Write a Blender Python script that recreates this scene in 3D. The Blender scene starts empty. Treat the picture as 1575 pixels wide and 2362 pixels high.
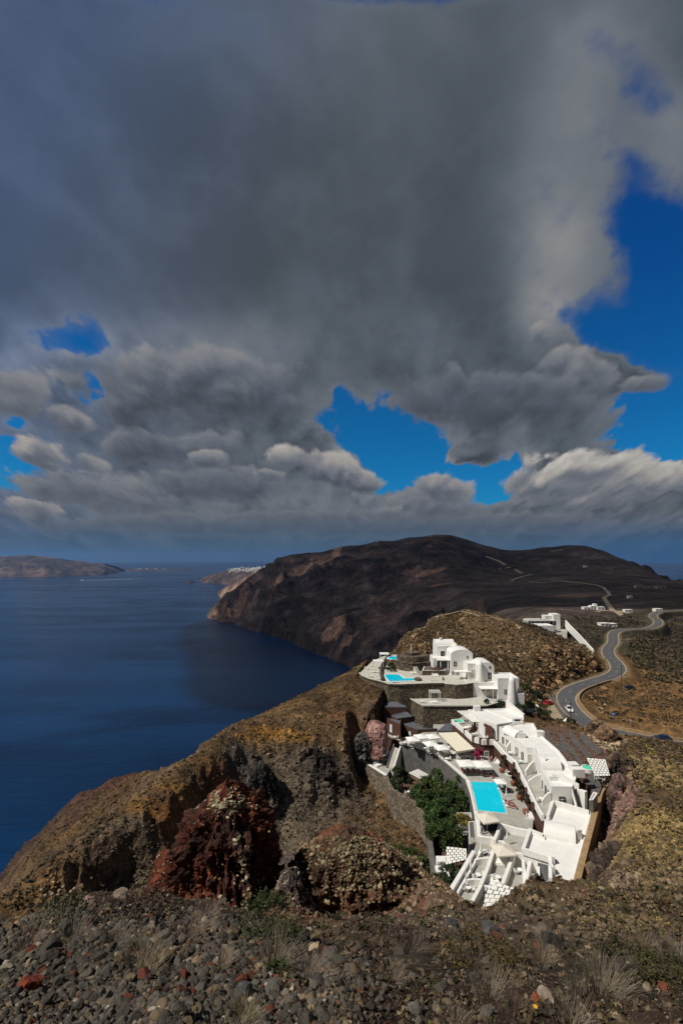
import bpy, bmesh, math, random
import numpy as np
from mathutils import Vector, Matrix

# ------------------------------------------------------------------ camera, sun, sky, exposure
SC = bpy.context.scene
COL = SC.collection
F, CX, CY = 1050.0, 787.5, 1283.0          # focal length, principal column, horizon row (photo pixels)
SEA = -330.0
cam_d = bpy.data.cameras.new("camera")
cam = bpy.data.objects.new("camera", cam_d)
COL.objects.link(cam)
cam.location = (0, 0, 0)
cam.rotation_euler = (math.radians(90), 0, 0)
cam_d.sensor_fit = 'VERTICAL'
cam_d.sensor_height = 36.0
cam_d.lens = F / 2362.0 * 36.0
cam_d.shift_y = (CY - 1181.0) / 2362.0
cam_d.clip_start = 0.1
cam_d.clip_end = 200000
SC.camera = cam

SUN_EL, SUN_AZ = math.radians(52), math.radians(250)     # azimuth clockwise from +Y (the view direction)
sun_dir = Vector((math.sin(SUN_AZ) * math.cos(SUN_EL), math.cos(SUN_AZ) * math.cos(SUN_EL), math.sin(SUN_EL)))
sd = bpy.data.lights.new("sun", 'SUN')
sd.energy = 4.3
sd.angle = math.radians(0.5)
sd.color = (1.0, 0.955, 0.88)
sun = bpy.data.objects.new("sun", sd)
COL.objects.link(sun)
sun.rotation_euler = (-sun_dir).to_track_quat('-Z', 'Y').to_euler()

SC.view_settings.view_transform = 'Standard'
SC.view_settings.look = 'None'
SC.view_settings.exposure = 0.0
SC.view_settings.gamma = 1.0
SC.render.engine = 'CYCLES'
SC.cycles.max_bounces = 6
SC.cycles.volume_bounces = 0
SC.cycles.transparent_max_bounces = 6
SC.cycles.sample_clamp_indirect = 4.0


class NT:
    """Terse node building: sockets in, sockets out."""
    def __init__(s, tree):
        s.t = tree

    def n(s, typ, **kw):
        nd = s.t.nodes.new(typ)
        for k, v in kw.items():
            setattr(nd, k, v)
        return nd

    def put(s, sock, v):
        if isinstance(v, bpy.types.NodeSocket):
            s.t.links.new(v, sock)
        elif v is not None:
            if hasattr(sock.default_value, '__len__') and not hasattr(v, '__len__'):
                v = [v] * len(sock.default_value)
            if hasattr(sock.default_value, '__len__') and len(sock.default_value) == 4 and len(v) == 3:
                v = tuple(v) + (1.0,)
            sock.default_value = v

    def m(s, op, a, b=None, c=None, clamp=False):
        nd = s.n('ShaderNodeMath', operation=op, use_clamp=clamp)
        s.put(nd.inputs[0], a)
        s.put(nd.inputs[1], b)
        s.put(nd.inputs[2], c)
        return nd.outputs[0]

    def v(s, op, a, b=None):
        nd = s.n('ShaderNodeVectorMath', operation=op)
        s.put(nd.inputs[0], a)
        s.put(nd.inputs[1], b)
        return nd.outputs['Value'] if op in ('DOT_PRODUCT', 'LENGTH', 'DISTANCE') else nd.outputs['Vector']

    def mix(s, fac, a, b, blend='MIX'):
        nd = s.n('ShaderNodeMix', data_type='RGBA', blend_type=blend)
        s.put(nd.inputs[0], fac)
        s.put(nd.inputs[6], a)
        s.put(nd.inputs[7], b)
        return nd.outputs[2]

    def noise(s, vec, scale, detail=4, rough=0.55, dist=0.0, lac=2.0):
        nd = s.n('ShaderNodeTexNoise')
        s.put(nd.inputs['Vector'], vec)
        nd.inputs['Scale'].default_value = scale
        nd.inputs['Detail'].default_value = detail
        nd.inputs['Roughness'].default_value = rough
        nd.inputs['Lacunarity'].default_value = lac
        nd.inputs['Distortion'].default_value = dist
        return nd

    def ramp(s, fac, stops, interp='LINEAR'):
        nd = s.n('ShaderNodeValToRGB')
        nd.color_ramp.interpolation = interp
        els = nd.color_ramp.elements
        while len(els) < len(stops):
            els.new(0.5)
        for e, (p, c) in zip(els, stops):
            e.position = p
            e.color = (c, c, c, 1) if not hasattr(c, '__len__') else (tuple(c) + (1,))[:4]
        s.put(nd.inputs[0], fac)
        return nd.outputs[0]

    def rng(s, v, a, b, c=0.0, d=1.0, smooth=True):
        nd = s.n('ShaderNodeMapRange', interpolation_type='SMOOTHSTEP' if smooth else 'LINEAR')
        s.put(nd.inputs[0], v)
        for i, x in enumerate((a, b, c, d)):
            nd.inputs[i + 1].default_value = x
        return nd.outputs[0]


def build_world():
    w = bpy.data.worlds.new("World")
    SC.world = w
    w.use_nodes = True
    t = NT(w.node_tree)
    w.node_tree.nodes.clear()
    sky = t.n('ShaderNodeTexSky', sky_type='NISHITA')
    sky.sun_disc = False
    sky.sun_elevation = SUN_EL
    sky.sun_rotation = SUN_AZ
    sky.altitude = 330
    sky.dust_density = 0.6
    sky.ozone_density = 3.0
    # a direction becomes a point of a plane standing ten units before the viewer's island: X to the east, Y downwards
    d = t.n('ShaderNodeTexCoord').outputs['Generated']
    sp = t.n('ShaderNodeSeparateXYZ')
    t.put(sp.inputs[0], d)
    dx, dy, dz = sp.outputs
    den = t.m('MAXIMUM', dy, 0.08)
    X = t.m('MULTIPLY_ADD', t.m('DIVIDE', dx, den), 10.5, 7.875)
    Y = t.m('MULTIPLY_ADD', t.m('DIVIDE', dz, den), -10.5, 12.83)
    cb = t.n('ShaderNodeCombineXYZ')
    t.put(cb.inputs[0], X)
    t.put(cb.inputs[1], Y)
    P0 = cb.outputs[0]
    # clouds get smaller and flatter towards the horizon
    elev = t.m('MAXIMUM', t.m('SUBTRACT', 12.9, Y), 0.0)
    k = t.m('DIVIDE', 1.0, t.m('MULTIPLY_ADD', elev, 0.16, 0.55))
    cq = t.n('ShaderNodeCombineXYZ')
    t.put(cq.inputs[0], t.m('MULTIPLY', t.m('SUBTRACT', X, 7.875), t.m('POWER', k, 0.8)))
    t.put(cq.inputs[1], t.m('MULTIPLY', t.m('LOGARITHM', t.m('MULTIPLY_ADD', elev, 0.16, 0.55), 2.718), 6.2))
    Q = cq.outputs[0]
    w1 = t.noise(Q, 0.55, 6, 0.55)
    w2 = t.noise(Q, 1.9, 5, 0.6)
    warp = t.v('ADD', t.v('MULTIPLY', t.v('SUBTRACT', w1.outputs['Color'], (.5, .5, .5)), (2.2, 1.6, 0)),
               t.v('MULTIPLY', t.v('SUBTRACT', w2.outputs['Color'], (.5, .5, .5)), (0.75, 0.6, 0)))
    Pw = t.v('ADD', P0, warp)
    Pl = t.v('ADD', P0, t.v('MULTIPLY', warp, (0.5, 0.5, 0)))

    def field(src, blobs):
        acc = 0.0
        for (cx, cy, rx, ry, rot, st) in blobs:
            mp = t.n('ShaderNodeMapping', vector_type='TEXTURE')
            t.put(mp.inputs[0], src)
            mp.inputs['Location'].default_value = (cx, cy, 0)
            mp.inputs['Rotation'].default_value = (0, 0, math.radians(rot))
            mp.inputs['Scale'].default_value = (rx, ry, 1)
            q = t.v('DOT_PRODUCT', mp.outputs[0], mp.outputs[0])
            acc = t.m('MULTIPLY_ADD', t.m('POWER', 0.42, q), st, acc)
        return acc
    holes = field(Pw, SKY_HOLES)
    light = field(Pl, SKY_LIGHT)
    def billow(vec, octs):
        acc, s_, a_ = 0.0, 0.5, 0.62
        for o in range(octs):
            n = t.noise(vec, s_, 0.6, 0.4).outputs['Fac']
            d_ = t.m('MULTIPLY_ADD', n, 2.0, -1.0)
            soft = t.m('SUBTRACT', t.m('SQRT', t.m('MULTIPLY_ADD', d_, d_, 0.012)), 0.11)
            acc = t.m('MULTIPLY_ADD', soft, a_ * 1.9, acc)
            s_, a_ = s_ * 2.05, a_ * 0.52
        return acc                                       # about 0.1 .. 0.9, rounded heaps with soft creases between
    Qw = t.v('ADD', Q, t.v('MULTIPLY', t.v('SUBTRACT', w2.outputs['Color'], (.5, .5, .5)), (0.35, 0.3, 0)))
    b1 = billow(Qw, 5)
    b2 = billow(t.v('ADD', Qw, (-0.10, 0.19, 0.0)), 5)
    fb = t.noise(Q, 0.8, 6, 0.55).outputs['Fac']
    big = t.noise(Q, 0.33, 4, 0.5).outputs['Fac']
    low = t.rng(Y, 5.5, 9.5)                              # the heaped clouds stand low, the sheet hangs high
    lump = t.m('MULTIPLY_ADD', t.m('SUBTRACT', b1, 0.38), 1.0, t.m('MULTIPLY', t.m('SUBTRACT', fb, 0.5), 1.5))
    cov = t.m('SUBTRACT', t.m('ADD', lump, 1.0), holes)
    cover_hi = t.rng(cov, -0.35, 0.62)
    cover_lo = t.rng(cov, 0.22, 0.55)
    cm = t.n('ShaderNodeMix', data_type='FLOAT')
    t.put(cm.inputs[0], low)
    t.put(cm.inputs[2], cover_hi)
    t.put(cm.inputs[3], cover_lo)
    cover = cm.outputs[0]
    thin = t.rng(cov, 1.15, 0.35)                         # thin edges let the light through
    relief = t.m('SUBTRACT', b1, b2)                      # upper sides face the sun
    amp = t.m('MULTIPLY_ADD', low, 0.75, 0.025)
    lum = t.m('ADD', t.m('MULTIPLY', light, t.m('MULTIPLY_ADD', t.m('SUBTRACT', fb, 0.5), 1.6, 1.0)), 0.074)
    lum = t.m('MULTIPLY', lum, t.m('MULTIPLY_ADD', t.m('SUBTRACT', big, 0.5), 0.35, 1.0))
    lum = t.m('MULTIPLY', lum, t.m('MINIMUM', t.m('MAXIMUM', t.m('MULTIPLY_ADD', relief, t.m('MULTIPLY', amp, 1.9), 1.0), 0.6), 1.8))
    lum = t.m('MULTIPLY', lum, t.m('MULTIPLY_ADD', t.m('SUBTRACT', b1, 0.38), t.m('MULTIPLY', amp, 0.5), 1.0))
    lum = t.m('MULTIPLY_ADD', thin, t.m('MULTIPLY_ADD', low, 0.05, 0.03), lum)
    lum = t.m('MAXIMUM', lum, 0.048)
    warmth = t.rng(lum, 0.07, 0.34)
    tint = t.mix(warmth, (0.83, 1.0, 1.22), (1.05, 1.0, 0.94))
    bluish = t.mix(t.rng(t.m('ADD', X, t.m('MULTIPLY', Y, 0.45)), 10.5, 1.0), tint, t.v('MULTIPLY', tint, (0.80, 0.98, 1.42)))
    sc = t.n('ShaderNodeVectorMath', operation='SCALE')
    t.put(sc.inputs[0], bluish)
    t.put(sc.inputs['Scale'], lum)
    blue = t.v('MULTIPLY', sky.outputs[0], (0.004, 0.040, 0.088))   # a deep, polarised blue at strength 0.1
    blue = t.mix(t.rng(Y, 4.0, 11.0), t.v('MULTIPLY', blue, (0.8, 0.9, 0.9)), t.v('MULTIPLY', blue, (1.0, 1.15, 0.85)))
    full = t.mix(cover, blue, sc.outputs[0])
    # single heaped clouds, far to near: sunlit heads, grey feet
    nb = t.m('MULTIPLY_ADD', t.m('SUBTRACT', b1, 0.38), 0.80, t.m('MULTIPLY', t.m('SUBTRACT', fb, 0.5), 0.85))
    Ph = t.v('ADD', P0, t.v('MULTIPLY', warp, (0.26, 0.24, 0)))
    for (cx, cy, rx, ry, rot, foot, head) in SKY_HEAPS:
        mp = t.n('ShaderNodeMapping', vector_type='TEXTURE')
        t.put(mp.inputs[0], Ph)
        mp.inputs['Location'].default_value = (cx, cy, 0)
        mp.inputs['Rotation'].default_value = (0, 0, math.radians(rot))
        mp.inputs['Scale'].default_value = (rx, ry, 1)
        loc = mp.outputs[0]
        fall = t.m('POWER', 0.42, t.v('DOT_PRODUCT', loc, loc))
        dens = t.m('ADD', fall, nb)
        al = t.rng(dens, 0.34, 0.60)
        s3 = t.n('ShaderNodeSeparateXYZ')
        t.put(s3.inputs[0], loc)
        up = t.m('MULTIPLY_ADD', s3.outputs[1], -0.62, t.m('MULTIPLY', relief, 1.15))
        up = t.m('ADD', up, t.m('MULTIPLY', t.m('SUBTRACT', fb, 0.5), 0.55))
        sh = t.rng(up, -0.55, 0.95)
        edge = t.m('MULTIPLY', t.rng(dens, 0.75, 0.42), 0.035)
        lm = t.m('ADD', t.m('MULTIPLY_ADD', sh, head * 1.05 - foot * 1.12, foot * 1.12), edge)
        cl = t.mix(t.rng(lm, 0.07, 0.34), (0.86, 0.99, 1.24), (1.06, 1.0, 0.94))
        s4 = t.n('ShaderNodeVectorMath', operation='SCALE')
        t.put(s4.inputs[0], cl)
        t.put(s4.inputs['Scale'], lm)
        full = t.mix(al, full, s4.outputs[0])
    hz = t.mix(t.m('MULTIPLY', t.rng(Y, 11.7, 12.85), 0.78), full, t.mix(t.rng(X, 11.5, 15.5), (0.058, 0.125, 0.215), (0.030, 0.120, 0.270)))
    bg = t.n('ShaderNodeBackground')
    t.put(bg.inputs[0], hz)
    bg.inputs[1].default_value = 1.0
    out = t.n('ShaderNodeOutputWorld')
    w.node_tree.links.new(bg.outputs[0], out.inputs[0])
    w.cycles.sampling_method = 'MANUAL'
    w.cycles.sample_map_resolution = 512


# gaps in the cloud and brighter cloud, as (x, y, half width, half height, turn, strength)
SKY_HOLES = [
    (14.2, 1.1, 0.75, 0.7, 0, 0.75), (15.3, 2.2, 0.6, 0.7, 0, 0.75), (14.3, 3.7, 0.55, 0.4, 20, 0.55),
    (15.0, 5.0, 1.1, 0.9, 0, 1.15), (15.2, 6.2, 1.2, 1.1, 0, 1.2), (14.9, 7.4, 1.15, 0.75, -8, 1.3),
    (13.75, 7.55, 0.75, 0.35, 20, 0.8), (15.6, 8.7, 0.8, 1.2, 0, 1.0), (15.2, 9.8, 0.9, 0.65, 0, 1.2),
    (14.6, 10.3, 0.7, 0.3, 0, 0.7), (9.0, 10.15, 1.5, 0.6, 14, 1.3), (11.0, 10.75, 1.8, 0.45, 6, 1.25), (8.2, 9.7, 0.5, 0.3, 0, 0.6),
    (7.72, 9.15, 0.24, 0.26, 0, 0.7), (9.6, 11.2, 1.6, 0.28, 4, 0.6), (1.6, 7.8, 0.62, 0.5, 0, 1.15), (1.75, 9.0, 0.25, 0.3, 0, 0.75),
    (2.1, 9.45, 0.22, 0.2, 0, 0.6), (0.2, 10.75, 0.6, 0.42, 0, 1.0), (0.45, 9.8, 0.35, 0.2, 0, 0.6), (7.5, -0.2, 3.8, 0.25, 0, 0.9),
    (11.05, 10.4, 0.34, 0.22, 0, -1.1), (14.9, 8.75, 0.5, 0.28, -10, -1.0), (13.7, 8.3, 1.1, 0.5, 12, -0.6),
    (14.0, 10.9, 2.2, 0.5, 0, -0.6), (7.0, 10.5, 0.9, 0.4, 0, -0.7), (13.9, 5.6, 0.5, 0.8, 0, -0.4)]
SKY_LIGHT = [
    (4.6, 7.9, 2.3, 0.75, 0, 0.07), (2.4, 8.4, 0.8, 0.8, 0, 0.05), (13.2, 3.2, 1.1, 2.6, 12, 0.115), (13.0, 5.9, 1.1, 1.1, 0, 0.11),
    (12.6, 7.3, 0.7, 0.6, 0, 0.10), (15.4, 3.2, 0.8, 1.2, 0, 0.08), (14.6, 0.2, 1.3, 1.0, 0, 0.03), (0.3, 8.6, 0.8, 0.9, 0, 0.08), (1.0, 4.0, 2.5, 4.0, 0, 0.02),
    (8.0, 0.6, 4.5, 1.4, 0, 0.035), (7.5, 11.6, 7.0, 0.6, 0, 0.05), (7.5, 10.4, 7.0, 0.6, 0, 0.02)]
SKY_HEAPS = [
    (7.6, 12.1, 9.0, 0.38, 0, 0.085, 0.15), (14.0, 11.15, 2.6, 0.75, -4, 0.105, 0.40), (9.9, 11.65, 1.9, 0.42, 0, 0.095, 0.22), (2.2, 11.3, 2.6, 0.62, 4, 0.085, 0.24),
    (10.3, 11.3, 0.9, 0.36, 10, 0.10, 0.30), (12.1, 11.15, 0.8, 0.40, -12, 0.11, 0.38), (13.4, 10.75, 1.0, 0.52, -10, 0.13, 0.56), (15.4, 11.0, 0.9, 0.50, 0, 0.12, 0.46),
    (5.0, 11.2, 2.3, 0.5, 0, 0.075, 0.17), (0.8, 11.75, 1.0, 0.35, 5, 0.09, 0.32), (8.8, 11.85, 0.9, 0.24, 0, 0.09, 0.22), (1.0, 10.45, 1.0, 0.50, 14, 0.09, 0.44), (2.1, 10.65, 0.6, 0.30, 20, 0.08, 0.34),
    (8.4, 11.1, 0.65, 0.28, 14, 0.08, 0.34), (6.6, 10.55, 0.8, 0.42, -6, 0.09, 0.46), (7.4, 10.75, 1.0, 0.45, 16, 0.065, 0.34), (6.2, 11.0, 0.5, 0.22, 0, 0.08, 0.30), (4.1, 10.35, 2.2, 0.5, 0, 0.066, 0.18), (4.7, 10.6, 0.55, 0.26, 0, 0.08, 0.26),
    (0.3, 9.1, 1.0, 0.8, 0, 0.085, 0.24), (1.6, 9.7, 0.8, 0.35, 20, 0.08, 0.26), (4.4, 8.85, 3.0, 1.05, 0, 0.058, 0.215), (12.5, 7.75, 0.5, 0.55, 0, 0.085, 0.30), (14.8, 8.85, 0.75, 0.34, -8, 0.075, 0.24), (13.4, 8.5, 1.25, 0.72, 14, 0.075, 0.25), (11.3, 9.25, 2.8, 0.85, 4, 0.056, 0.140)]
build_world()

# ------------------------------------------------------------------ helpers


def P(px, py, D):
    """the point D metres ahead that a sight line leaves through photo pixel (px, py)"""
    return Vector(((px - CX) / F * D, D, -(py - CY) / F * D))


def G(px, py, z):
    """where that sight line meets the level z: (x, y)"""
    D = z * F / -(py - CY)
    return ((px - CX) / F * D, D)


ZO = {1: (820, 1440, 3.92), 2: (1000, 1600, 3.92), 3: (1000, 1820, 3.92), 4: (1175, 1360, 3.92), 5: (820, 1640, 5.227), 6: (1200, 1680, 4.181)}


def q(k, x, y):
    a, b, s = ZO[k]
    return (a + x / s, b + y / s)


def g(k, x, y, z):
    return G(*q(k, x, y), z)


def gl(k, pts, z):
    return [g(k, x, y, z) for x, y in pts]


def hash01(ix, iy, iz, seed):
    h = (ix.astype(np.uint32) * np.uint32(374761393) + iy.astype(np.uint32) * np.uint32(668265263)
         + iz.astype(np.uint32) * np.uint32(2147483647) + np.uint32(seed * 2654435 + 97))
    h = (h ^ (h >> np.uint32(13))) * np.uint32(1274126177)
    h = (h ^ (h >> np.uint32(15))) * np.uint32(2246822519)
    h = h ^ (h >> np.uint32(16))
    return h.astype(np.float32) * np.float32(2.0 / 4294967295.0) - np.float32(1.0)


def vnoise(x, y, z, seed=0):
    """value noise in -1..1 on arrays"""
    x = np.asarray(x, np.float32) + 5000.3
    y = np.asarray(y, np.float32) + 5000.7
    z = np.asarray(z, np.float32) + 5000.1
    x0, y0, z0 = np.floor(x), np.floor(y), np.floor(z)
    fx, fy, fz = x - x0, y - y0, z - z0
    fx, fy, fz = (f * f * f * (f * (f * 6 - 15) + 10) for f in (fx, fy, fz))
    ix, iy, iz = x0.astype(np.int64), y0.astype(np.int64), z0.astype(np.int64)
    out = 0.0
    for a in (0, 1):
        wa = fx if a else 1 - fx
        for b in (0, 1):
            wb = fy if b else 1 - fy
            for c in (0, 1):
                out = out + wa * wb * (fz if c else 1 - fz) * hash01(ix + a, iy + b, iz + c, seed)
    return out


def fbm(x, y, z, wl, octaves, gain=0.5, seed=0, ridged=False):
    out, a = 0.0, 1.0
    for o in range(octaves):
        n = vnoise(x / wl, y / wl, z / wl, seed + o * 17)
        out = out + a * ((1 - 2 * np.abs(n)) if ridged else n)
        wl, a = wl * 0.5, a * gain
    return out


class MB:
    """collects polygons, then links them as ONE mesh object"""
    def __init__(s):
        s.v, s.f = [], []

    def add(s, vs, fs):
        o = len(s.v)
        s.v += [tuple(p) for p in vs]
        s.f += [tuple(i + o for i in f) for f in fs]
        return s

    def box(s, c, size, rz=0.0, tilt=0.0):
        hx, hy, hz = (d / 2 for d in size)
        R = Matrix.Rotation(rz, 3, 'Z') @ Matrix.Rotation(tilt, 3, 'X')
        vs = [Vector(c) + R @ Vector((sx * hx, sy * hy, sz * hz)) for sz in (-1, 1) for sx, sy in ((-1, -1), (1, -1), (1, 1), (-1, 1))]
        return s.add(vs, [(3, 2, 1, 0), (4, 5, 6, 7), (0, 1, 5, 4), (1, 2, 6, 5), (2, 3, 7, 6), (3, 0, 4, 7)])

    def prism(s, pts, z0, z1, top=True, bottom=False):
        n = len(pts)
        a = sum(pts[i][0] * pts[(i + 1) % n][1] - pts[(i + 1) % n][0] * pts[i][1] for i in range(n))
        if a < 0:
            pts = pts[::-1]
        zz = z1 if hasattr(z1, '__len__') else [z1] * n
        z0s = z0 if hasattr(z0, '__len__') else [z0] * n
        if a < 0:
            zz, z0s = list(zz)[::-1], list(z0s)[::-1]
        vs = [(x, y, z) for (x, y), z in zip(pts, z0s)] + [(x, y, z) for (x, y), z in zip(pts, zz)]
        fs = [(i, (i + 1) % n, n + (i + 1) % n, n + i) for i in range(n)]
        if top:
            fs.append(tuple(range(n, 2 * n)))
        if bottom:
            fs.append(tuple(range(n))[::-1])
        return s.add(vs, fs)

    def rail(s, pts, z0, h, t, closed=False, side=0.0):
        """a wall of thickness t along a line of points; z0 and h may vary per point; side shifts it sideways (in thicknesses)"""
        n = len(pts)
        zs = z0 if hasattr(z0, '__len__') else [z0] * n
        hs = h if hasattr(h, '__len__') else [h] * n
        L, R = [], []
        for i in range(n):
            p = Vector(pts[i]).to_2d()
            a = Vector(pts[i - 1]).to_2d() if (i > 0 or closed) else None
            b = Vector(pts[(i + 1) % n]).to_2d() if (i < n - 1 or closed) else None
            d1 = (p - a).normalized() if a is not None else None
            d2 = (b - p).normalized() if b is not None else None
            d1, d2 = d1 or d2, d2 or d1
            n1, n2 = Vector((-d1.y, d1.x)), Vector((-d2.y, d2.x))
            m = n1 + n2
            m = m / max(0.35, m.length_squared / 2) if m.length > 1e-4 else n1
            L.append(p + m * t * (0.5 + side))
            R.append(p + m * t * (-0.5 + side))
        vs = []
        for i in range(n):
            vs += [(R[i].x, R[i].y, zs[i]), (L[i].x, L[i].y, zs[i]), (L[i].x, L[i].y, zs[i] + hs[i]), (R[i].x, R[i].y, zs[i] + hs[i])]
        fs = []
        for i in range(n if closed else n - 1):
            a, b = 4 * i, 4 * ((i + 1) % n)
            fs += [(a, b, b + 3, a + 3), (b + 1, a + 1, a + 2, b + 2), (a + 3, b + 3, b + 2, a + 2), (a + 1, b + 1, b, a)]
        if not closed:
            fs += [(0, 3, 2, 1), (4 * n - 4, 4 * n - 3, 4 * n - 2, 4 * n - 1)]
        return s.add(vs, fs)

    def tube(s, a, b, r0, r1=None, n=8, cap=True):
        a, b = Vector(a), Vector(b)
        r1 = r0 if r1 is None else r1
        d = (b - a).normalized()
        u = d.orthogonal().normalized()
        w = d.cross(u)
        vs = [a + (u * math.cos(2 * math.pi * i / n) + w * math.sin(2 * math.pi * i / n)) * r0 for i in range(n)]
        vs += [b + (u * math.cos(2 * math.pi * i / n) + w * math.sin(2 * math.pi * i / n)) * r1 for i in range(n)]
        fs = [(i, (i + 1) % n, n + (i + 1) % n, n + i) for i in range(n)]
        if cap:
            fs += [tuple(range(n, 2 * n)), tuple(range(n))[::-1]]
        return s.add(vs, fs)

    def lathe(s, c, prof, n=16):
        c = Vector(c)
        vs, fs = [], []
        for r, z in prof:
            vs += [c + Vector((r * math.cos(2 * math.pi * i / n), r * math.sin(2 * math.pi * i / n), z)) for i in range(n)]
        for k in range(len(prof) - 1):
            fs += [(k * n + i, k * n + (i + 1) % n, (k + 1) * n + (i + 1) % n, (k + 1) * n + i) for i in range(n)]
        fs += [tuple(range((len(prof) - 1) * n, len(prof) * n)), tuple(range(n))[::-1]]
        return s.add(vs, fs)

    def vault(s, a, b, w, h, z, n=12, base=0.0):
        """a barrel vault from a to b (xy), width w, rise h, springing at z, on side walls of height base"""
        a, b = Vector(a), Vector(b)
        d = (b - a).normalized()
        r = Vector((-d.y, d.x))
        prof = [(w / 2, -base)] + [(w / 2 * math.cos(math.pi * i / n), h * math.sin(math.pi * i / n)) for i in range(n + 1)] + [(-w / 2, -base)]
        m = len(prof)
        vs = [(e.x + r.x * u, e.y + r.y * u, z + k) for e in (a, b) for u, k in prof]
        fs = [(i, i + 1, m + i + 1, m + i) for i in range(m - 1)] + [tuple(range(m))[::-1], tuple(range(m, 2 * m))]
        return s.add(vs, fs)

    def build(s, name, mat, parent=None, smooth=False):
        me = bpy.data.meshes.new(name)
        off = world_loc(parent)
        me.from_pydata([(p[0] - off[0], p[1] - off[1], p[2] - off[2]) for p in s.v], [], s.f)
        me.materials.append(mat)
        if smooth:
            me.shade_smooth()
        me.update()
        o = bpy.data.objects.new(name, me)
        o.parent = parent
        COL.objects.link(o)
        return o


def world_loc(o):
    p = Vector((0, 0, 0))
    while o is not None:
        p += Vector(o.location)
        o = o.parent
    return p


def tag(o, label=None, cat=None, group=None, kind=None):
    for k, v in (('label', label), ('category', cat), ('group', group), ('kind', kind)):
        if v:
            o[k] = v
    return o


def thing(name, label, cat, loc=(0, 0, 0), group=None):
    o = bpy.data.objects.new(name, None)
    o.empty_display_size = 0.2
    COL.objects.link(o)
    o.location = loc
    return tag(o, label, cat, group)


def dup(root, loc, rz=0.0, sc=1.0, label=None, group=None):
    def cp(o, par):
        c = o.copy()
        COL.objects.link(c)
        if par is not None:
            c.parent = par
        for ch in KIDS.get(o.name, ()):
            cp(ch, c)
        return c
    if root.name not in KIDS:
        for o in [root] + list(root.children_recursive):
            KIDS[o.name] = list(o.children)
    r = cp(root, None)
    r.location = loc
    r.rotation_euler = (0, 0, rz)
    r.scale = (sc, sc, sc)
    tag(r, label, None, group)
    return r


KIDS = {}


def place(root, used, loc, rz=0.0, sc=1.0, label=None, group=None):
    """the first time moves the prototype itself, then copies it"""
    if not used:
        used.append(1)
        for o in [root] + list(root.children_recursive):
            KIDS[o.name] = list(o.children)
        root.location = loc
        root.rotation_euler = (0, 0, rz)
        root.scale = (sc, sc, sc)
        return tag(root, label, None, group)
    return dup(root, loc, rz, sc, label, group)


def np_mesh(name, V, faces, mat, col=None, smooth=False, parent=None):
    """one mesh object from arrays: V (n,3), faces (m,3 or 4), col (n,3)"""
    me = bpy.data.meshes.new(name)
    V = np.ascontiguousarray(V, np.float32)
    faces = np.ascontiguousarray(faces, np.int32)
    k = faces.shape[1]
    me.vertices.add(len(V))
    me.vertices.foreach_set('co', V.ravel())
    me.loops.add(faces.size)
    me.loops.foreach_set('vertex_index', faces.ravel())
    me.polygons.add(len(faces))
    me.polygons.foreach_set('loop_start', np.arange(0, faces.size, k, dtype=np.int32))
    me.polygons.foreach_set('use_smooth', np.full(len(faces), smooth, bool))
    me.update(calc_edges=True)
    if col is not None:
        ca = me.color_attributes.new('Col', 'FLOAT_COLOR', 'POINT')
        c4 = np.ones((len(V), 4), np.float32)
        c4[:, :3] = col
        ca.data.foreach_set('color', c4.ravel())
    me.materials.append(mat)
    o = bpy.data.objects.new(name, me)
    o.parent = parent
    COL.objects.link(o)
    return o


# ------------------------------------------------------------------ materials
M = {}


def mat(name, col, rough=0.8, var=0.12, scale=3.0, bump=0.0, spec=0.3, stain=None, metal=0.0, attr=False, bscale=None):
    m = bpy.data.materials.new(name)
    m.use_nodes = True
    t = NT(m.node_tree)
    b = m.node_tree.nodes['Principled BSDF']
    b.inputs['Roughness'].default_value = rough
    b.inputs['Specular IOR Level'].default_value = spec
    b.inputs['Metallic'].default_value = metal
    co = t.n('ShaderNodeTexCoord').outputs['Object']
    if attr:
        base = t.n('ShaderNodeAttribute', attribute_name='Col').outputs['Color']
    else:
        rgb = t.n('ShaderNodeRGB')
        rgb.outputs[0].default_value = tuple(col) + (1,)
        base = rgb.outputs[0]
    n1 = t.noise(co, scale, 6, 0.6).outputs['Fac']
    fac = t.rng(n1, 0.3, 0.7, 1 - var, 1 + var)
    sc = t.n('ShaderNodeVectorMath', operation='SCALE')
    t.put(sc.inputs[0], base)
    t.put(sc.inputs['Scale'], fac)
    c = sc.outputs[0]
    if stain:
        n2 = t.noise(co, scale * 0.23, 5, 0.65, 0.6).outputs['Fac']
        c = t.mix(t.rng(n2, 0.5, 0.75, 0, stain[1]), c, stain[0])
    t.put(b.inputs['Base Color'], c)
    if bump:
        bp = t.n('ShaderNodeBump')
        bp.inputs['Strength'].default_value = bump
        bp.inputs['Distance'].default_value = 0.3 / (bscale or scale)
        t.put(bp.inputs['Height'], t.noise(co, bscale or scale, 6, 0.65).outputs['Fac'])
        t.put(b.inputs['Normal'], bp.outputs[0])
    M[name] = m
    return m


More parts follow.
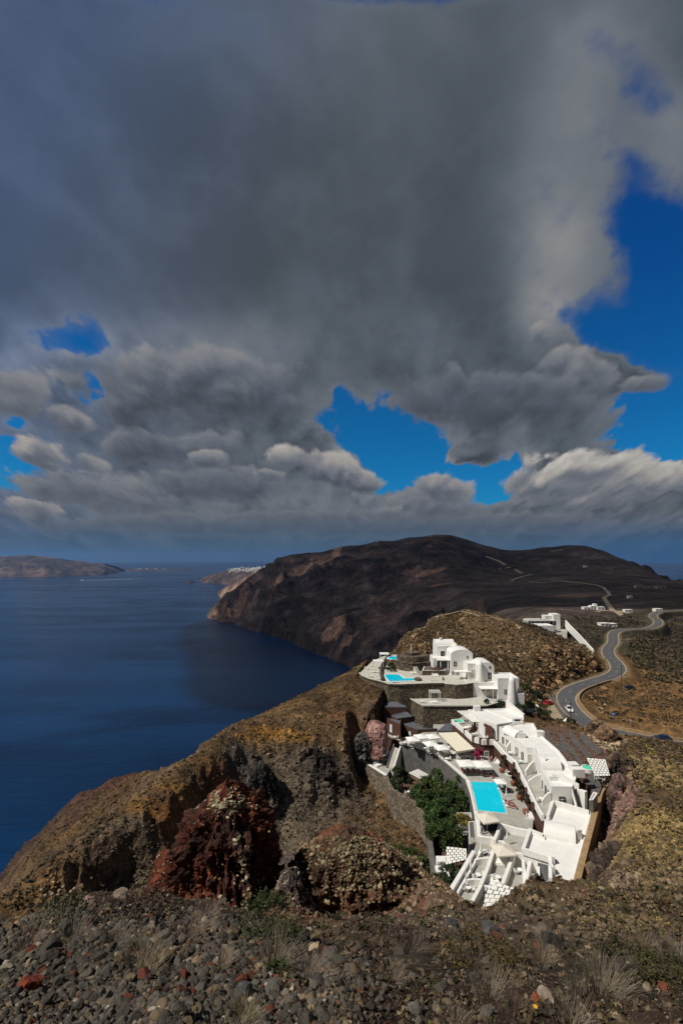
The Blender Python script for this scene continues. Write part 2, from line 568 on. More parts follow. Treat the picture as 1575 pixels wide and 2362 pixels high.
def mat_stone(name, c1, c2, mortar, scale, bump=0.6):
    """a rubble wall: irregular stones of two colours with joints"""
    m = bpy.data.materials.new(name)
    m.use_nodes = True
    t = NT(m.node_tree)
    b = m.node_tree.nodes['Principled BSDF']
    b.inputs['Roughness'].default_value = 0.9
    b.inputs['Specular IOR Level'].default_value = 0.2
    co = t.n('ShaderNodeTexCoord').outputs['Object']
    wob = t.v('ADD', co, t.v('MULTIPLY', t.v('SUBTRACT', t.noise(co, scale * 0.8, 3).outputs['Color'], (.5, .5, .5)), (0.3 / scale,) * 3))
    ed = t.n('ShaderNodeTexVoronoi', feature='DISTANCE_TO_EDGE')
    ce = t.n('ShaderNodeTexVoronoi', feature='F1')
    for v_ in (ed, ce):
        t.put(v_.inputs['Vector'], wob)
        v_.inputs['Scale'].default_value = scale
    sp = t.n('ShaderNodeSeparateColor')
    t.put(sp.inputs[0], ce.outputs['Color'])
    c = t.mix(t.m('POWER', sp.outputs[0], 1.6), c1, c2)
    c = t.mix(t.rng(t.noise(co, scale * 0.12, 5).outputs['Fac'], 0.35, 0.7, 0, 0.45), c, t.v('MULTIPLY', c, (0.6, 0.6, 0.62)))
    j = t.rng(ed.outputs['Distance'], 0.02, 0.12)
    t.put(b.inputs['Base Color'], t.mix(j, mortar, c))
    bp = t.n('ShaderNodeBump')
    bp.inputs['Strength'].default_value = bump
    bp.inputs['Distance'].default_value = 0.12
    t.put(bp.inputs['Height'], j)
    t.put(b.inputs['Normal'], bp.outputs[0])
    M[name] = m
    return m


def mat_ground(name, scales, var=0.35, bump=0.6, bscale=8.0, speck=None):
    """ground whose colours lie in its own colour attribute, broken up at several scales"""
    m = bpy.data.materials.new(name)
    m.use_nodes = True
    t = NT(m.node_tree)
    b = m.node_tree.nodes['Principled BSDF']
    b.inputs['Roughness'].default_value = 0.95
    b.inputs['Specular IOR Level'].default_value = 0.12
    co = t.n('ShaderNodeTexCoord').outputs['Object']
    c = t.n('ShaderNodeAttribute', attribute_name='Col').outputs['Color']
    for i, s_ in enumerate(scales):
        n = t.noise(co, s_, 5, 0.65).outputs['Fac']
        sc = t.n('ShaderNodeVectorMath', operation='SCALE')
        t.put(sc.inputs[0], c)
        t.put(sc.inputs['Scale'], t.rng(n, 0.3, 0.7, 1 - var, 1 + var))
        c = sc.outputs[0]
    if speck:
        for (s_, lo, hi, colr, amt) in speck:
            n = t.noise(co, s_, 3, 0.6).outputs['Fac']
            c = t.mix(t.rng(n, lo, hi, 0, amt), c, colr)
    t.put(b.inputs['Base Color'], c)
    bp = t.n('ShaderNodeBump')
    bp.inputs['Strength'].default_value = bump
    bp.inputs['Distance'].default_value = 0.5 / bscale
    t.put(bp.inputs['Height'], t.noise(co, bscale, 8, 0.7).outputs['Fac'])
    t.put(b.inputs['Normal'], bp.outputs[0])
    M[name] = m
    return m


mat('white_plaster', (0.76, 0.74, 0.695), 0.75, 0.05, 0.9, 0.12, stain=((0.62, 0.60, 0.56), 0.35), bscale=6)
mat('cream_cloth', (0.74, 0.68, 0.53), 0.9, 0.06, 2.0)
mat('white_cloth', (0.80, 0.78, 0.72), 0.9, 0.05, 3.0)
mat('brown_plaster', (0.085, 0.038, 0.026), 0.85, 0.25, 1.2, 0.2, stain=((0.14, 0.07, 0.045), 0.4))
mat('grey_roof', (0.10, 0.105, 0.115), 0.85, 0.18, 1.0)
mat('paving', (0.36, 0.345, 0.30), 0.85, 0.12, 0.8, 0.1, stain=((0.25, 0.235, 0.20), 0.5))
mat('pale_paving', (0.50, 0.475, 0.41), 0.85, 0.1, 0.7, stain=((0.40, 0.37, 0.31), 0.5))
mat('ochre_plaster', (0.31, 0.205, 0.105), 0.9, 0.2, 1.5, 0.2, stain=((0.55, 0.40, 0.22), 0.5))
mat('grey_wall', (0.115, 0.108, 0.10), 0.9, 0.25, 0.9, 0.35, stain=((0.19, 0.175, 0.15), 0.5), bscale=5)
mat_stone('stone_wall', (0.055, 0.045, 0.035), (0.30, 0.235, 0.15), (0.085, 0.068, 0.05), 2.3)
mat_stone('pale_stone_wall', (0.10, 0.08, 0.06), (0.36, 0.29, 0.20), (0.13, 0.105, 0.08), 2.1)
mat('pool_water', (0.0, 0.56, 0.72), 0.08, 0.07, 1.2, 0.12, spec=0.5, bscale=4)
mat('dark_glass', (0.012, 0.016, 0.02), 0.12, 0.1, 2.0, spec=0.6)
mat('window_frame', (0.035, 0.04, 0.045), 0.5, 0.1)
mat('white_paint', (0.78, 0.78, 0.75), 0.5, 0.05)
mat('dark_metal', (0.03, 0.03, 0.032), 0.5, 0.1)
mat('wood', (0.16, 0.085, 0.04), 0.75, 0.3, 4)
mat('pole_wood', (0.075, 0.05, 0.035), 0.85, 0.3, 3)
mat('red_cushion', (0.24, 0.065, 0.05), 0.9, 0.25, 5)
mat('pale_cushion', (0.66, 0.60, 0.50), 0.9, 0.1, 5)
mat('terracotta', (0.24, 0.085, 0.045), 0.8, 0.2, 4)
mat('asphalt', (0.088, 0.086, 0.088), 0.9, 0.16, 0.5, 0.2, stain=((0.13, 0.125, 0.115), 0.5), bscale=8)
mat('dust', (0.30, 0.235, 0.155), 0.95, 0.2, 0.6, 0.2)
mat('road_paint', (0.30, 0.29, 0.27), 0.8, 0.25, 2)
mat('foliage', (0, 0, 0), 0.7, 0.25, 1.5, spec=0.25, attr=True)
mat('rock', (0, 0, 0), 0.95, 0.35, 9.0, 0.5, spec=0.15, attr=True, bscale=30)
mat('scree', (0, 0, 0), 0.95, 0.3, 2.0, spec=0.15, attr=True)
mat('bark', (0.06, 0.04, 0.028), 0.9, 0.3, 4, 0.4)
mat('dry_stalk', (0.30, 0.225, 0.145), 0.9, 0.3, 14)
mat('magenta_flower', (0.38, 0.02, 0.10), 0.8, 0.3, 5)
mat('skin', (0.42, 0.22, 0.15), 0.6, 0.05, 8)
mat('lilac_shirt', (0.52, 0.46, 0.62), 0.9, 0.05, 8)
mat('black_cloth', (0.015, 0.015, 0.018), 0.9, 0.1, 8)
mat('brown_soil', (0.115, 0.065, 0.042), 0.95, 0.35, 1.2, 0.5, bscale=5)
mat('grey_gravel', (0.135, 0.135, 0.135), 0.95, 0.25, 2.5, 0.3, bscale=9)
mat('path_gravel', (0.098, 0.094, 0.09), 0.95, 0.35, 2.0, 0.4, stain=((0.11, 0.075, 0.055), 0.8), bscale=7)
mat('blue_sign', (0.03, 0.14, 0.42), 0.5, 0.05)
mat('pink_sign', (0.5, 0.10, 0.14), 0.5, 0.05)
mat('jade_water', (0.10, 0.62, 0.42), 0.1, 0.05, 2)
mat('foam', (0.75, 0.79, 0.80), 0.9, 0.2, 0.02)
mc = bpy.data.materials.new('shade_cloud_grey')      # half clear, so the added unseen cloud only dims the sun
mc.use_nodes = True
t_ = NT(mc.node_tree)
tr_n, mx_n = t_.n('ShaderNodeBsdfTransparent'), t_.n('ShaderNodeMixShader')
mx_n.inputs[0].default_value = 0.5
mc.node_tree.links.new(tr_n.outputs[0], mx_n.inputs[1])
mc.node_tree.links.new(mc.node_tree.nodes['Principled BSDF'].outputs[0], mx_n.inputs[2])
mc.node_tree.nodes['Principled BSDF'].inputs['Base Color'].default_value = (.5, .52, .55, 1)
mc.node_tree.nodes['Principled BSDF'].inputs['Roughness'].default_value = 1
mc.node_tree.links.new(mx_n.outputs[0], mc.node_tree.nodes['Material Output'].inputs[0])
M['shade_cloud_grey'] = mc
for nm, c in (('white', (0.75, 0.74, 0.72)), ('red', (0.45, 0.018, 0.012)), ('black', (0.012, 0.012, 0.016)), ('navy', (0.012, 0.022, 0.06)), ('silver', (0.35, 0.36, 0.38))):
    mat('paint_' + nm, c, 0.25, 0.03, 2, spec=0.55)
mat('rubber', (0.02, 0.02, 0.02), 0.9, 0.1)
mat('red_lamp', (0.35, 0.01, 0.01), 0.3, 0.05)

# ------------------------------------------------------------------ sea
def build_sea():
    m = bpy.data.materials.new('sea_water')
    m.use_nodes = True
    t = NT(m.node_tree)
    b = m.node_tree.nodes['Principled BSDF']
    co = t.n('ShaderNodeTexCoord').outputs['Object']
    big = t.noise(t.v('MULTIPLY', co, (0.0011, 0.003, 1)), 1.0, 5, 0.6, 0.8).outputs['Fac']
    b.inputs['Base Color'].default_value = (0.002, 0.015, 0.05, 1)
    t.put(b.inputs['Base Color'], t.mix(t.rng(big, 0.35, 0.65), (0.0004, 0.014, 0.047), (0.0006, 0.029, 0.094)))
    b.inputs['Roughness'].default_value = 0.22
    t.put(b.inputs['Roughness'], t.rng(big, 0.3, 0.7, 0.30, 0.16))
    b.inputs['IOR'].default_value = 1.33
    b.inputs['Specular IOR Level'].default_value = 0.3
    bp = t.n('ShaderNodeBump')
    bp.inputs['Strength'].default_value = 0.55
    bp.inputs['Distance'].default_value = 3.0
    w1 = t.noise(t.v('MULTIPLY', co, (0.02, 0.05, 1)), 1.0, 7, 0.65).outputs['Fac']
    w2 = t.noise(t.v('MULTIPLY', co, (0.10, 0.24, 1)), 1.0, 4, 0.6).outputs['Fac']
    t.put(bp.inputs['Height'], t.m('ADD', w1, t.m('MULTIPLY', w2, 0.35)))
    t.put(b.inputs['Normal'], bp.outputs[0])
    R = 26000.0
    n = 64
    vs = [(0, 0, SEA)] + [(R * math.cos(2 * math.pi * i / n), R * math.sin(2 * math.pi * i / n), SEA) for i in range(n)]
    mb = MB().add(vs, [(0, 1 + i, 1 + (i + 1) % n) for i in range(n)])
    tag(mb.build('sea', m), kind='structure')


build_sea()


class RBF:
    """elevation angle tan(e) as a smooth function of bearing and log distance, through known points"""
    def __init__(s, pts, ax=400.0, c=0.03):
        s.ax, s.c = ax, c
        p = np.array(pts, float)
        s.x = np.stack([p[:, 0] / ax, np.log(p[:, 2])], 1)
        y = -(p[:, 1] - CY) / F
        n = len(p)
        K = np.sqrt(((s.x[:, None] - s.x[None]) ** 2).sum(2) + c * c)
        A = np.zeros((n + 3, n + 3))
        A[:n, :n] = K + np.eye(n) * 1e-4
        A[:n, n] = A[n, :n] = 1
        A[:n, n + 1:] = s.x
        A[n + 1:, :n] = s.x.T
        s.w = np.linalg.solve(A, np.concatenate([y, np.zeros(3)]))

    def __call__(s, px, D):
        sh = px.shape
        X = np.stack([px.ravel() / s.ax, np.log(D.ravel())], 1)
        out = np.empty(len(X))
        for i in range(0, len(X), 20000):
            x = X[i:i + 20000]
            K = np.sqrt(((x[:, None] - s.x[None]) ** 2).sum(2) + s.c ** 2)
            out[i:i + 20000] = K @ s.w[:-3] + s.w[-3] + x @ s.w[-2:]
        return out.reshape(sh)


def upsample(a, ni, nj, fi, fj):
    """bilinear lookup of coarse array a at fractional row/column positions fi, fj"""
    i0 = np.clip(fi.astype(int), 0, a.shape[0] - 2)
    j0 = np.clip(fj.astype(int), 0, a.shape[1] - 2)
    u, v = (fi - i0)[:, None], (fj - j0)[None]
    A = a[i0][:, j0]
    return (A * (1 - u) * (1 - v) + a[i0 + 1][:, j0] * u * (1 - v) + a[i0][:, j0 + 1] * (1 - u) * v + a[i0 + 1][:, j0 + 1] * u * v)


def grid_faces(nr, nc):
    i = np.arange(nr - 1)[:, None] * nc + np.arange(nc - 1)[None]
    return np.stack([i, i + 1, i + nc + 1, i + nc], -1).reshape(-1, 4)


def zone_tint(X, Y, C, zones, nz):
    for (px, py, D, r, c, st) in zones:
        p = P(px, py, D)
        rx, ry = r if hasattr(r, '__len__') else (r, r)
        d = np.sqrt(((X - p.x) / rx) ** 2 + ((Y - p.y) / ry) ** 2)
        a = np.clip((1.15 - d + nz * 0.45) / 0.5, 0, 1) * st
        C = C * (1 - a[..., None]) + np.array(c) * a[..., None]
    return C


# ------------------------------------------------------------------ the far mountain
def build_mountain():
    W = [(300, 1425, 3000), (475, 1425, 2440), (520, 1436, 2265), (560, 1447, 2113), (640, 1470, 1853), (700, 1495, 1634), (760, 1520, 1462), (800, 1537, 1364), (880, 1570, 1207), (950, 1600, 1093)]
    pts = []
    for (x, y, D) in W[1:]:
        pts += [(x, y + 3, D), (x, y + 60, D * 0.9), (x, y + 150, D * 0.75)]
    ridge = [(477, 1421, 2520), (490, 1400, 2600), (510, 1382, 2600), (530, 1370, 2600), (560, 1344, 2650), (600, 1316, 2650), (640, 1292, 2650), (670, 1281, 2600), (710, 1276, 2550),
             (760, 1269, 2520), (800, 1259, 2500), (870, 1248, 2450), (940, 1240, 2400), (1000, 1233, 2400), (1040, 1234, 2450), (1080, 1245, 2500), (1130, 1261, 2600),
             (1190, 1270, 2700), (1250, 1263, 2700), (1310, 1258, 2600), (1350, 1259, 2500), (1400, 1274, 2400), (1450, 1297, 2200), (1490, 1318, 2000), (1530, 1339, 1800), (1575, 1349, 1600), (1700, 1356, 1500), (2000, 1370, 1400)]
    for (x, y, D) in ridge:
        pts += [(x, y, D), (x, y + 45, D * 1.2), (x, y + 75, D * 1.5)]
    pts += [(400, 1480, 2700), (420, 1500, 2300), (400, 1560, 1800), (300, 1600, 2500), (300, 1700, 1300)]
    pts += [(600, 1385, 2250), (700, 1400, 2000), (700, 1330, 2300), (800, 1440, 1620), (800, 1350, 2050), (900, 1500, 1260), (900, 1420, 1550), (900, 1330, 1950), (1000, 1480, 1080), (1000, 1400, 1350), (1000, 1310, 1900),
            (560, 1400, 2350), (620, 1340, 2450), (1100, 1410, 950), (1100, 1360, 1400), (1100, 1310, 2000), (1200, 1400, 800), (1200, 1345, 1600), (1200, 1305, 2150), (1300, 1400, 680), (1300, 1345, 1400), (1300, 1300, 2100),
            (1400, 1400, 640), (1400, 1360, 1050), (1400, 1320, 1800), (1500, 1400, 600), (1500, 1372, 900), (1575, 1405, 560), (1575, 1372, 900), (1700, 1410, 560), (2000, 1420, 560),
            (1000, 1560, 700), (1100, 1480, 560), (1200, 1450, 500), (1300, 1440, 440), (1400, 1465, 420), (1500, 1450, 420), (1700, 1470, 420), (2000, 1480, 420), (900, 1860, 600), (800, 1850, 700), (400, 1900, 700), (500, 1980, 560), (380, 1760, 1000), (450, 2180, 430), (700, 2180, 430), (600, 1960, 600), (850, 2100, 450), (1000, 1800, 520), (1000, 1950, 440), (650, 1700, 1000), (500, 1680, 1050)]
    f = RBF(pts)
    pxs, Ds = np.linspace(380, 1850, 620), np.exp(np.linspace(math.log(430), math.log(3700), 620))
    cp, cD = np.linspace(380, 1850, 150), np.exp(np.linspace(math.log(430), math.log(3700), 150))
    cs = f(np.tile(cp, (150, 1)), np.tile(cD[:, None], (1, 150)))
    s = upsample(cs, 0, 0, np.linspace(0, 149, 620), np.linspace(0, 149, 620))
    Y = np.tile(Ds[:, None], (1, 620))
    X = (pxs[None] - CX) / F * Y
    Z = s * Y
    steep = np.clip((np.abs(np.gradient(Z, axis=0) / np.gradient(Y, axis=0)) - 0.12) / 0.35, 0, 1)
    n = fbm(X, Y, Z * 0.5, 420, 7, 0.5, 3, ridged=True)
    n2 = fbm(X, Y, Z * 0.0, 130, 5, 0.55, 31)
    gully = fbm(X + 0.55 * Y + n2 * 18, Y * 0.12, Z * 0.25, 95, 5, 0.55, 57, ridged=True)
    fade = np.clip((-Z) / 120 + 0.28, 0.15, 1)
    Z = Z + (n - 0.25) * 46 * steep * fade + n2 * 3.5 * np.clip(Y / 1500, 0.2, 1) * (0.25 + fade) * 0.8 + (gully - 0.1) * 40 * steep * fade
    Z = np.where(s * Y < SEA - 4, np.minimum(Z, SEA - 4), Z)
    nz = fbm(X, Y, Z, 260, 6, 0.6, 71)
    nz2 = fbm(X, Y, Z, 60, 5, 0.6, 77)
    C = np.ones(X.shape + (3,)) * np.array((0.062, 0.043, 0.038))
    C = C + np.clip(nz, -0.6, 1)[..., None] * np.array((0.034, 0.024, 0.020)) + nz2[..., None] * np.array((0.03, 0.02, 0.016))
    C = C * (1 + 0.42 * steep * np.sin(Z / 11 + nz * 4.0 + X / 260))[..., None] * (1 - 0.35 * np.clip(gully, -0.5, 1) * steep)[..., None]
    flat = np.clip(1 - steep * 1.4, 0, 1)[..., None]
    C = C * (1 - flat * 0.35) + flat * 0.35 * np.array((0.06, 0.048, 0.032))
    T, T2 = (0.42, 0.25, 0.16), (0.23, 0.135, 0.092)  # pale tuff tones, with sunlit patches of the slope painted in
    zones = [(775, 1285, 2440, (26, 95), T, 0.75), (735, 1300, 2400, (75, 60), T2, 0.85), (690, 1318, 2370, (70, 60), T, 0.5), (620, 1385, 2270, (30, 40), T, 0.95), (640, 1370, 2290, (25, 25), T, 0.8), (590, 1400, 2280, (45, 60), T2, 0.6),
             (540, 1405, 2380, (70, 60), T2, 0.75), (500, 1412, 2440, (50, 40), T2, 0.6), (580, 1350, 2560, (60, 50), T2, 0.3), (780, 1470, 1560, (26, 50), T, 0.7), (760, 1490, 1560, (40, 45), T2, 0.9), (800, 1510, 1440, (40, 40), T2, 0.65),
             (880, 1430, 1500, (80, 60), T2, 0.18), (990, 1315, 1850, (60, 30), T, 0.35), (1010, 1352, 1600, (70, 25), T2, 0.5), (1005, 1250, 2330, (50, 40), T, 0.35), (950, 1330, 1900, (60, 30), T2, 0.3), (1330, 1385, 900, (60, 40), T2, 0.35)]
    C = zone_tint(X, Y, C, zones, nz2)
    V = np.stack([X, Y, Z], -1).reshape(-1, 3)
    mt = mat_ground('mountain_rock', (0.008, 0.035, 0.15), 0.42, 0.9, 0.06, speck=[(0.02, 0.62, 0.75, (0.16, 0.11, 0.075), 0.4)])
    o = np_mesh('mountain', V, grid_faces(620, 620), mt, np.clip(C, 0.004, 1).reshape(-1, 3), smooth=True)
    tag(o, kind='structure')
    return pxs, Ds, Z, X, Y


MT = build_mountain()


def on_mountain(px, py):
    pxs, Ds, Z, X, Y = MT
    j = int(np.argmin(np.abs(pxs - px)))
    pp = CY - Z[:, j] / Ds * F
    k = np.nonzero(pp <= py)[0]
    k = int(k[0]) if len(k) else len(Ds) - 1
    return Vector((X[k, j], Y[k, j], Z[k, j]))


# pale field walls and tracks on the mountain's shoulder: thin ribbons laid on the ground
def ribbon_on(hit, pts, w, h, name, m, label=None, cat=None, kind=None, group=None):
    ps = [hit(x, y) for x, y in pts]
    mb = MB().rail([(p.x, p.y) for p in ps], [p.z - 1.5 for p in ps], [h + 1.5] * len(ps), w)
    return tag(mb.build(name, m), label, cat, group, kind)


# ------------------------------------------------------------------ islands and capes far off
def far_land(name, prof, depth, cols, seed, rough=0.10, kind='structure', label=None, cat=None):
    """prof: (px, row of the skyline, row of the waterline, distance or None); a steep shore and a longer back slope"""
    pr = np.array([(a, b, c) for a, b, c in prof], float)
    n, k = 260, 40
    px = np.linspace(pr[0, 0], pr[-1, 0], n)
    top, base = np.interp(px, pr[:, 0], pr[:, 1]), np.interp(px, pr[:, 0], pr[:, 2])
    D0 = -SEA * F / (base - CY)
    t = np.linspace(0, 1.6, k)[:, None]
    Y = D0[None] + depth * t
    zt = -(top - CY) / F * (D0 + depth)
    hgt = zt - SEA
    shape = np.where(t <= 1, t ** 0.8, 1 - ((t - 1) / 0.6) ** 2 * 1.3)
    Z = SEA - 6 + (hgt[None] + 6) * shape
    X = (px[None] - CX) / F * np.where(t <= 1, Y, D0[None] + depth)
    X = X + 0 * Y
    r = fbm(X, Y, Z, depth * 0.5, 6, 0.55, seed, ridged=True)
    edge = np.clip(t * 4, 0, 1) * np.clip(np.abs(1 - t) * 2.2, 0.06, 1)
    Z = Z + (r - 0.2) * hgt[None] * rough * edge
    nz = fbm(X, Y, Z, depth * 0.3, 5, 0.6, seed + 5)
    C = np.array(cols[0]) + np.clip(nz[..., None] + 0.2, 0, 1) * (np.array(cols[1]) - np.array(cols[0]))
    o = np_mesh(name, np.stack([X, Y, Z], -1).reshape(-1, 3), grid_faces(k, n), M['mountain_rock'], np.clip(C, 0.004, 1).reshape(-1, 3), True)
    tag(o, label, cat, kind=kind)
    return px, X, Y, Z


DK, BR = (0.055, 0.045, 0.045), (0.13, 0.09, 0.075)
far_land('island', [(-700, 1296, 1334), (-400, 1278, 1333), (-100, 1277, 1332), (0, 1284, 1331), (30, 1282, 1331), (62, 1280, 1331), (78, 1281, 1331), (100, 1284, 1331), (150, 1290, 1330), (200, 1297, 1328), (240, 1300, 1326), (262, 1306, 1323), (285, 1317, 1319)], 900, (DK, BR), 11)
far_land('island', [(255, 1318, 1318.8), (300, 1312.5, 1317.5), (340, 1313, 1317.3), (400, 1312.8, 1317), (440, 1314, 1316.8), (470, 1316.4, 1316.6)], 500, (DK, BR), 12)
OIA = far_land('cape', [(458, 1343, 1343.5), (468, 1332, 1344), (490, 1324, 1346), (515, 1318, 1348), (530, 1313, 1349), (560, 1310, 1350), (600, 1309, 1352), (620, 1308, 1353), (700, 1296, 1358)], 420, (DK, (0.10, 0.07, 0.06)), 13)
far_land('cape', [(500, 1372, 1373), (506, 1364, 1377), (520, 1354, 1383), (540, 1344, 1389), (570, 1328, 1396), (600, 1314, 1403), (620, 1311, 1408), (700, 1300, 1420)], 260, ((0.10, 0.07, 0.055), (0.24, 0.155, 0.11)), 14)
far_land('islet', [(428, 1343, 1344), (432, 1339, 1344), (438, 1336.5, 1344.3), (441, 1338.5, 1344.3), (446, 1339.5, 1344.3), (450, 1343.5, 1344)], 60, (DK, DK), 15)


# ------------------------------------------------------------------ the near ground: our own hill, the ravine, the ridge with the hotel, the valley with the road
ROAD = [(2000, 1775, 118, 0), (1800, 1752, 121, 0), (1700, 1736, 123, 0), (1640, 1727, 124, 0), (1575, 1718, 125.5, 0), (1507, 1706, 128, 0), (1430, 1690, 132, 0), (1375, 1676, 136, 0), (1338, 1655, 142, 0), (1312, 1628, 153, 0), (1305, 1606, 164, 0), (1322, 1587, 175, 0),
        (1362, 1572, 186, 0), (1405, 1559, 197, 0), (1424, 1545, 209, 0), (1420, 1529, 224, 0), (1404, 1511, 244, 0), (1402, 1496, 263, 0), (1413, 1481, 285, 0), (1413, 1465, 311, 0), (1421, 1455, 331, 0),
        (1450, 1450, 345, 0), (1495, 1448, 356, 0), (1515, 1440, 380, 0), (1516, 1430, 412, 0), (1505, 1421, 440, 0), (1512, 1413, 470, 0), (1530, 1409, 495, 0), (1580, 1406, 520, 0)]


def spline(pts, step=2.0):
    """Catmull-Rom through 3-D points"""
    out = []
    for i in range(len(pts) - 1):
        a, b, c, d = pts[max(0, i - 1)], pts[i], pts[i + 1], pts[min(len(pts) - 1, i + 2)]
        n = max(2, int((c - b).length / step))
        for k in range(n):
            t = k / n
            out.append(0.5 * ((2 * b) + (c - a) * t + (2 * a - 5 * b + 4 * c - d) * t * t + (3 * b - a - 3 * c + d) * t ** 3))
    return out + [pts[-1]]


ROAD3 = spline([P(x, y, D) for x, y, D, _ in ROAD])

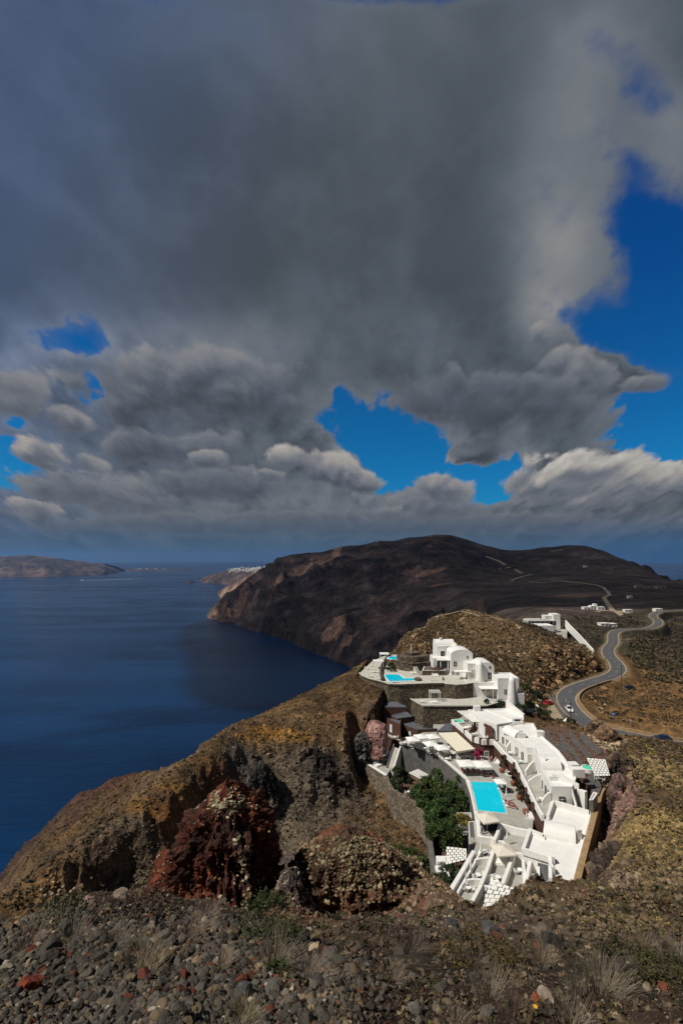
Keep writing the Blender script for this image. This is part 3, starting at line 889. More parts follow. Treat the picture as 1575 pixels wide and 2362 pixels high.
CPTS = []
for x in (-1200, -400, 0, 400, 800, 1200, 1575, 2000, 2800):
    CPTS += [(x, 3700, 1.0), (x, 2362, 3.05)]
CPTS += [
    # our own slope, its lip and the drop behind it
    (-900, 2170, 7), (-300, 2165, 7), (0, 2140, 7.2), (100, 2100, 8), (200, 2074, 8.8), (330, 2074, 9), (480, 2082, 8.6), (560, 2095, 8.2), (620, 2108, 8), (0, 2250, 4.5), (400, 2240, 4.6), (700, 2250, 4.6), (1000, 2265, 4.6), (1300, 2265, 4.8), (1575, 2260, 5),
    (-900, 2400, 14), (-300, 2330, 14), (0, 2300, 14), (200, 2240, 15), (450, 2230, 15), (600, 2210, 14), (-300, 2280, 30), (0, 2220, 30), (200, 2200, 30), (350, 2180, 30), (480, 2180, 26), (620, 2160, 26), (0, 2170, 45), (350, 2120, 45), (500, 2130, 45), (-300, 2260, 45),
    (100, 2135, 56), (200, 2105, 66),
    # spur with the red soil in the middle
    (700, 2180, 9), (680, 2135, 14), (720, 2125, 17), (850, 2118, 17), (700, 2140, 26), (760, 2130, 26), (850, 2120, 26), (940, 2110, 25), (690, 1995, 33), (720, 1960, 37), (800, 1934, 39), (860, 1945, 38), (900, 1970, 36), (1000, 2035, 30), (640, 2075, 20), (640, 2150, 12),
    (900, 2150, 10.5), (1000, 2150, 12.5), (1100, 2160, 12.5), (1000, 2220, 7.5), (1200, 2180, 10.5), (1200, 2110, 17),
    (690, 2110, 46), (680, 2040, 72), (800, 2060, 52), (800, 1995, 78), (900, 2080, 50), (900, 2010, 74), (1000, 2150, 45), (1000, 2070, 66),
    # lip right below the hotel
    (1090, 2200, 35), (1090, 2160, 55), (1220, 2190, 40), (1220, 2140, 56), (1340, 2160, 44), (1330, 2090, 58),
    # the slope on the right and the cliff beside the hotel
    (1400, 2200, 10.8), (1575, 2190, 11.5), (1430, 2100, 22), (1575, 2095, 24), (1430, 2035, 44), (1500, 2000, 46), (1575, 1995, 45), (1450, 1960, 60), (1470, 1880, 72), (1460, 1800, 87), (1450, 1722, 113), (1500, 1900, 64), (1575, 1900, 62), (1500, 1800, 88), (1575, 1800, 87), (1575, 1732, 112), (1500, 1722, 113),
    (1375, 2090, 50),
    (2000, 2180, 12), (2000, 2070, 26), (2000, 1950, 52), (2000, 1820, 84), (2800, 2150, 13), (2800, 1900, 60), (2800, 1700, 140), (2000, 1650, 160), (2000, 1500, 320), (2800, 1500, 320),
    # ridge line on the left: edge, face and floor of the eroded bowl
    (-300, 2250, 55), (0, 2092, 60), (100, 2040, 65), (192, 1975, 71), (281, 1907, 79), (388, 1853, 86), (491, 1783, 98), (576, 1728, 110), (634, 1694, 118), (300, 2020, 75), (400, 1968, 82), 
    (746, 1885, 102), (746, 1950, 92), (650, 1930, 96), (650, 1985, 86), (560, 2000, 86), (600, 2060, 78), (850, 1930, 98), (900, 1940, 98), (930, 1960, 94), (940, 2010, 86), (975, 2040, 79),
    # sunlit slope up to the skyline, and the drop to the sea behind it
    (-300, 2180, 75), (0, 2078, 72), (130, 1990, 84), (250, 1905, 96), (330, 1840, 106), (400, 1768, 116), (480, 1714, 128), (540, 1682, 137), (600, 1650, 145), (700, 1600, 156), (800, 1549, 164), (850, 1523, 170), (890, 1502, 178), (930, 1480, 192), (960, 1455, 215), (990, 1430, 236), (1030, 1416, 250), (1075, 1407, 258), (1110, 1413, 256), (1150, 1421, 252), (1210, 1440, 244), (1260, 1462, 236), (1330, 1500, 222), (1380, 1528, 216), (1390, 1540, 213),
    (450, 1755, 116), (650, 1660, 130), (750, 1625, 140), (850, 1600, 142), (800, 1680, 126), (880, 1650, 131), (840, 1720, 122), (930, 1690, 126), (870, 1560, 158),
    (0, 2140, 95), (130, 2030, 108), (250, 1935, 120), (330, 1850, 124), (0, 2046, 140), (60, 1972, 146), (130, 1902, 150), (180, 1852, 152), (270, 1806, 152), (305, 1797, 148), (350, 1788, 140), (-300, 2200, 140),
    (-300, 2700, 190), (0, 2500, 180), (150, 2350, 182), (270, 2200, 182), (380, 2000, 160), (480, 1950, 160), (600, 1850, 175), (700, 1800, 188), (800, 1720, 200), (870, 1680, 215), (930, 1640, 235), (990, 1600, 270), (1050, 1560, 310), (1110, 1520, 330), (1180, 1500, 330), (1250, 1500, 330),
    (-300, 3000, 250), (0, 2700, 250), (300, 2500, 250), (500, 2300, 250), (700, 2100, 270), (850, 1950, 300), (950, 1850, 340), (1000, 1750, 400), (1080, 1640, 450), (0, 2000, 500), (400, 1990, 500), (700, 1980, 500), (900, 1900, 500), (1000, 1760, 560), (1100, 1600, 560), (1180, 1530, 560),
    # garden and ground under the hotel
    (1000, 1700, 126), (960, 1785, 121), (1020, 1810, 116), (1040, 1880, 104), (1050, 1960, 92), (1100, 1600, 146), (1000, 1600, 146), (1000, 1560, 160), (1100, 1560, 158), (880, 1700, 126),
    # the hill behind the villa and its cut above the road
    (930, 1520, 175), (1000, 1480, 198), (1000, 1450, 220), (1070, 1450, 225), (1070, 1490, 195), (1150, 1470, 214), (1150, 1520, 184), (1220, 1490, 212), (1200, 1550, 172), (1220, 1590, 160), (1260, 1540, 186), (1310, 1515, 206), (1270, 1580, 174), (1340, 1550, 196), (1290, 1573, 179), (1340, 1565, 190.5), (1380, 1553, 197),
    (1230, 1640, 146), (1260, 1660, 141), (1270, 1640, 150),
    # behind the hotel, the sandy bank and the valley
    (1230, 1680, 126), (1290, 1700, 114), (1340, 1750, 104), (1380, 1790, 95.5), (1330, 1695, 123), (1385, 1715, 119), (1400, 1688, 127), (1290, 1660, 135), (1345, 1672, 134.5),
    (1240, 1445, 285), (1290, 1465, 270), (1330, 1478, 268), (1300, 1440, 330), (1350, 1455, 330), (1370, 1500, 245),
    (1380, 1440, 380), (1300, 1420, 450), (1450, 1440, 400), (1400, 1425, 500),
    (1360, 1600, 172), (1400, 1650, 148), (1450, 1620, 160), (1500, 1640, 150), (1575, 1640, 152), (1450, 1570, 196), (1500, 1580, 196), (1575, 1580, 205), (1470, 1540, 225), (1575, 1530, 270), (1470, 1500, 265), (1575, 1490, 340), (1460, 1470, 300), (1540, 1455, 400), (1575, 1425, 500), (1480, 1425, 440)]


def LN(pts, step=26.0):
    """a crest, an edge or a foot as one continuous line of points"""
    for (a, b) in zip(pts[:-1], pts[1:]):
        n = max(1, int(math.hypot(b[0] - a[0], b[1] - a[1]) / step))
        for k in range(n + 1):
            t = k / n
            CPTS.append((a[0] + (b[0] - a[0]) * t, a[1] + (b[1] - a[1]) * t, math.exp(math.log(a[2]) + (math.log(b[2]) - math.log(a[2])) * t)))


# our lip and the hollow behind it
LN([(-300, 2165, 7), (0, 2140, 7.2), (100, 2100, 8), (200, 2074, 8.8), (330, 2074, 9), (480, 2082, 8.6), (560, 2095, 8.2), (620, 2108, 8)], 60)
LN([(-300, 2330, 12), (0, 2300, 12), (200, 2250, 13), (450, 2240, 13), (600, 2220, 12)], 60)
# spur and the lips under the hotel, with what drops behind them
SPUR = [(640, 2075, 20), (660, 2035, 26), (690, 1992, 33), (705, 1970, 35), (722, 1956, 37), (745, 1965, 37), (765, 1950, 38), (800, 1931, 39), (830, 1938, 38.5), (860, 1948, 38), (880, 1966, 37), (900, 1972, 36), (950, 2005, 33), (1000, 2036, 30), (1045, 2064, 27), (1083, 2094, 24.5), (1120, 2107, 23.5), (1163, 2094, 25), (1204, 2080, 27), (1242, 2056, 29), (1290, 2050, 31), (1330, 2048, 32), (1360, 2056, 33)]
LN(SPUR)
LN([(x, y + 90 + 30 * (i % 2), D + 6) for i, (x, y, D) in enumerate(SPUR)], 40)
# the eroded edge, its foot, the rim of the inner bowl and its foot
EDGE = [(0, 2092, 60), (40, 2072, 62), (100, 2036, 65), (150, 2003, 68), (192, 1973, 71), (235, 1942, 75), (281, 1906, 79), (330, 1880, 82), (388, 1852, 86), (440, 1815, 92), (491, 1782, 98), (540, 1750, 105), (576, 1727, 110), (605, 1710, 114), (634, 1693, 118), (660, 1694, 118), (690, 1706, 117), (720, 1712, 117), (750, 1722, 118), (787, 1763, 117), (815, 1800, 115.5), (852, 1836, 113.5), (880, 1846, 112.5), (898, 1853, 112)]
LN(EDGE)
LN([(0, 2125, 57.5), (100, 2095, 62), (192, 2070, 67), (240, 2035, 71), (281, 1990, 75.5), (330, 1985, 77), (388, 1945, 82), (440, 1915, 87.5), (491, 1872, 94.5), (540, 1825, 102), (576, 1800, 104.5), (605, 1815, 104.5), (634, 1830, 104.5), (660, 1838, 104), (690, 1840, 104.5), (726, 1842, 107), (775, 1848, 109), (815, 1862, 108.5), (852, 1884, 107), (901, 1905, 104)])
LN([(822, 1785, 126.5), (838, 1795, 123), (870, 1828, 117.8), (905, 1862, 112), (940, 1892, 107), (962, 1915, 102), (980, 1958, 94), (988, 2010, 85)])
LN([(-300, 2180, 75), (0, 2076, 72), (60, 2035, 77), (130, 1988, 84), (190, 1945, 90), (250, 1903, 96), (330, 1838, 106), (380, 1795, 113)])
LN([(0, 2150, 95), (130, 2035, 108), (250, 1940, 120), (330, 1855, 124)], 40)
LN([(0, 2046, 140), (30, 2018, 143), (60, 1971, 146), (95, 1945, 148), (130, 1901, 150), (155, 1880, 151), (180, 1851, 152), (225, 1835, 152), (262, 1808, 152), (280, 1803, 150), (305, 1797, 148), (350, 1786, 140), (372, 1779, 134)], 22)
SKYL = [(385, 1772, 122), (400, 1765, 121), (440, 1738, 124), (480, 1714, 128), (515, 1697, 133), (540, 1681, 137), (600, 1650, 145), (650, 1626, 151), (700, 1600, 156), (750, 1573, 160), (800, 1549, 164), (850, 1523, 170), (890, 1502, 178), (930, 1480, 192), (945, 1465, 204), (960, 1453, 215), (990, 1430, 236), (1030, 1416, 250), (1075, 1406, 258), (1110, 1413, 256), (1150, 1421, 252), (1210, 1440, 244), (1260, 1462, 236), (1330, 1500, 222), (1380, 1528, 216)]
LN(SKYL)
LN([(x, y + 70, D * 1.13) for x, y, D in SKYL[:-5]], 40)
# the cut in the hill above the road
LN([(1235, 1500, 198), (1270, 1492, 200), (1320, 1498, 206), (1360, 1517, 210), (1384, 1532, 213)])
LN([(1250, 1578, 172), (1290, 1570, 180), (1340, 1562, 190.5), (1380, 1551, 198), (1392, 1542, 206)])
# the foot and the head of the cliff beside the hotel
FT = []
for x, y, dx in ((835, 515, 2.6), (770, 610, 2.4), (740, 720, 2.2), (705, 850, 2.0), (650, 1050, 2.0), (605, 1220, 1.9), (560, 1400, 1.8)):
    X_, Y_ = g(6, x, y, -46.4)
    X_ += dx
    FT.append((CX + X_ / Y_ * F, CY + 50.8 / Y_ * F, Y_))
LN(FT)
LN([(1432, 1735, 112), (1460, 1800, 89), (1472, 1880, 73), (1452, 1960, 61), (1428, 2035, 46)])


def road_blend(X, Y, Z, line, half, fall, drop):
    """lays a bench for a line of points into the ground"""
    L = np.array([(p.x, p.y, p.z) for p in line])
    lo, hi = L[:, :2].min(0) - fall - 2, L[:, :2].max(0) + fall + 2
    mk = (X > lo[0]) & (X < hi[0]) & (Y > lo[1]) & (Y < hi[1])
    x, y, z = X[mk], Y[mk], Z[mk]
    best, bz = np.full(x.shape, 1e9), np.zeros(x.shape)
    for a, b in zip(L[:-1], L[1:]):
        d = b - a
        t = np.clip(((x - a[0]) * d[0] + (y - a[1]) * d[1]) / (d[0] ** 2 + d[1] ** 2 + 1e-9), 0, 1)
        r = np.hypot(x - a[0] - t * d[0], y - a[1] - t * d[1])
        k = r < best
        best[k], bz[k] = r[k], (a[2] + t * d[2])[k]
    w = np.clip((fall - best) / (fall - half), 0, 1)
    w = w * w * (3 - 2 * w)
    Z = Z.copy()
    Z[mk] = z * (1 - w) + (bz - drop) * w
    wm = np.zeros(X.shape)
    wm[mk] = w
    return Z, wm


def inside(X, Y, poly):
    out = np.zeros(X.shape, bool)
    n = len(poly)
    for i in range(n):
        (x1, y1), (x2, y2) = poly[i], poly[(i + 1) % n]
        c = ((y1 > Y) != (y2 > Y)) & (X < (x2 - x1) * (Y - y1) / ((y2 - y1) if y2 != y1 else 1e-9) + x1)
        out ^= c
    return out


# level ground cut for the hotel: (outline, greatest height of the soil there)
FLATS = []


def build_terrain():
    seen, pts = set(), []
    for p in CPTS[::-1]:
        k = (round(p[0] / 9), round(math.log(p[2]) / 0.018))
        if k not in seen:
            seen.add(k)
            pts.append(p)
    f = RBF(pts, c=0.01)
    nr, nc = 1500, 1150
    # rows are closer together where the slopes stand up against the view
    key = [(0.9, 0.0), (2.8, 0.05), (10, 0.20), (22, 0.32), (60, 0.50), (130, 0.80), (200, 0.90), (620, 1.0)]
    Ds = np.exp(np.interp(np.linspace(0, 1, nr), [k for _, k in key], [math.log(d) for d, _ in key]))
    # columns: denser inside the view
    pk = [(-700, 0), (-60, 0.10), (1635, 0.88), (2300, 1)]
    pxs = np.interp(np.linspace(0, 1, nc), [k for _, k in pk], [p for p, _ in pk])
    ci, cj = np.linspace(0, nr - 1, 600), np.linspace(0, nc - 1, 430)
    cD, cp = np.interp(ci, np.arange(nr), Ds), np.interp(cj, np.arange(nc), pxs)
    cs = f(np.tile(cp, (600, 1)), np.tile(cD[:, None], (1, 430)))
    s = upsample(cs, 0, 0, np.arange(nr) * 599 / (nr - 1), np.arange(nc) * 429 / (nc - 1))
    Y = np.tile(Ds[:, None], (1, nc)).astype(np.float64)
    X = (pxs[None] - CX) / F * Y
    Z = np.maximum(s * Y, SEA - 12)
    slope = np.hypot(np.gradient(Z, axis=0) / np.gradient(Y, axis=0), np.gradient(Z, axis=1) / np.gradient(X, axis=1))
    steep = np.clip((slope - 0.5) / 0.9, 0, 1)
    Z, wroad = road_blend(X, Y, Z, ROAD3, 4.2, 10.0, 0.35)
    flat = np.zeros(X.shape, bool)
    for poly, zt in FLATS:
        k = inside(X, Y, poly)
        Z[k] = np.minimum(Z[k], zt)
        flat |= k
    calm = np.where(flat, 0.0, 1.0) * (1 - wroad)
    # relief at every size the view can show
    for o, (wl, a) in enumerate([(26, 0.055), (12, 0.06), (5.5, 0.07), (2.6, 0.085), (1.2, 0.08), (0.55, 0.09), (0.26, 0.09), (0.12, 0.09), (0.06, 0.08)]):
        amp = a * wl * np.clip((Y * 0.32 - wl) / (Y * 0.16), 0, 1) * np.clip((wl - 0.004 * Y) / (0.006 * Y), 0, 1) * calm
        if amp.max() <= 0:
            continue
        r0 = np.nonzero(amp.max(1) > 0)[0]
        sl = slice(r0[0], r0[-1] + 1)
        x, y, z = X[sl], Y[sl], Z[sl]
        n = vnoise(x / wl, y / wl, z / wl, 100 + o)
        st = steep[sl]
        if wl <= 12:
            n = n * (1 - st) + (1 - 2 * np.abs(vnoise(x / wl, y / wl, z / wl * 0.6, 140 + o))) * 1.5 * st
        Z[sl] = z + n * amp[sl] * (0.55 + 0.9 * st)
        if wl < 6:
            k = amp[sl] * st * 0.9
            X[sl] = x + vnoise(x / wl, y / wl, z / wl, 170 + o) * k
            Y[sl] = y + vnoise(x / wl, y / wl, z / wl, 190 + o) * k
    nz = fbm(X, Y, Z, 18, 6, 0.6, 300)
    nz2 = fbm(X, Y, Z, 4, 5, 0.6, 320)
    C = np.ones(X.shape + (3,)) * np.array((0.092, 0.055, 0.024))
    near = np.clip((26 - Y) / 14, 0, 1)[..., None]
    C = C * (1 - near) + near * np.array((0.062, 0.040, 0.025))
    valley = np.clip((X - 0.50 * Y) / 14, 0, 1) * np.clip((Y - 118) / 20, 0, 1)
    C = C * (1 - valley[..., None]) + valley[..., None] * np.array((0.120, 0.068, 0.028))
    far = np.clip((Y - 225) / 60, 0, 1) * np.clip((X - 60) / 30, 0, 1)  # dark olive valley ground, its colour deepened for the cloud's shade
    C = C * (1 - far[..., None]) + far[..., None] * np.array((0.045, 0.036, 0.023))
    cl = (steep * (1 - near[..., 0]))[..., None] * 0.5
    C = C * (1 - cl) + cl * np.array((0.10, 0.070, 0.048))
    C = C * (1 + nz[..., None] * 0.35 + nz2[..., None] * 0.35)
    OR, RE, GR, PI, YE, DU, GN, PU = (0.30, 0.14, 0.022), (0.13, 0.042, 0.022), (0.105, 0.085, 0.062), (0.24, 0.135, 0.11), (0.27, 0.185, 0.062), (0.40, 0.30, 0.19), (0.07, 0.085, 0.02), (0.10, 0.075, 0.065)
    C = C * (1 - 0.22 * np.clip((X - 0.50 * Y) / 5, 0, 1) * (Y < 118))[..., None]
    zones = [(634, 1697, 118, (9, 4), OR, 0.5), (590, 1722, 112, (6, 3), OR, 0.45), (500, 1776, 99, (7, 3), OR, 0.22), (420, 1830, 90, (5, 2.5), OR, 0.28), (350, 1868, 84, (5, 2.5), OR, 0.35), (250, 1925, 77, (5, 2.5), OR, 0.08), (60, 2060, 64, (7, 4), OR, 0.08),
             (290, 1820, 150, (16, 12), RE, 0.6), (150, 1900, 150, (32, 22), (0.045, 0.026, 0.019), 0.9), (20, 2010, 143, (20, 22), (0.045, 0.026, 0.019), 0.9), (275, 1815, 151, (18, 14), (0.075, 0.033, 0.02), 0.85), (420, 1850, 84, (8, 5), RE, 0.35), (520, 1830, 96, (8, 8), RE, 0.45), (230, 1980, 74, (6, 3), RE, 0.5), (560, 1960, 90, (4, 8), RE, 0.65), (610, 1950, 92, (3, 5), RE, 0.5),
             (700, 1930, 96, (14, 16), GR, 0.75), (650, 1830, 108, (9, 8), GR, 0.6), (600, 2020, 84, (8, 8), PU, 0.8), (770, 1780, 112, (9, 5), (0.075, 0.062, 0.05), 0.7), (560, 1820, 106, (5, 6), (0.06, 0.055, 0.05), 0.7), (300, 2010, 76, (10, 6), (0.075, 0.06, 0.04), 0.7),
             (800, 1650, 131, (7, 4), (0.13, 0.062, 0.03), 0.8), (800, 2040, 25, (6, 6), RE, 0.65), (740, 2090, 17, (2.2, 4), RE, 0.7), (690, 2100, 17, (1.5, 4), RE, 0.6), (900, 2040, 27, (4, 5), (0.13, 0.075, 0.045), 0.6), (850, 1960, 36, (4, 3), YE, 0.35), (1010, 2100, 20, (4, 5), (0.10, 0.07, 0.05), 0.6),
             (1425, 1860, 80, (3, 7), PI, 0.5), (1445, 1840, 84, (3, 4), PI, 0.35), (1410, 1760, 104, (4, 8), (0.16, 0.10, 0.075), 0.7), (1520, 1930, 60, (10, 13), YE, 0.5), (1470, 1900, 68, (4, 8), YE, 0.4), (1540, 1780, 92, (14, 12), (0.24, 0.165, 0.065), 0.55), (1575, 2030, 40, (10, 10), (0.20, 0.14, 0.065), 0.6), (1430, 2040, 42, (3, 8), (0.16, 0.11, 0.075), 0.7), (1300, 2110, 20, (4, 5), (0.15, 0.105, 0.055), 0.6),
             (1385, 1712, 119, (5, 5), DU, 0.9), (1330, 1700, 121, (5, 5), (0.2, 0.13, 0.08), 0.5), (1100, 2140, 14, (4, 4), (0.07, 0.056, 0.044), 0.5),
             (850, 1560, 160, (7, 5), (0.12, 0.11, 0.03), 0.5), (940, 1970, 88, (6, 7), GN, 0.6), (1500, 1600, 180, (20, 16), (0.17, 0.095, 0.038), 0.6), (1520, 1650, 150, (10, 5), (0.24, 0.13, 0.045), 0.5), (1430, 1495, 268, (10, 30), (0.045, 0.05, 0.02), 0.6), (1500, 1520, 250, (16, 26), (0.05, 0.046, 0.024), 0.6), (1500, 1490, 290, (14, 8), (0.18, 0.125, 0.07), 0.4),
             (1300, 1420, 450, (30, 60), (0.06, 0.05, 0.035), 0.6), (1150, 1460, 220, (24, 40), (0.165, 0.105, 0.05), 0.5)]
    C = zone_tint(X, Y, C, zones, nz2 * 0.6 + nz * 0.5)
    wt = np.clip((wroad - 0.93) / 0.07, 0, 1)[..., None] * 0.6
    C = C * (1 - wt) + wt * np.array((0.19, 0.14, 0.085))
    V = np.stack([X, Y, Z], -1).reshape(-1, 3)
    mt = mat_ground('near_ground', (0.35, 2.2, 14.0), 0.45, 0.9, 9.0, speck=[(1.1, 0.60, 0.72, (0.30, 0.215, 0.12), 0.35), (5.0, 0.62, 0.72, (0.24, 0.18, 0.12), 0.35), (0.5, 0.58, 0.70, (0.05, 0.05, 0.022), 0.4)])
    o = np_mesh('terrain', V, grid_faces(nr, nc), mt, np.clip(C, 0.004, 1).reshape(-1, 3), smooth=False)
    tag(o, kind='structure')
    PY = CY - Z / Y * F
    return dict(X=X, Y=Y, Z=Z, PY=PY, pxs=pxs, Ds=Ds, C=C, slope=slope, flat=flat, road=wroad, steep=steep)

# outlines used both for the ground and for the buildings
T1 = gl(1, [(32, 445), (60, 472), (130, 500), (235, 524), (300, 546), (400, 549), (530, 544), (660, 539), (795, 537), (905, 546), (1000, 541), (1100, 520), (1100, 470), (880, 440), (700, 395), (560, 318), (400, 272), (310, 275), (240, 292), (150, 335)], -40)
T2 = gl(1, [(495, 672), (612, 737), (900, 738), (1190, 737), (1330, 700), (1200, 630), (1000, 640), (760, 655)], -44.5)
DECK = [g(5, *p, -50) for p in [(530, 385), (700, 425), (900, 480), (1000, 535), (1150, 660), (1345, 830)]] + [g(2, *p, -50) for p in [(345, 900), (375, 1040), (398, 1180)]] + \
       [g(3, *p, -50) for p in [(410, 430), (540, 470), (600, 310), (890, 372)]] + [g(2, *p, -50) for p in [(900, 1130), (800, 940), (705, 770), (600, 660), (530, 600), (520, 470), (330, 420), (150, 265), (0, 235)]] + [g(5, *p, -50) for p in [(930, 215), (660, 315)]]
LOWER = gl(3, [(398, 440), (545, 462), (600, 310), (890, 372), (810, 575), (1052, 642), (1050, 846), (950, 852), (850, 962), (640, 1035), (470, 1090), (325, 1047), (235, 965), (150, 915), (362, 556)], -50.3)
R1 = gl(2, [(310, 152), (650, 140), (812, 212), (812, 262), (700, 266), (570, 287), (450, 255)], -43)
R2 = gl(2, [(590, 312), (840, 497), (900, 502), (930, 600), (965, 680), (1062, 852), (1248, 856), (1285, 780), (1245, 680), (1130, 525), (1010, 420), (945, 360), (900, 275), (765, 272)], -43.5)
R3 = gl(3, [(1075, 147), (1420, 237), (1362, 520), (1295, 843), (1050, 846), (1052, 650), (808, 575), (868, 400), (985, 445), (1000, 290), (1035, 272)], -47)
ROOMT = gl(2, [(545, 450), (640, 560), (740, 642), (800, 770), (850, 872), (920, 1020), (985, 1135), (1055, 1120), (1062, 1000), (1062, 900), (965, 700), (900, 560), (840, 500), (590, 315), (560, 330)], -46.8)
BTER = gl(2, [(165, 262), (250, 330), (350, 425), (440, 450), (545, 450), (600, 415), (580, 300), (450, 255), (310, 175)], -46.8)
GARDEN = [g(5, *p, -57) for p in [(20, 560), (150, 470), (520, 470), (560, 700), (1000, 760), (1345, 950), (1380, 1200)]] + [G(1105, 1960, -57), G(1060, 2080, -57), G(1003, 2040, -57), G(990, 1935, -57)] + [g(5, *p, -57) for p in [(880, 1355), (700, 1080), (450, 945), (370, 778)]]
LOUNGE = gl(5, [(16, 562), (90, 602), (200, 672), (370, 778), (410, 720), (400, 640), (500, 560), (520, 480), (300, 440), (150, 470)], -56)
BROWN = [g(1, *p, -46) for p in [(170, 800), (280, 680), (470, 700)]] + [g(1, *p, -50) for p in [(760, 900), (760, 1010), (390, 1140), (180, 1060)]]


def grow(poly, d):
    c = Vector((sum(p[0] for p in poly) / len(poly), sum(p[1] for p in poly) / len(poly)))
    return [tuple(Vector(p) + (Vector(p) - c).normalized() * d) for p in poly]


FLATS += [(grow(T1, 1.0), -41), (grow(T2, 1.0), -46), (grow(DECK, 0.6), -52), (grow(LOWER, 0.4), -52.5), (grow(R1, 0.5), -47), (grow(R2, 0.3), -47.6), (grow(R3, 0.2), -49.5), (grow(ROOMT, 0.2), -48.5), (grow(BTER, 0.2), -49.5),
          (gl(4, [(322, 1012), (372, 985), (440, 1090), (505, 1180), (548, 1245), (450, 1228), (388, 1205), (375, 1150), (335, 1060)], -50.1), -50.6), (gl(6, [(190, 60), (215, 100), (300, 170), (385, 240), (430, 300), (500, 370), (560, 420), (620, 520), (680, 600), (745, 645), (790, 600), (880, 500), (880, 300), (810, 200), (720, 130), (580, 20), (400, -40), (260, -40)], -46.3), -46.75), (GARDEN, -58.2), (grow(LOUNGE, 0.5), -57.2), (BROWN, -53.5)]

TR = build_terrain()
TR['VIS'] = TR['PY'] <= np.minimum.accumulate(TR['PY'], axis=0) + 6.0


def build_hillside():
    """our slope to either side of and behind the spot we stand on"""
    xs, ys = np.linspace(-40, 40, 240), np.linspace(-14, 7.0, 90)
    cols = (TR['pxs'] > 100) & (TR['pxs'] < 1500)
    Xh, Yh = np.meshgrid(xs, ys)
    prof = np.interp(Yh, TR['Ds'], np.median(TR['Z'][:, cols], 1))
    Zh = np.where(Yh < 1, prof + 0.35 * (1 - Yh) * 0.6, prof) - 0.22 - 0.05 * np.clip(np.abs(Xh) - 6, 0, 40)
    Zh = Zh + fbm(Xh, Yh, 0 * Xh, 2.5, 5, .5, 801) * .10
    Ch = np.ones(Xh.shape + (3,)) * np.array((.05, .036, .026)) * (1 + fbm(Xh, Yh, 0 * Xh, 1.2, 4, .6, 811)[..., None] * .4)
    o = np_mesh('hillside', np.stack([Xh, Yh, Zh], -1).reshape(-1, 3), grid_faces(90, 240), M['near_ground'], np.clip(Ch, .004, 1).reshape(-1, 3))
    tag(o, kind='structure')


build_hillside()


def hit(px, py):
    """the ground seen at a photo pixel"""
    j = int(np.argmin(np.abs(TR['pxs'] - px)))
    k = np.nonzero(TR['PY'][:, j] <= py)[0]
    k = int(k[0]) if len(k) else TR['PY'].shape[0] - 1
    return Vector((TR['X'][k, j], TR['Y'][k, j], TR['Z'][k, j]))


def ground_z(x, y):
    j = int(np.argmin(np.abs(TR['pxs'] - (CX + x / max(y, 0.5) * F))))
    k = int(np.argmin(np.abs(TR['Y'][:, j] - y)))
    return float(TR['Z'][k, j])


# unseen cloud added above the frame, placed to shade the mountain and nearby sea
def build_shade_cloud():
    bm = bmesh.new()
    bmesh.ops.create_icosphere(bm, subdivisions=5, radius=1)
    for v in bm.verts:
        v.co = Vector((v.co.x, v.co.y, v.co.z * (1.0 if v.co.z > 0 else 0.35)))
    co = np.array([v.co[:] for v in bm.verts])
    n = fbm(co[:, 0], co[:, 1], co[:, 2], 0.6, 5, 0.55, 9)
    off = sun_dir * (4200 / sun_dir.z)
    cx, cy = 1720 + off.x, 2230 + off.y
    for v, k in zip(bm.verts, n):
        r = 1 + 0.09 * float(k)
        v.co = Vector((cx + v.co.x * 2500 * r, cy + v.co.y * 2000 * r, 4200 + v.co.z * 420 * (1 + 0.5 * float(k))))
    me = bpy.data.meshes.new('shade_cloud')
    bm.to_mesh(me)
    bm.free()
    me.shade_smooth()
    me.materials.append(M['shade_cloud_grey'])
    o = bpy.data.objects.new('shade_cloud', me)
    COL.objects.link(o)
    tag(o, kind='structure')


build_shade_cloud()


def build_haze():
    m = bpy.data.materials.new('haze_air')
    m.use_nodes = True
    t = m.node_tree
    t.nodes.clear()
    out = t.nodes.new('ShaderNodeOutputMaterial')
    v = t.nodes.new('ShaderNodeVolumePrincipled')
    v.inputs['Color'].default_value = (0.24, 0.48, 0.95, 1)
    v.inputs['Density'].default_value = 2.8e-5
    v.inputs['Anisotropy'].default_value = 0.35
    t.links.new(v.outputs[0], out.inputs['Volume'])
    mb = MB().box((0, 0, (SEA - 14 + 200) / 2), (56000, 56000, 200 - SEA + 14))
    tag(mb.build('haze', m), kind='stuff')


build_haze()

# ------------------------------------------------------------------ hotel: terraces, houses, walls


def at(A, B, px, py):
    """where the sight line through a photo pixel meets the upright plane over the line A-B"""
    u = (px - CX) / F
    (ax, ay), (bx, by) = A, B
    t = (u * ay - ax) / ((bx - ax) - u * (by - ay))
    y = ay + t * (by - ay)
    return Vector((u * y, y, -(py - CY) / F * y))


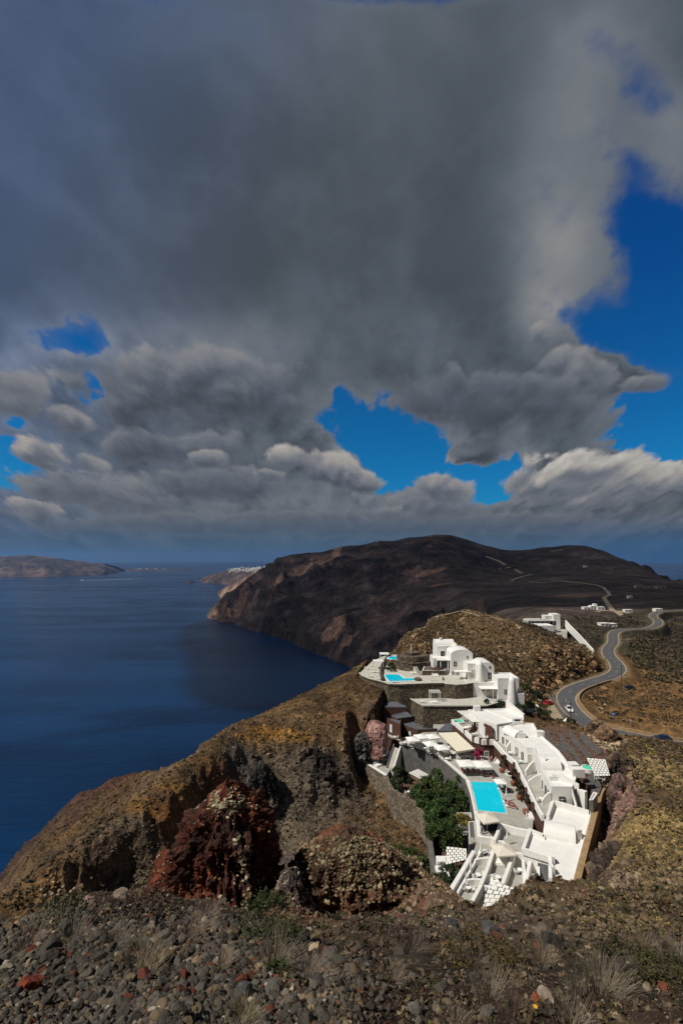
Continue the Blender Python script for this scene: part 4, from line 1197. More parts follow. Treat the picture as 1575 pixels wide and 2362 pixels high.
def opening(parent, A, B, px, py, w, h, name='window', dark=True, door_mat=None, label=None):
    """a window or a door with its frame and pane on the upright plane A-B; (px, py) is its centre"""
    p = at(A, B, px, py)
    d = Vector((B[0] - A[0], B[1] - A[1])).normalized()
    n = Vector((d.y, -d.x))
    if n.dot(Vector((p.x, p.y))) > 0:
        n = -n
    c = p + Vector((n.x, n.y, 0)) * 0.05
    rz = math.atan2(d.y, d.x)
    fm = MB()
    D3 = Vector((d.x, d.y, 0))
    b = 0.11 * min(1.0, w)
    for s in (-1, 1):
        fm.box(c + D3 * s * (w / 2 - b / 2), (b, 0.12, h), rz)
        fm.box(c + Vector((0, 0, s * (h / 2 - b / 2))), (w - 2 * b, 0.12, b), rz)
    fr = fm.build(name, M['window_frame'] if dark else M['white_paint'], parent)
    if label:
        tag(fr, label)
    N3 = Vector((n.x, n.y, 0))
    MB().box(p + N3 * 0.03, (w - 2 * b, 0.04, h - 2 * b), rz).build('pane' if name == 'window' else 'door_leaf', door_mat or M['dark_glass'], fr)
    if name == 'window':
        mm = MB().box(p + N3 * 0.065, (0.06, 0.03, h - 2 * b), rz)
        for k in (-1, 1):
            mm.box(p + N3 * 0.065 + Vector((0, 0, k * h * 0.16)), (w - 2 * b - 0.06, 0.026, 0.05), rz)
        mm.build('glazing_bar', M['white_paint'], fr)
    else:
        MB().box(p + N3 * 0.085 + D3 * w * 0.32, (0.05, 0.05, 0.16), rz).build('handle', M['dark_metal'], fr)
    return fr


def cen(poly, z):
    return (sum(p[0] for p in poly) / len(poly), sum(p[1] for p in poly) / len(poly), z)


def inset(poly, d):
    n = len(poly)
    a = sum(poly[i][0] * poly[(i + 1) % n][1] - poly[(i + 1) % n][0] * poly[i][1] for i in range(n))
    s = 1 if a > 0 else -1
    out = []
    for i in range(n):
        p, a_, b_ = Vector(poly[i]), Vector(poly[i - 1]), Vector(poly[(i + 1) % n])
        d1, d2 = (p - a_).normalized(), (b_ - p).normalized()
        n1, n2 = Vector((-d1.y, d1.x)), Vector((-d2.y, d2.x))
        m = n1 + n2
        m = m / max(0.35, m.length_squared / 2) if m.length > 1e-4 else n1
        out.append(tuple(p + m * d * s))
    return out


def house(name, label, cat, poly, z0, z1, wall, roof, rim=0.35, rim_t=0.3, rim_mat=None, group=None, cap=None):
    t = thing(name, label, cat, cen(poly, z0), group)
    MB().prism(poly, z0, z1, top=False).build('wall', M[wall], t)
    MB().add([(x, y, z1 - 0.02) for x, y in poly], [tuple(range(len(poly)))]).build('roof', M[roof], t)
    if rim:
        MB().rail(inset(poly, rim_t / 2 - 0.004), z1 - 0.05, rim + 0.05, rim_t, True).build('parapet', M[rim_mat or wall], t)
    return t


def terrace(name, label, poly, z0, z1, wall, floor, rim=0.0, rim_t=0.3, rim_mat=None, line=None, cat='terrace'):
    t = thing(name, label, cat, cen(poly, z1))
    MB().prism(poly, z0, z1 - 0.03, top=False).build('retaining_wall', M[wall], t)
    MB().add([(x, y, z1) for x, y in poly], [tuple(range(len(poly)))]).build('paving', M[floor], t)
    if rim:
        MB().rail(line or inset(poly, rim_t / 2 - 0.004), z1 - 0.15, rim + 0.15, rim_t, line is None).build('parapet', M[rim_mat or wall], t)
    return t


def rect(k, x0, x1, D, depth, yaw=0.0):
    """a house plan: its front from sight line x0 to x1 at distance D"""
    a, b = (q(k, x0, 0)[0] - CX) / F * D, (q(k, x1, 0)[0] - CX) / F * D
    c, s = math.cos(yaw), math.sin(yaw)
    A, W = Vector((a, D)), (b - a)
    dx, dy = Vector((c, s)) * W, Vector((-s, c)) * depth
    return [tuple(A), tuple(A + dx), tuple(A + dx + dy), tuple(A + dy)]


def zat(k, y, D):
    return -(q(k, 0, y)[1] - CY) / F * D


def steps(mb, a, b, w, z0, z1, n=12, under=1.2):
    a, b = Vector(a), Vector(b)
    d = (b - a)
    rz = math.atan2(d.y, d.x)
    for i in range(n):
        c = a + d * ((i + 0.5) / n)
        z = z0 + (z1 - z0) * (i + 1) / n
        mb.box((c.x, c.y, z - under / 2), (d.length / n - 0.004, w, under), rz)
    return mb


# ---- upper pool terrace
t = terrace('pool_terrace', 'upper hotel terrace on a high dark stone wall with a curved pool', T1, -49.5, -40, 'stone_wall', 'pale_paving')
MB().rail([Vector(p) for p in T1[:9]], -40.15, 0.42, 0.42).build('parapet', M['stone_wall'], t)
MB().rail([Vector(p) for p in T1[:9]], -39.73, 0.06, 0.5).build('coping', M['pale_paving'], t)
t = thing('stone_wall', 'dark curved stone wall dividing the lounge deck from the upper pool', 'wall', (*g(1, 240, 440, -40), -40))
MB().rail([g(1, *p, -40) for p in [(312, 285), (275, 330), (245, 380), (228, 420), (226, 465), (240, 515)]], -40, 1.3, 0.6).build('masonry', M['stone_wall'], t)
PU = gl(1, [(248, 453), (330, 450), (400, 452), (416, 462), (442, 485), (540, 486), (548, 500), (535, 512), (420, 517), (302, 525), (270, 490)], -39.95)
t = thing('swimming_pool', 'turquoise pool with curved narrow end on the upper terrace', 'pool', cen(PU, -40))
MB().prism(PU, -40.5, -39.93).build('water', M['pool_water'], t)
MB().rail(PU, -40.4, 0.52, 0.45, True, side=-0.5).build('coping', M['white_plaster'], t)
cc = Vector(g(1, 540, 430, -40)) + Vector((0, 7.2))
t = thing('stone_bastion', 'round tiered stone bastion behind the upper pool', 'bastion', (cc.x, cc.y, -40))
arc = [(math.cos(a), math.sin(a)) for a in np.linspace(math.pi * 1.02, math.pi * 2.0, 22)]
MB().prism([(cc.x + x * 6.9, cc.y + y * 6.9) for x, y in arc], -40, -37.3).build('tier', M['stone_wall'], t)
MB().prism([(cc.x + x * 5.6, cc.y + 0.5 + y * 5.6) for x, y in arc], -37.3, -35.4).build('tier', M['stone_wall'], t)
MB().prism([(cc.x - 0.6 + x * 3.4, cc.y + 0.8 + y * 3.4) for x, y in arc], -35.4, -34.5).build('tier', M['stone_wall'], t)
MB().rail([(cc.x + x * 6.9, cc.y + y * 6.9) for x, y in arc], -37.35, 0.3, 0.35).build('coping', M['stone_wall'], t)
c2 = Vector(g(1, 345, 305, -37.2))
t = thing('plunge_pool', 'small round bright plunge pool beside the stone bastion', 'pool', (c2.x, c2.y, -40))
MB().lathe((c2.x, c2.y, -40), [(2.6, 0), (2.6, 2.75)], 20).build('basin_wall', M['stone_wall'], t)
MB().lathe((c2.x, c2.y, -37.3), [(2.62, 0), (2.62, 0.12)], 20).build('coping', M['white_plaster'], t)
MB().lathe((c2.x, c2.y, -37.2), [(2.15, 0), (2.15, 0.07)], 20).build('water', M['pool_water'], t)
PL = gl(1, [(600, 462), (810, 462), (810, 425), (625, 405)], -40)
t = thing('planter_wall', 'low stone planter wall with pink flowers before the upper villa', 'planter', cen(PL, -40))
MB().prism(PL, -40, -38.4).build('masonry', M['stone_wall'], t)
MB().rail(inset(PL, 0.15), -38.42, 0.12, 0.3, True).build('coping', M['white_plaster'], t)
t = thing('stairway', 'short pale stair between the planter and the stone bastion', 'stairs', (*g(1, 580, 455, -40), -40))
steps(MB(), g(1, 585, 462, -40), Vector(g(1, 585, 462, -40)) + Vector((-1.2, 4)), 1.3, -40, -38, 10).build('tread', M['pale_paving'], t)

# ---- upper villas (white cubes and vaults)
W, RF = 'white_plaster', 'white_plaster'


def villa(name, label, parts, group=None):
    """parts: (zone, x0, x1, y roof, y foot, D, depth, yaw, vault rise or None)"""
    k, x0, x1, yt, yb, D, dep, yaw, v = parts[0]
    t = thing(name, label, 'villa', (*rect(k, x0, x1, D, dep, yaw)[0], zat(k, yb, D)))
    plans = []
    for (k, x0, x1, yt, yb, D, dep, yaw, v) in parts:
        pl = rect(k, x0, x1, D, dep, yaw)
        z0, z1 = zat(k, yb, D), zat(k, yt, D)
        MB().prism(pl, z0 - 1.5, z1, top=not v).build('wall', M[W], t)
        if v:
            a = (Vector(pl[0]) + Vector(pl[1])) / 2
            b = (Vector(pl[2]) + Vector(pl[3])) / 2
            if v < 0:      # the vault runs across the front
                a, b = (Vector(pl[0]) + Vector(pl[3])) / 2, (Vector(pl[1]) + Vector(pl[2])) / 2
                MB().vault(a, b, dep - 0.01, -v, z1 - 0.01).build('roof', M[RF], t)
            else:
                MB().vault(a, b, (Vector(pl[0]) - Vector(pl[1])).length - 0.01, v, z1 - 0.01).build('roof', M[RF], t)
        else:
            MB().rail(inset(pl, 0.14), z1 - 0.03, 0.38, 0.28, True).build('parapet', M[W], t)
        plans.append((pl, z0, z1))
    return t, plans


V1, p1 = villa('villa', 'white villa with a vaulted upper storey, topmost of the stepped houses', [(1, 735, 905, 205, 305, 161, 5.5, 0.0, None), (1, 722, 892, 188, 300, 164, 5.0, 0.0, -1.7)])
pl, z0, z1 = p1[0]
cx_ = (Vector(pl[0]) + Vector(pl[2])) / 2
MB().box((cx_.x - 1, cx_.y + 2, z1 + 1.7), (0.8, 0.8, 1.6)).build('chimney', M[W], V1)
MB().rail([Vector(pl[1]) + Vector((0.4, 0.2)), Vector(pl[1]) + Vector((0.4, 4.0))], z1 - 1, 1.9, 0.35).build('parapet', M[W], V1)
opening(V1, pl[0], pl[1], *q(1, 785, 265), 1.7, 2.1, 'door', False, M['dark_glass'])
opening(V1, pl[0], pl[1], *q(1, 878, 264), 0.7, 0.8)
V2, p2 = villa('villa', 'white villa with a gabled vault and deep shaded porch in the middle of the group', [(1, 862, 1058, 270, 468, 153, 7, 0.0, 1.5), (1, 700, 862, 318, 405, 156, 6, 0.0, None)])
pl, z0, z1 = p2[1]
MB().box(((pl[0][0] + pl[1][0]) / 2 + 1.2, pl[0][1] - 0.9, z1 + 0.1), (6.4, 1.8, 0.22)).build('porch_roof', M[W], V2)
for f_ in (0.0, 0.5, 1.0):
    MB().box((pl[0][0] + 2.2 + 5.0 * f_, pl[0][1] - 1.6, (z0 + z1) / 2), (0.25, 0.25, z1 - z0 - 0.1)).build('porch_post', M[W], V2)
for x_ in (765, 825):
    opening(V2, pl[0], pl[1], *q(1, x_, 362), 2.2, 2.2, 'door', True, M['dark_glass'])
pl, z0, z1 = p2[0]
opening(V2, pl[0], pl[1], *q(1, 898, 357), 0.95, 1.5)
opening(V2, pl[0], pl[1], *q(1, 1010, 298), 0.55, 0.75)
opening(V2, pl[0], pl[1], *q(1, 916, 447), 1.0, 1.3)
opening(V2, pl[0], pl[1], *q(1, 878, 440), 0.6, 0.9)
V3, p3 = villa('villa', 'white villa with a round tapered chimney tower and tall window', [(1, 1092, 1250, 380, 515, 147, 7, 0.0, 1.3), (1, 1012, 1092, 365, 512, 148, 6, 0.0, None)])
pl, z0, z1 = p3[0]
tp = P(*q(1, 1125, 512), 146.2)
MB().lathe((tp.x, tp.y, tp.z - 1), [(1.25, 0), (1.2, 1.5), (0.75, 6.2), (0.6, 7.2), (0.3, 7.3), (0.28, 7.7)], 18).build('chimney', M[W], V3, True)
opening(V3, pl[0], pl[1], *q(1, 1212, 467), 1.15, 2.1)
opening(V3, pl[0], pl[1], *q(1, 1212, 390), 0.7, 0.7)
pl2, z0, z1 = p3[1]
opening(V3, pl2[0], pl2[1], *q(1, 1063, 455), 1.2, 3.4, 'door', False, M['pale_paving'])
MB().box((*(Vector(pl2[0]) + Vector((-1.6, 0.6))), z0 + 3.0), (5.0, 2.2, 0.2)).build('awning', M['white_cloth'], V3)
for f_ in (0.3, 4.2):
    MB().tube((pl2[0][0] - 4.1 + f_, pl2[0][1] - 0.4, z0), (pl2[0][0] - 4.1 + f_, pl2[0][1] - 0.4, z0 + 3.0), 0.09).build('porch_post', M['white_paint'], V3)
V4, p4 = villa('villa', 'lowest white villa with long shaded porch and round tower by the stone terrace', [(1, 1005, 1320, 535, 645, 144, 6, 0.0, None), (1, 1285, 1475, 498, 680, 141, 7, 0.0, None), (1, 1440, 1525, 640, 740, 138.5, 7, 0.0, None)])
pl, z0, z1 = p4[0]
opening(V4, pl[0], pl[1], *q(1, 1045, 597), 1.1, 2.3, 'door', True, M['dark_glass'])
for x_ in (1153, 1198):
    opening(V4, pl[0], pl[1], *q(1, x_, 592), 0.75, 0.7)
MB().box((pl[0][0] + 7.4, pl[0][1] - 1.4, z1 - 1.0), (7.6, 2.8, 0.2)).build('awning', M['white_cloth'], V4)
for f_ in (3.7, 7.4, 11.0):
    MB().tube((pl[0][0] + f_, pl[0][1] - 2.7, z0), (pl[0][0] + f_, pl[0][1] - 2.7, z1 - 1.05), 0.09).build('porch_post', M['white_paint'], V4)
pl, z0, z1 = p4[1]
tp = P(*q(1, 1412, 722), 139.2)
MB().lathe((tp.x, tp.y, tp.z - 1), [(1.55, 0), (1.5, 1.5), (0.95, 8.0), (0.8, 9.2), (0.4, 9.35), (0.2, 9.5)], 18).build('chimney', M[W], V4, True)
opening(V4, pl[0], pl[1], *q(1, 1352, 610), 0.75, 1.4)
opening(V4, pl[0], pl[1], *q(1, 1355, 705), 0.7, 1.1, 'door', True, M['wood'])
GW = [P(*q(1, x, y), D) for x, y, D in [(1140, 640, 139.5), (1200, 668, 139), (1270, 690, 138.6), (1330, 700, 138.4), (1385, 712, 138.4)]]
MB().rail([(p.x, p.y) for p in GW], [p.z - 2.6 for p in GW], [2.75, 2.5, 2.9, 3.0, 3.2], 0.35).build('parapet', M[W], V4)

# ---- stone terrace under the upper one
t = terrace('stone_terrace', 'stone walled terrace with white pergola below the upper pool wall', T2, -53, -44.5, 'stone_wall', 'pale_paving')
MB().rail([Vector(p) for p in T2[:5]], -44.6, 0.32, 0.5).build('coping', M['pale_paving'], t)
t = thing('stairway', 'stone stair between dark walls rising to the upper pool terrace', 'stairs', (*g(1, 850, 655, -44.5), -44.5))
a_ = Vector(g(1, 845, 660, -44.5))
steps(MB(), a_, a_ + Vector((0.4, 4.5)), 1.5, -44.5, -40.6, 16).build('tread', M['pale_paving'], t)
MB().rail([a_ + Vector((1.1, -0.4)), a_ + Vector((1.3, 3.8))], -44.5, [2.2, 4.3], 0.5).build('side_wall', M['stone_wall'], t)
MB().rail([a_ + Vector((-1.1, 0.8)), a_ + Vector((-1.0, 4.4))], -44.5, [3.6, 5.2], 0.5).build('side_wall', M['stone_wall'], t)

# ---- brown plastered houses with grey roofs
BRN = [('small brown house with a grey pyramid roof under the stone terrace', [(255, 752), (460, 752), (452, 740), (292, 676), (257, 690)], -46.2, -53),
       ('brown house block with flat grey roof, second down the row', [(322, 826), (380, 855), (518, 835), (455, 788)], -47.6, -54),
       ('long brown house with grey roof, white door and window above the restaurant', [(385, 888), (560, 955), (738, 946), (600, 935), (515, 880)], -49.2, -54.5)]
BH = []
for lb, pts_, z1, z0 in BRN:
    pl = gl(1, pts_, z1)
    h_ = house('brown_house', lb, 'house', pl, z0, z1, 'brown_plaster', 'grey_roof', 0.12, 0.3, 'grey_roof')
    BH.append((h_, pl))
h_, pl = BH[2]
opening(h_, pl[0], pl[1], *q(1, 440, 968), 0.8, 1.2)
opening(h_, pl[0], pl[1], *q(1, 490, 1000), 0.8, 1.9, 'door', False, M['white_paint'])
pk = MB()
pl = BH[0][1]
ap = Vector(cen(pl, 0)).to_2d()
pk.add([(x, y, -46.05) for x, y in inset(pl, 0.3)] + [(ap.x, ap.y, -45.0)], [(i, (i + 1) % 5, 5) for i in range(5)])
pk.build('roof_cap', M['grey_roof'], BH[0][0])
BT = gl(1, [(185, 985), (232, 962), (330, 985), (452, 1032), (395, 1070)], -52)
t = terrace('house_terrace', 'brown walled terrace with a white chair below the brown houses', BT, -57, -52, 'brown_plaster', 'paving')
MB().rail([Vector(BT[1]), Vector(BT[0]), Vector(BT[4]), Vector(BT[3])], -52.05, 0.5, 0.35).build('parapet', M['brown_plaster'], t)
BB = gl(1, [(180, 845), (280, 850), (300, 970), (190, 985), (172, 900)], -48.2)
h_ = house('brown_house', 'tall narrow brown house with a slanting wall beside the pink rock', 'house', [g(1, 282, 850, -48), g(1, 300, 960, -51), g(1, 405, 1010, -51), g(1, 410, 860, -48)], -54, -48, 'brown_plaster', 'grey_roof', 0.15, 0.3)
A_, B_ = g(1, 300, 960, -51), g(1, 405, 1010, -51)
opening(h_, A_, B_, *q(1, 320, 940), 0.9, 2.2, 'door', False, M['white_paint'])
t = thing('roof_slab', 'dark slanting roof slab tucked under the stone terrace wall', 'roof', (*g(1, 800, 930, -48.5), -50))
MB().prism(gl(1, [(742, 948), (880, 948), (868, 900), (820, 905)], -48.5), -50.5, [-48.9, -48.9, -48.2, -48.2]).build('slab', M['grey_roof'], t)
MB().prism(gl(1, [(735, 978), (890, 976), (885, 955), (740, 955)], -49.4), -51.5, -49.4).build('lean_to', M['grey_roof'], t)

# ---- pool deck with its high wall
t = thing('pool_deck', 'paved deck of the long pool and the restaurant on a high grey wall', 'terrace', cen(DECK, -50))
MB().prism(DECK, -59.5, -50.03, top=False).build('retaining_wall', M['grey_wall'], t)
PB = [g(2, 336, 800, -50), g(2, 393, 1058, -50), g(2, 655, 1087, -50), g(2, 572, 806, -50)]
MB().add([(x, y, -50) for x, y in DECK], [tuple(range(len(DECK)))]).build('paving', M['paving'], t)
MB().rail([Vector(p) for p in DECK[:6]], -50.2, 0.5, 0.45).build('coping', M['white_plaster'], t)
MB().rail([Vector(p) for p in DECK[5:11]], -50.3, 0.42, 0.75).build('coping', M['white_plaster'], t)
t = thing('swimming_pool', 'long rectangular turquoise pool on the lower deck', 'pool', cen(PB, -50))
MB().prism(PB, -50.3, -49.93).build('water', M['pool_water'], t)
MB().rail(PB, -50.3, 0.43, 0.4, True, side=-0.5).build('coping', M['pale_paving'], t)

# ---- brown terrace with white coping and the far flat roof
t = terrace('roof_terrace', 'brown walled room terrace with white coping above the restaurant', BTER, -51, -46.8, 'brown_plaster', 'paving', 0.0)
MB().rail([Vector(p) for p in BTER[:5]], -47.1, 1.25, 0.45).build('parapet', M['white_plaster'], t)
for f_ in (0.1, 0.33, 0.52, 0.7, 0.86):
    L_ = BTER[:5]
    i_ = min(3, int(f_ * 4))
    p_ = Vector(L_[i_]).lerp(Vector(L_[i_ + 1]), f_ * 4 - i_)
    d_ = Vector(L_[i_ + 1]) - Vector(L_[i_])
    MB().box((p_.x, p_.y, -46.4), (0.55, 0.55, 1.7), math.atan2(d_.y, d_.x)).build('pier', M['brown_plaster'], t)
opening(t, BTER[3], BTER[4], *q(2, 475, 545), 1.15, 1.5, 'window', False)
HR1 = house('flat_roofed_house', 'farthest flat white roofed wing with a brown front', 'house', R1, -50, -43, 'white_plaster', 'white_plaster', 0.28, 0.3)
MB().prism([tuple(Vector(R1[6]) + Vector((0.05, -0.12))), tuple(Vector(R1[5]) + Vector((-1.2, -0.12))), tuple(Vector(R1[5]) + Vector((-1.2, 0.0))), tuple(Vector(R1[6]) + Vector((0.05, 0.0)))], -46.8, -43.3).build('front_panel', M['brown_plaster'], HR1)
opening(HR1, R1[6], tuple(Vector(R1[5]) + Vector((0, -0.16))), *q(2, 532, 330), 0.6, 1.1)
opening(HR1, tuple(Vector(R1[6]) + Vector((0.1, -0.25))), tuple(Vector(R1[5]) + Vector((0, -0.25))), *q(2, 470, 345), 1.2, 2.4, 'door', False, M['white_paint'])
e_ = Vector(R1[1])
MB().rail([e_ + Vector((0.2, 0)), Vector(R1[2]) + Vector((0.1, 0))], -43, [2.6, 0.8], 0.5).build('parapet', M['white_plaster'], HR1)
MB().rail([Vector(g(2, 470, 148, -43)), Vector(g(2, 700, 245, -43))], -43, 0.22, 0.3).build('roof_kerb', M['white_plaster'], HR1)
a_ = g(2, 388, 152, -43)
MB().box((a_[0], a_[1], -42.3), (1.7, 1.2, 1.3)).build('chimney', M['white_plaster'], HR1)
a_ = g(2, 745, 250, -43)
MB().box((a_[0], a_[1], -42.5), (2.6, 1.4, 1.0)).build('roof_vent', M['white_plaster'], HR1)
MB().box((a_[0], a_[1] - 0.72, -42.5), (1.4, 0.06, 0.5)).build('vent_grille', M['window_frame'], HR1)
t = thing('side_wall', 'dark slanting side wall of the steps on the brown terrace', 'wall', (*g(2, 400, 370, -46.8), -46.8))
MB().rail([g(2, 315, 372, -46.8), g(2, 385, 320, -46.8), g(2, 450, 290, -46.8)], -46.8, [0.7, 2.4, 3.0], 0.4).build('masonry', M['brown_plaster'], t)

# ---- the long white wing
HR2 = house('long_white_house', 'long white wing of rooms with vaulted roofs above the pool deck', 'house', R2, -50, -43.5, 'white_plaster', 'white_plaster', 0.30, 0.3)
for x0, y0, x1, y1, w_, r_ in ((668, 338, 782, 396, 3.6, 1.5), (935, 640, 1118, 648, 5.0, 1.9)):
    MB().vault(g(2, x0, y0, -43.5), g(2, x1, y1, -43.5), w_, r_, -43.5).build('vault', M['white_plaster'], HR2, False)
for x, y, sx, sy, h_ in ((790, 395, 1.7, 1.1, 1.2), (958, 385, 1.8, 1.2, 1.3), (1262, 690, 1.6, 1.6, 1.4), (1295, 745, 2.4, 1.4, 1.6)):
    a_ = g(2, x, y, -43.5)
    MB().box((a_[0], a_[1], -43.5 + h_ / 2), (sx, sy, h_)).build('chimney', M['white_plaster'], HR2)
a_ = g(2, 1095, 785, -43.5)
MB().box((a_[0], a_[1], -43.1), (2.2, 0.2, 0.8)).build('roof_bench', M['white_paint'], HR2)
fac = [R2[0], R2[1]]
for (x, y, w_, h_, nm) in ((627, 422, 0.9, 1.5, 'window'), (667, 462, 1.1, 2.2, 'door'), (750, 535, 1.1, 2.4, 'door'), (802, 562, 0.9, 1.6, 'window')):
    opening(HR2, R2[0], R2[1], *q(2, x, y), w_, h_, nm, True, M['dark_glass'] if nm == 'window' else M['pale_paving'])
opening(HR2, R2[1], R2[2], *q(2, 865, 590), 0.9, 2.2, 'door', False, M['pale_paving'])
for (x, y, w_, h_, nm) in ((907, 690, 0.9, 2.2, 'door'), (928, 720, 0.7, 1.1, 'window'), (952, 762, 0.7, 1.0, 'window'), (982, 820, 0.7, 1.4, 'window'), (1012, 885, 1.0, 2.2, 'door'), (1035, 905, 0.8, 1.3, 'window')):
    opening(HR2, R2[3] if y < 740 else R2[4], R2[4] if y < 740 else R2[5], *q(2, x, y), w_, h_, nm, True, M['dark_glass'])
opening(HR2, R2[5], R2[6], *q(2, 1158, 968), 1.15, 1.5)
t = terrace('room_terrace', 'narrow terrace of the white wing with brown wall and white coping', ROOMT, -50.6, -46.8, 'brown_plaster', 'paving')
MB().rail([Vector(p) for p in ROOMT[:7]], -47.1, 1.05, 0.5).build('parapet', M['white_plaster'], t)
for x, y in ((735, 640), (783, 735), (848, 870), (912, 1005), (650, 570)):
    p_ = Vector(g(2, x, y, -46.6)) + Vector((-0.28, -0.1))
    MB().box((p_.x, p_.y, -47.0), (0.4, 0.6, 1.7), 0.3).build('pier', M['brown_plaster'], t)
for i_, (xa, ya, xb, yb, lb) in enumerate(((655, 520, 718, 500, 'far quarter round white screen wall on the room terrace'), (828, 738, 908, 715, 'white quarter round screen wall below the vaulted room'), (850, 835, 985, 835, 'long wavy white screen wall on the room terrace'), (975, 1015, 1055, 1010, 'nearest white screen wall by the end of the white wing'))):
    t = thing('screen_wall', lb, 'wall', (*g(2, xa, ya, -46.8), -46.8))
    a_, b_ = Vector(g(2, xa, ya, -46.8)), Vector(g(2, xb, yb, -46.8))
    ps_ = [a_.lerp(b_, k / 8) for k in range(9)]
    MB().rail(ps_, -46.8, [1.0 + 1.5 * math.sin(math.pi / 2 * k / 8) for k in range(9)], 0.3).build('screen', M['white_plaster'], t)

# ---- near roof, its vault, stairs
HR3 = house('flat_roofed_house', 'near flat white roof with a long white barrel vault', 'house', R3, -52, -47, 'white_plaster', 'white_plaster', 0.32, 0.34)
MB().vault(g(3, 1000, 378, -47), g(3, 1275, 438, -47), 3.9, 1.7, -47).build('vault', M['white_plaster'], HR3)
a_ = g(3, 1293, 440, -47)
MB().box((a_[0], a_[1], -46.2), (0.9, 1.2, 1.6), 0.2).build('chimney', M['white_plaster'], HR3)
lip = [Vector(g(3, *p, -46.9)) for p in [(1030, 275), (1075, 147), (1240, 190), (1420, 237)]]
MB().rail(lip, -47.0, [0.9, 1.1, 1.0, 0.8], 0.45).build('parapet', M['white_plaster'], HR3)
MB().rail([Vector(g(3, *p, -47)) for p in [(985, 445), (868, 400), (808, 575), (1052, 650), (1052, 846)]], -47.2, 0.9, 0.5).build('parapet', M['white_plaster'], HR3)
for y_ in (665, 760):
    a_ = g(3, 1065, y_, -47)
    MB().box((a_[0], a_[1], -46.4), (0.5, 1.0, 1.2)).build('chimney', M['white_plaster'], HR3)
t = thing('stairway', 'grey outdoor stair between white walls at the end of the long wing', 'stairs', (*g(2, 1310, 1055, -47), -47))
a_, b_ = Vector(g(2, 1315, 1050, -46.9)), Vector(g(2, 1272, 865, -43.5))
steps(MB(), a_, b_, 1.25, -46.9, -43.5, 18, 1.6).build('tread', M['grey_gravel'], t)
dv = (b_ - a_).normalized()
nv = Vector((-dv.y, dv.x))
MB().rail([a_ + nv * 0.8, b_ + nv * 0.8], [-47, -44.2], 1.2, 0.3).build('side_wall', M['white_plaster'], t)
MB().rail([a_ - nv * 1.35 - dv * 0.5, a_ - nv * 1.3 + dv * 3.0, b_ - nv * 1.2, b_ - nv * 1.0 + dv * 3.5], [-49, -49, -47, -45], [5.3, 5.0, 4.3, 2.6], 0.9).build('side_wall', M['white_plaster'], t)
pE = [g(2, 1400, 1085, -46.5), g(2, 1440, 1080, -46.5), g(2, 1480, 920, -44.5), g(2, 1440, 905, -44.5)]
t = thing('grey_shed', 'small grey store block behind the stair wall', 'shed', cen(pE, -48))
MB().prism(pE, -49, -44.2).build('wall', M['paving'], t)
MB().rail(inset(pE, 0.12), -44.22, 0.14, 0.24, True).build('coping', M['white_plaster'], t)

# ---- lower courts in front
t = terrace('court_terrace', 'nearest white walled terraces divided into narrow courts', LOWER, -56, -50.3, 'white_plaster', 'paving')


def court_wall(pts_, h, th=0.42, z=-50.3, parent=t):
    return MB().rail([Vector(g(3, x, y, z + (h if not hasattr(h, '__len__') else h[0]))) for x, y in pts_], z - 0.3, [k + 0.3 for k in h] if hasattr(h, '__len__') else h + 0.3, th).build('court_wall', M['white_plaster'], parent)


court_wall([(362, 556), (260, 730), (155, 905)], 1.3, 0.6)
court_wall([(420, 560), (330, 720), (205, 940)], 0.7)
court_wall([(540, 545), (490, 700), (425, 860)], 1.3, 0.5)
court_wall([(425, 865), (380, 950), (330, 1040)], 1.5, 0.5)
court_wall([(722, 580), (680, 690), (622, 850)], 1.3, 0.5)
court_wall([(600, 312), (740, 350), (885, 378)], 1.2, 0.5)
court_wall([(598, 318), (575, 390), (545, 460)], 1.3, 0.5)
court_wall([(880, 385), (845, 480), (808, 575)], 1.6, 0.5)
court_wall([(540, 470), (620, 470), (715, 570), (800, 585)], 0.8, 0.4)
court_wall([(805, 640), (820, 760), (812, 905)], 2.2, 0.4)
court_wall([(430, 865), (520, 885), (625, 855)], 1.0, 0.35)
court_wall([(400, 425), (530, 440), (545, 460)], 1.0, 0.45)
court_wall([(370, 640), (420, 625), (495, 620)], 0.9, 0.35)
court_wall([(300, 820), (360, 812), (425, 815)], 0.9, 0.35)
court_wall([(815, 930), (880, 890), (945, 850), (1045, 845)], 2.6, 0.5)
court_wall([(810, 940), (760, 985), (640, 1030), (470, 1088), (330, 1045)], 0.7, 0.5)
court_wall([(870, 650), (850, 730), (840, 810)], 2.4, 0.45)
court_wall([(940, 650), (945, 740), (945, 835)], 2.4, 0.4)
t2 = thing('stairway', 'grey steps sunk between white walls beside the near roof', 'stairs', (*g(3, 980, 800, -49), -49.6))
steps(MB(), g(3, 985, 830, -48.9), g(3, 985, 700, -48.0), 1.5, -49.2, -47.6, 9, 1.4).build('tread', M['grey_gravel'], t2)
# ochre walls
OC = [Vector(g(6, x, y, -46.4)) for x, y in [(835, 515), (770, 610), (740, 720), (705, 850), (650, 1050), (605, 1220), (560, 1400), (540, 1475)]]
t = thing('plaster_wall', 'long ochre topped wall running between the white roofs and the cliff', 'wall', (OC[3].x, OC[3].y, -50))
MB().rail(OC, -52, 5.6, .9).build('masonry', M['ochre_plaster'], t)
OB = [Vector(g(6, x, y, -47.2)) for x, y in [(545, 1490), (400, 1497), (290, 1500), (190, 1512)]]
t = thing('plaster_wall', 'short ochre wall along the front edge of the near roof', 'wall', (OB[1].x, OB[1].y, -50))
MB().rail(OB, -52.4, 5.1, 0.5).build('masonry', M['ochre_plaster'], t)

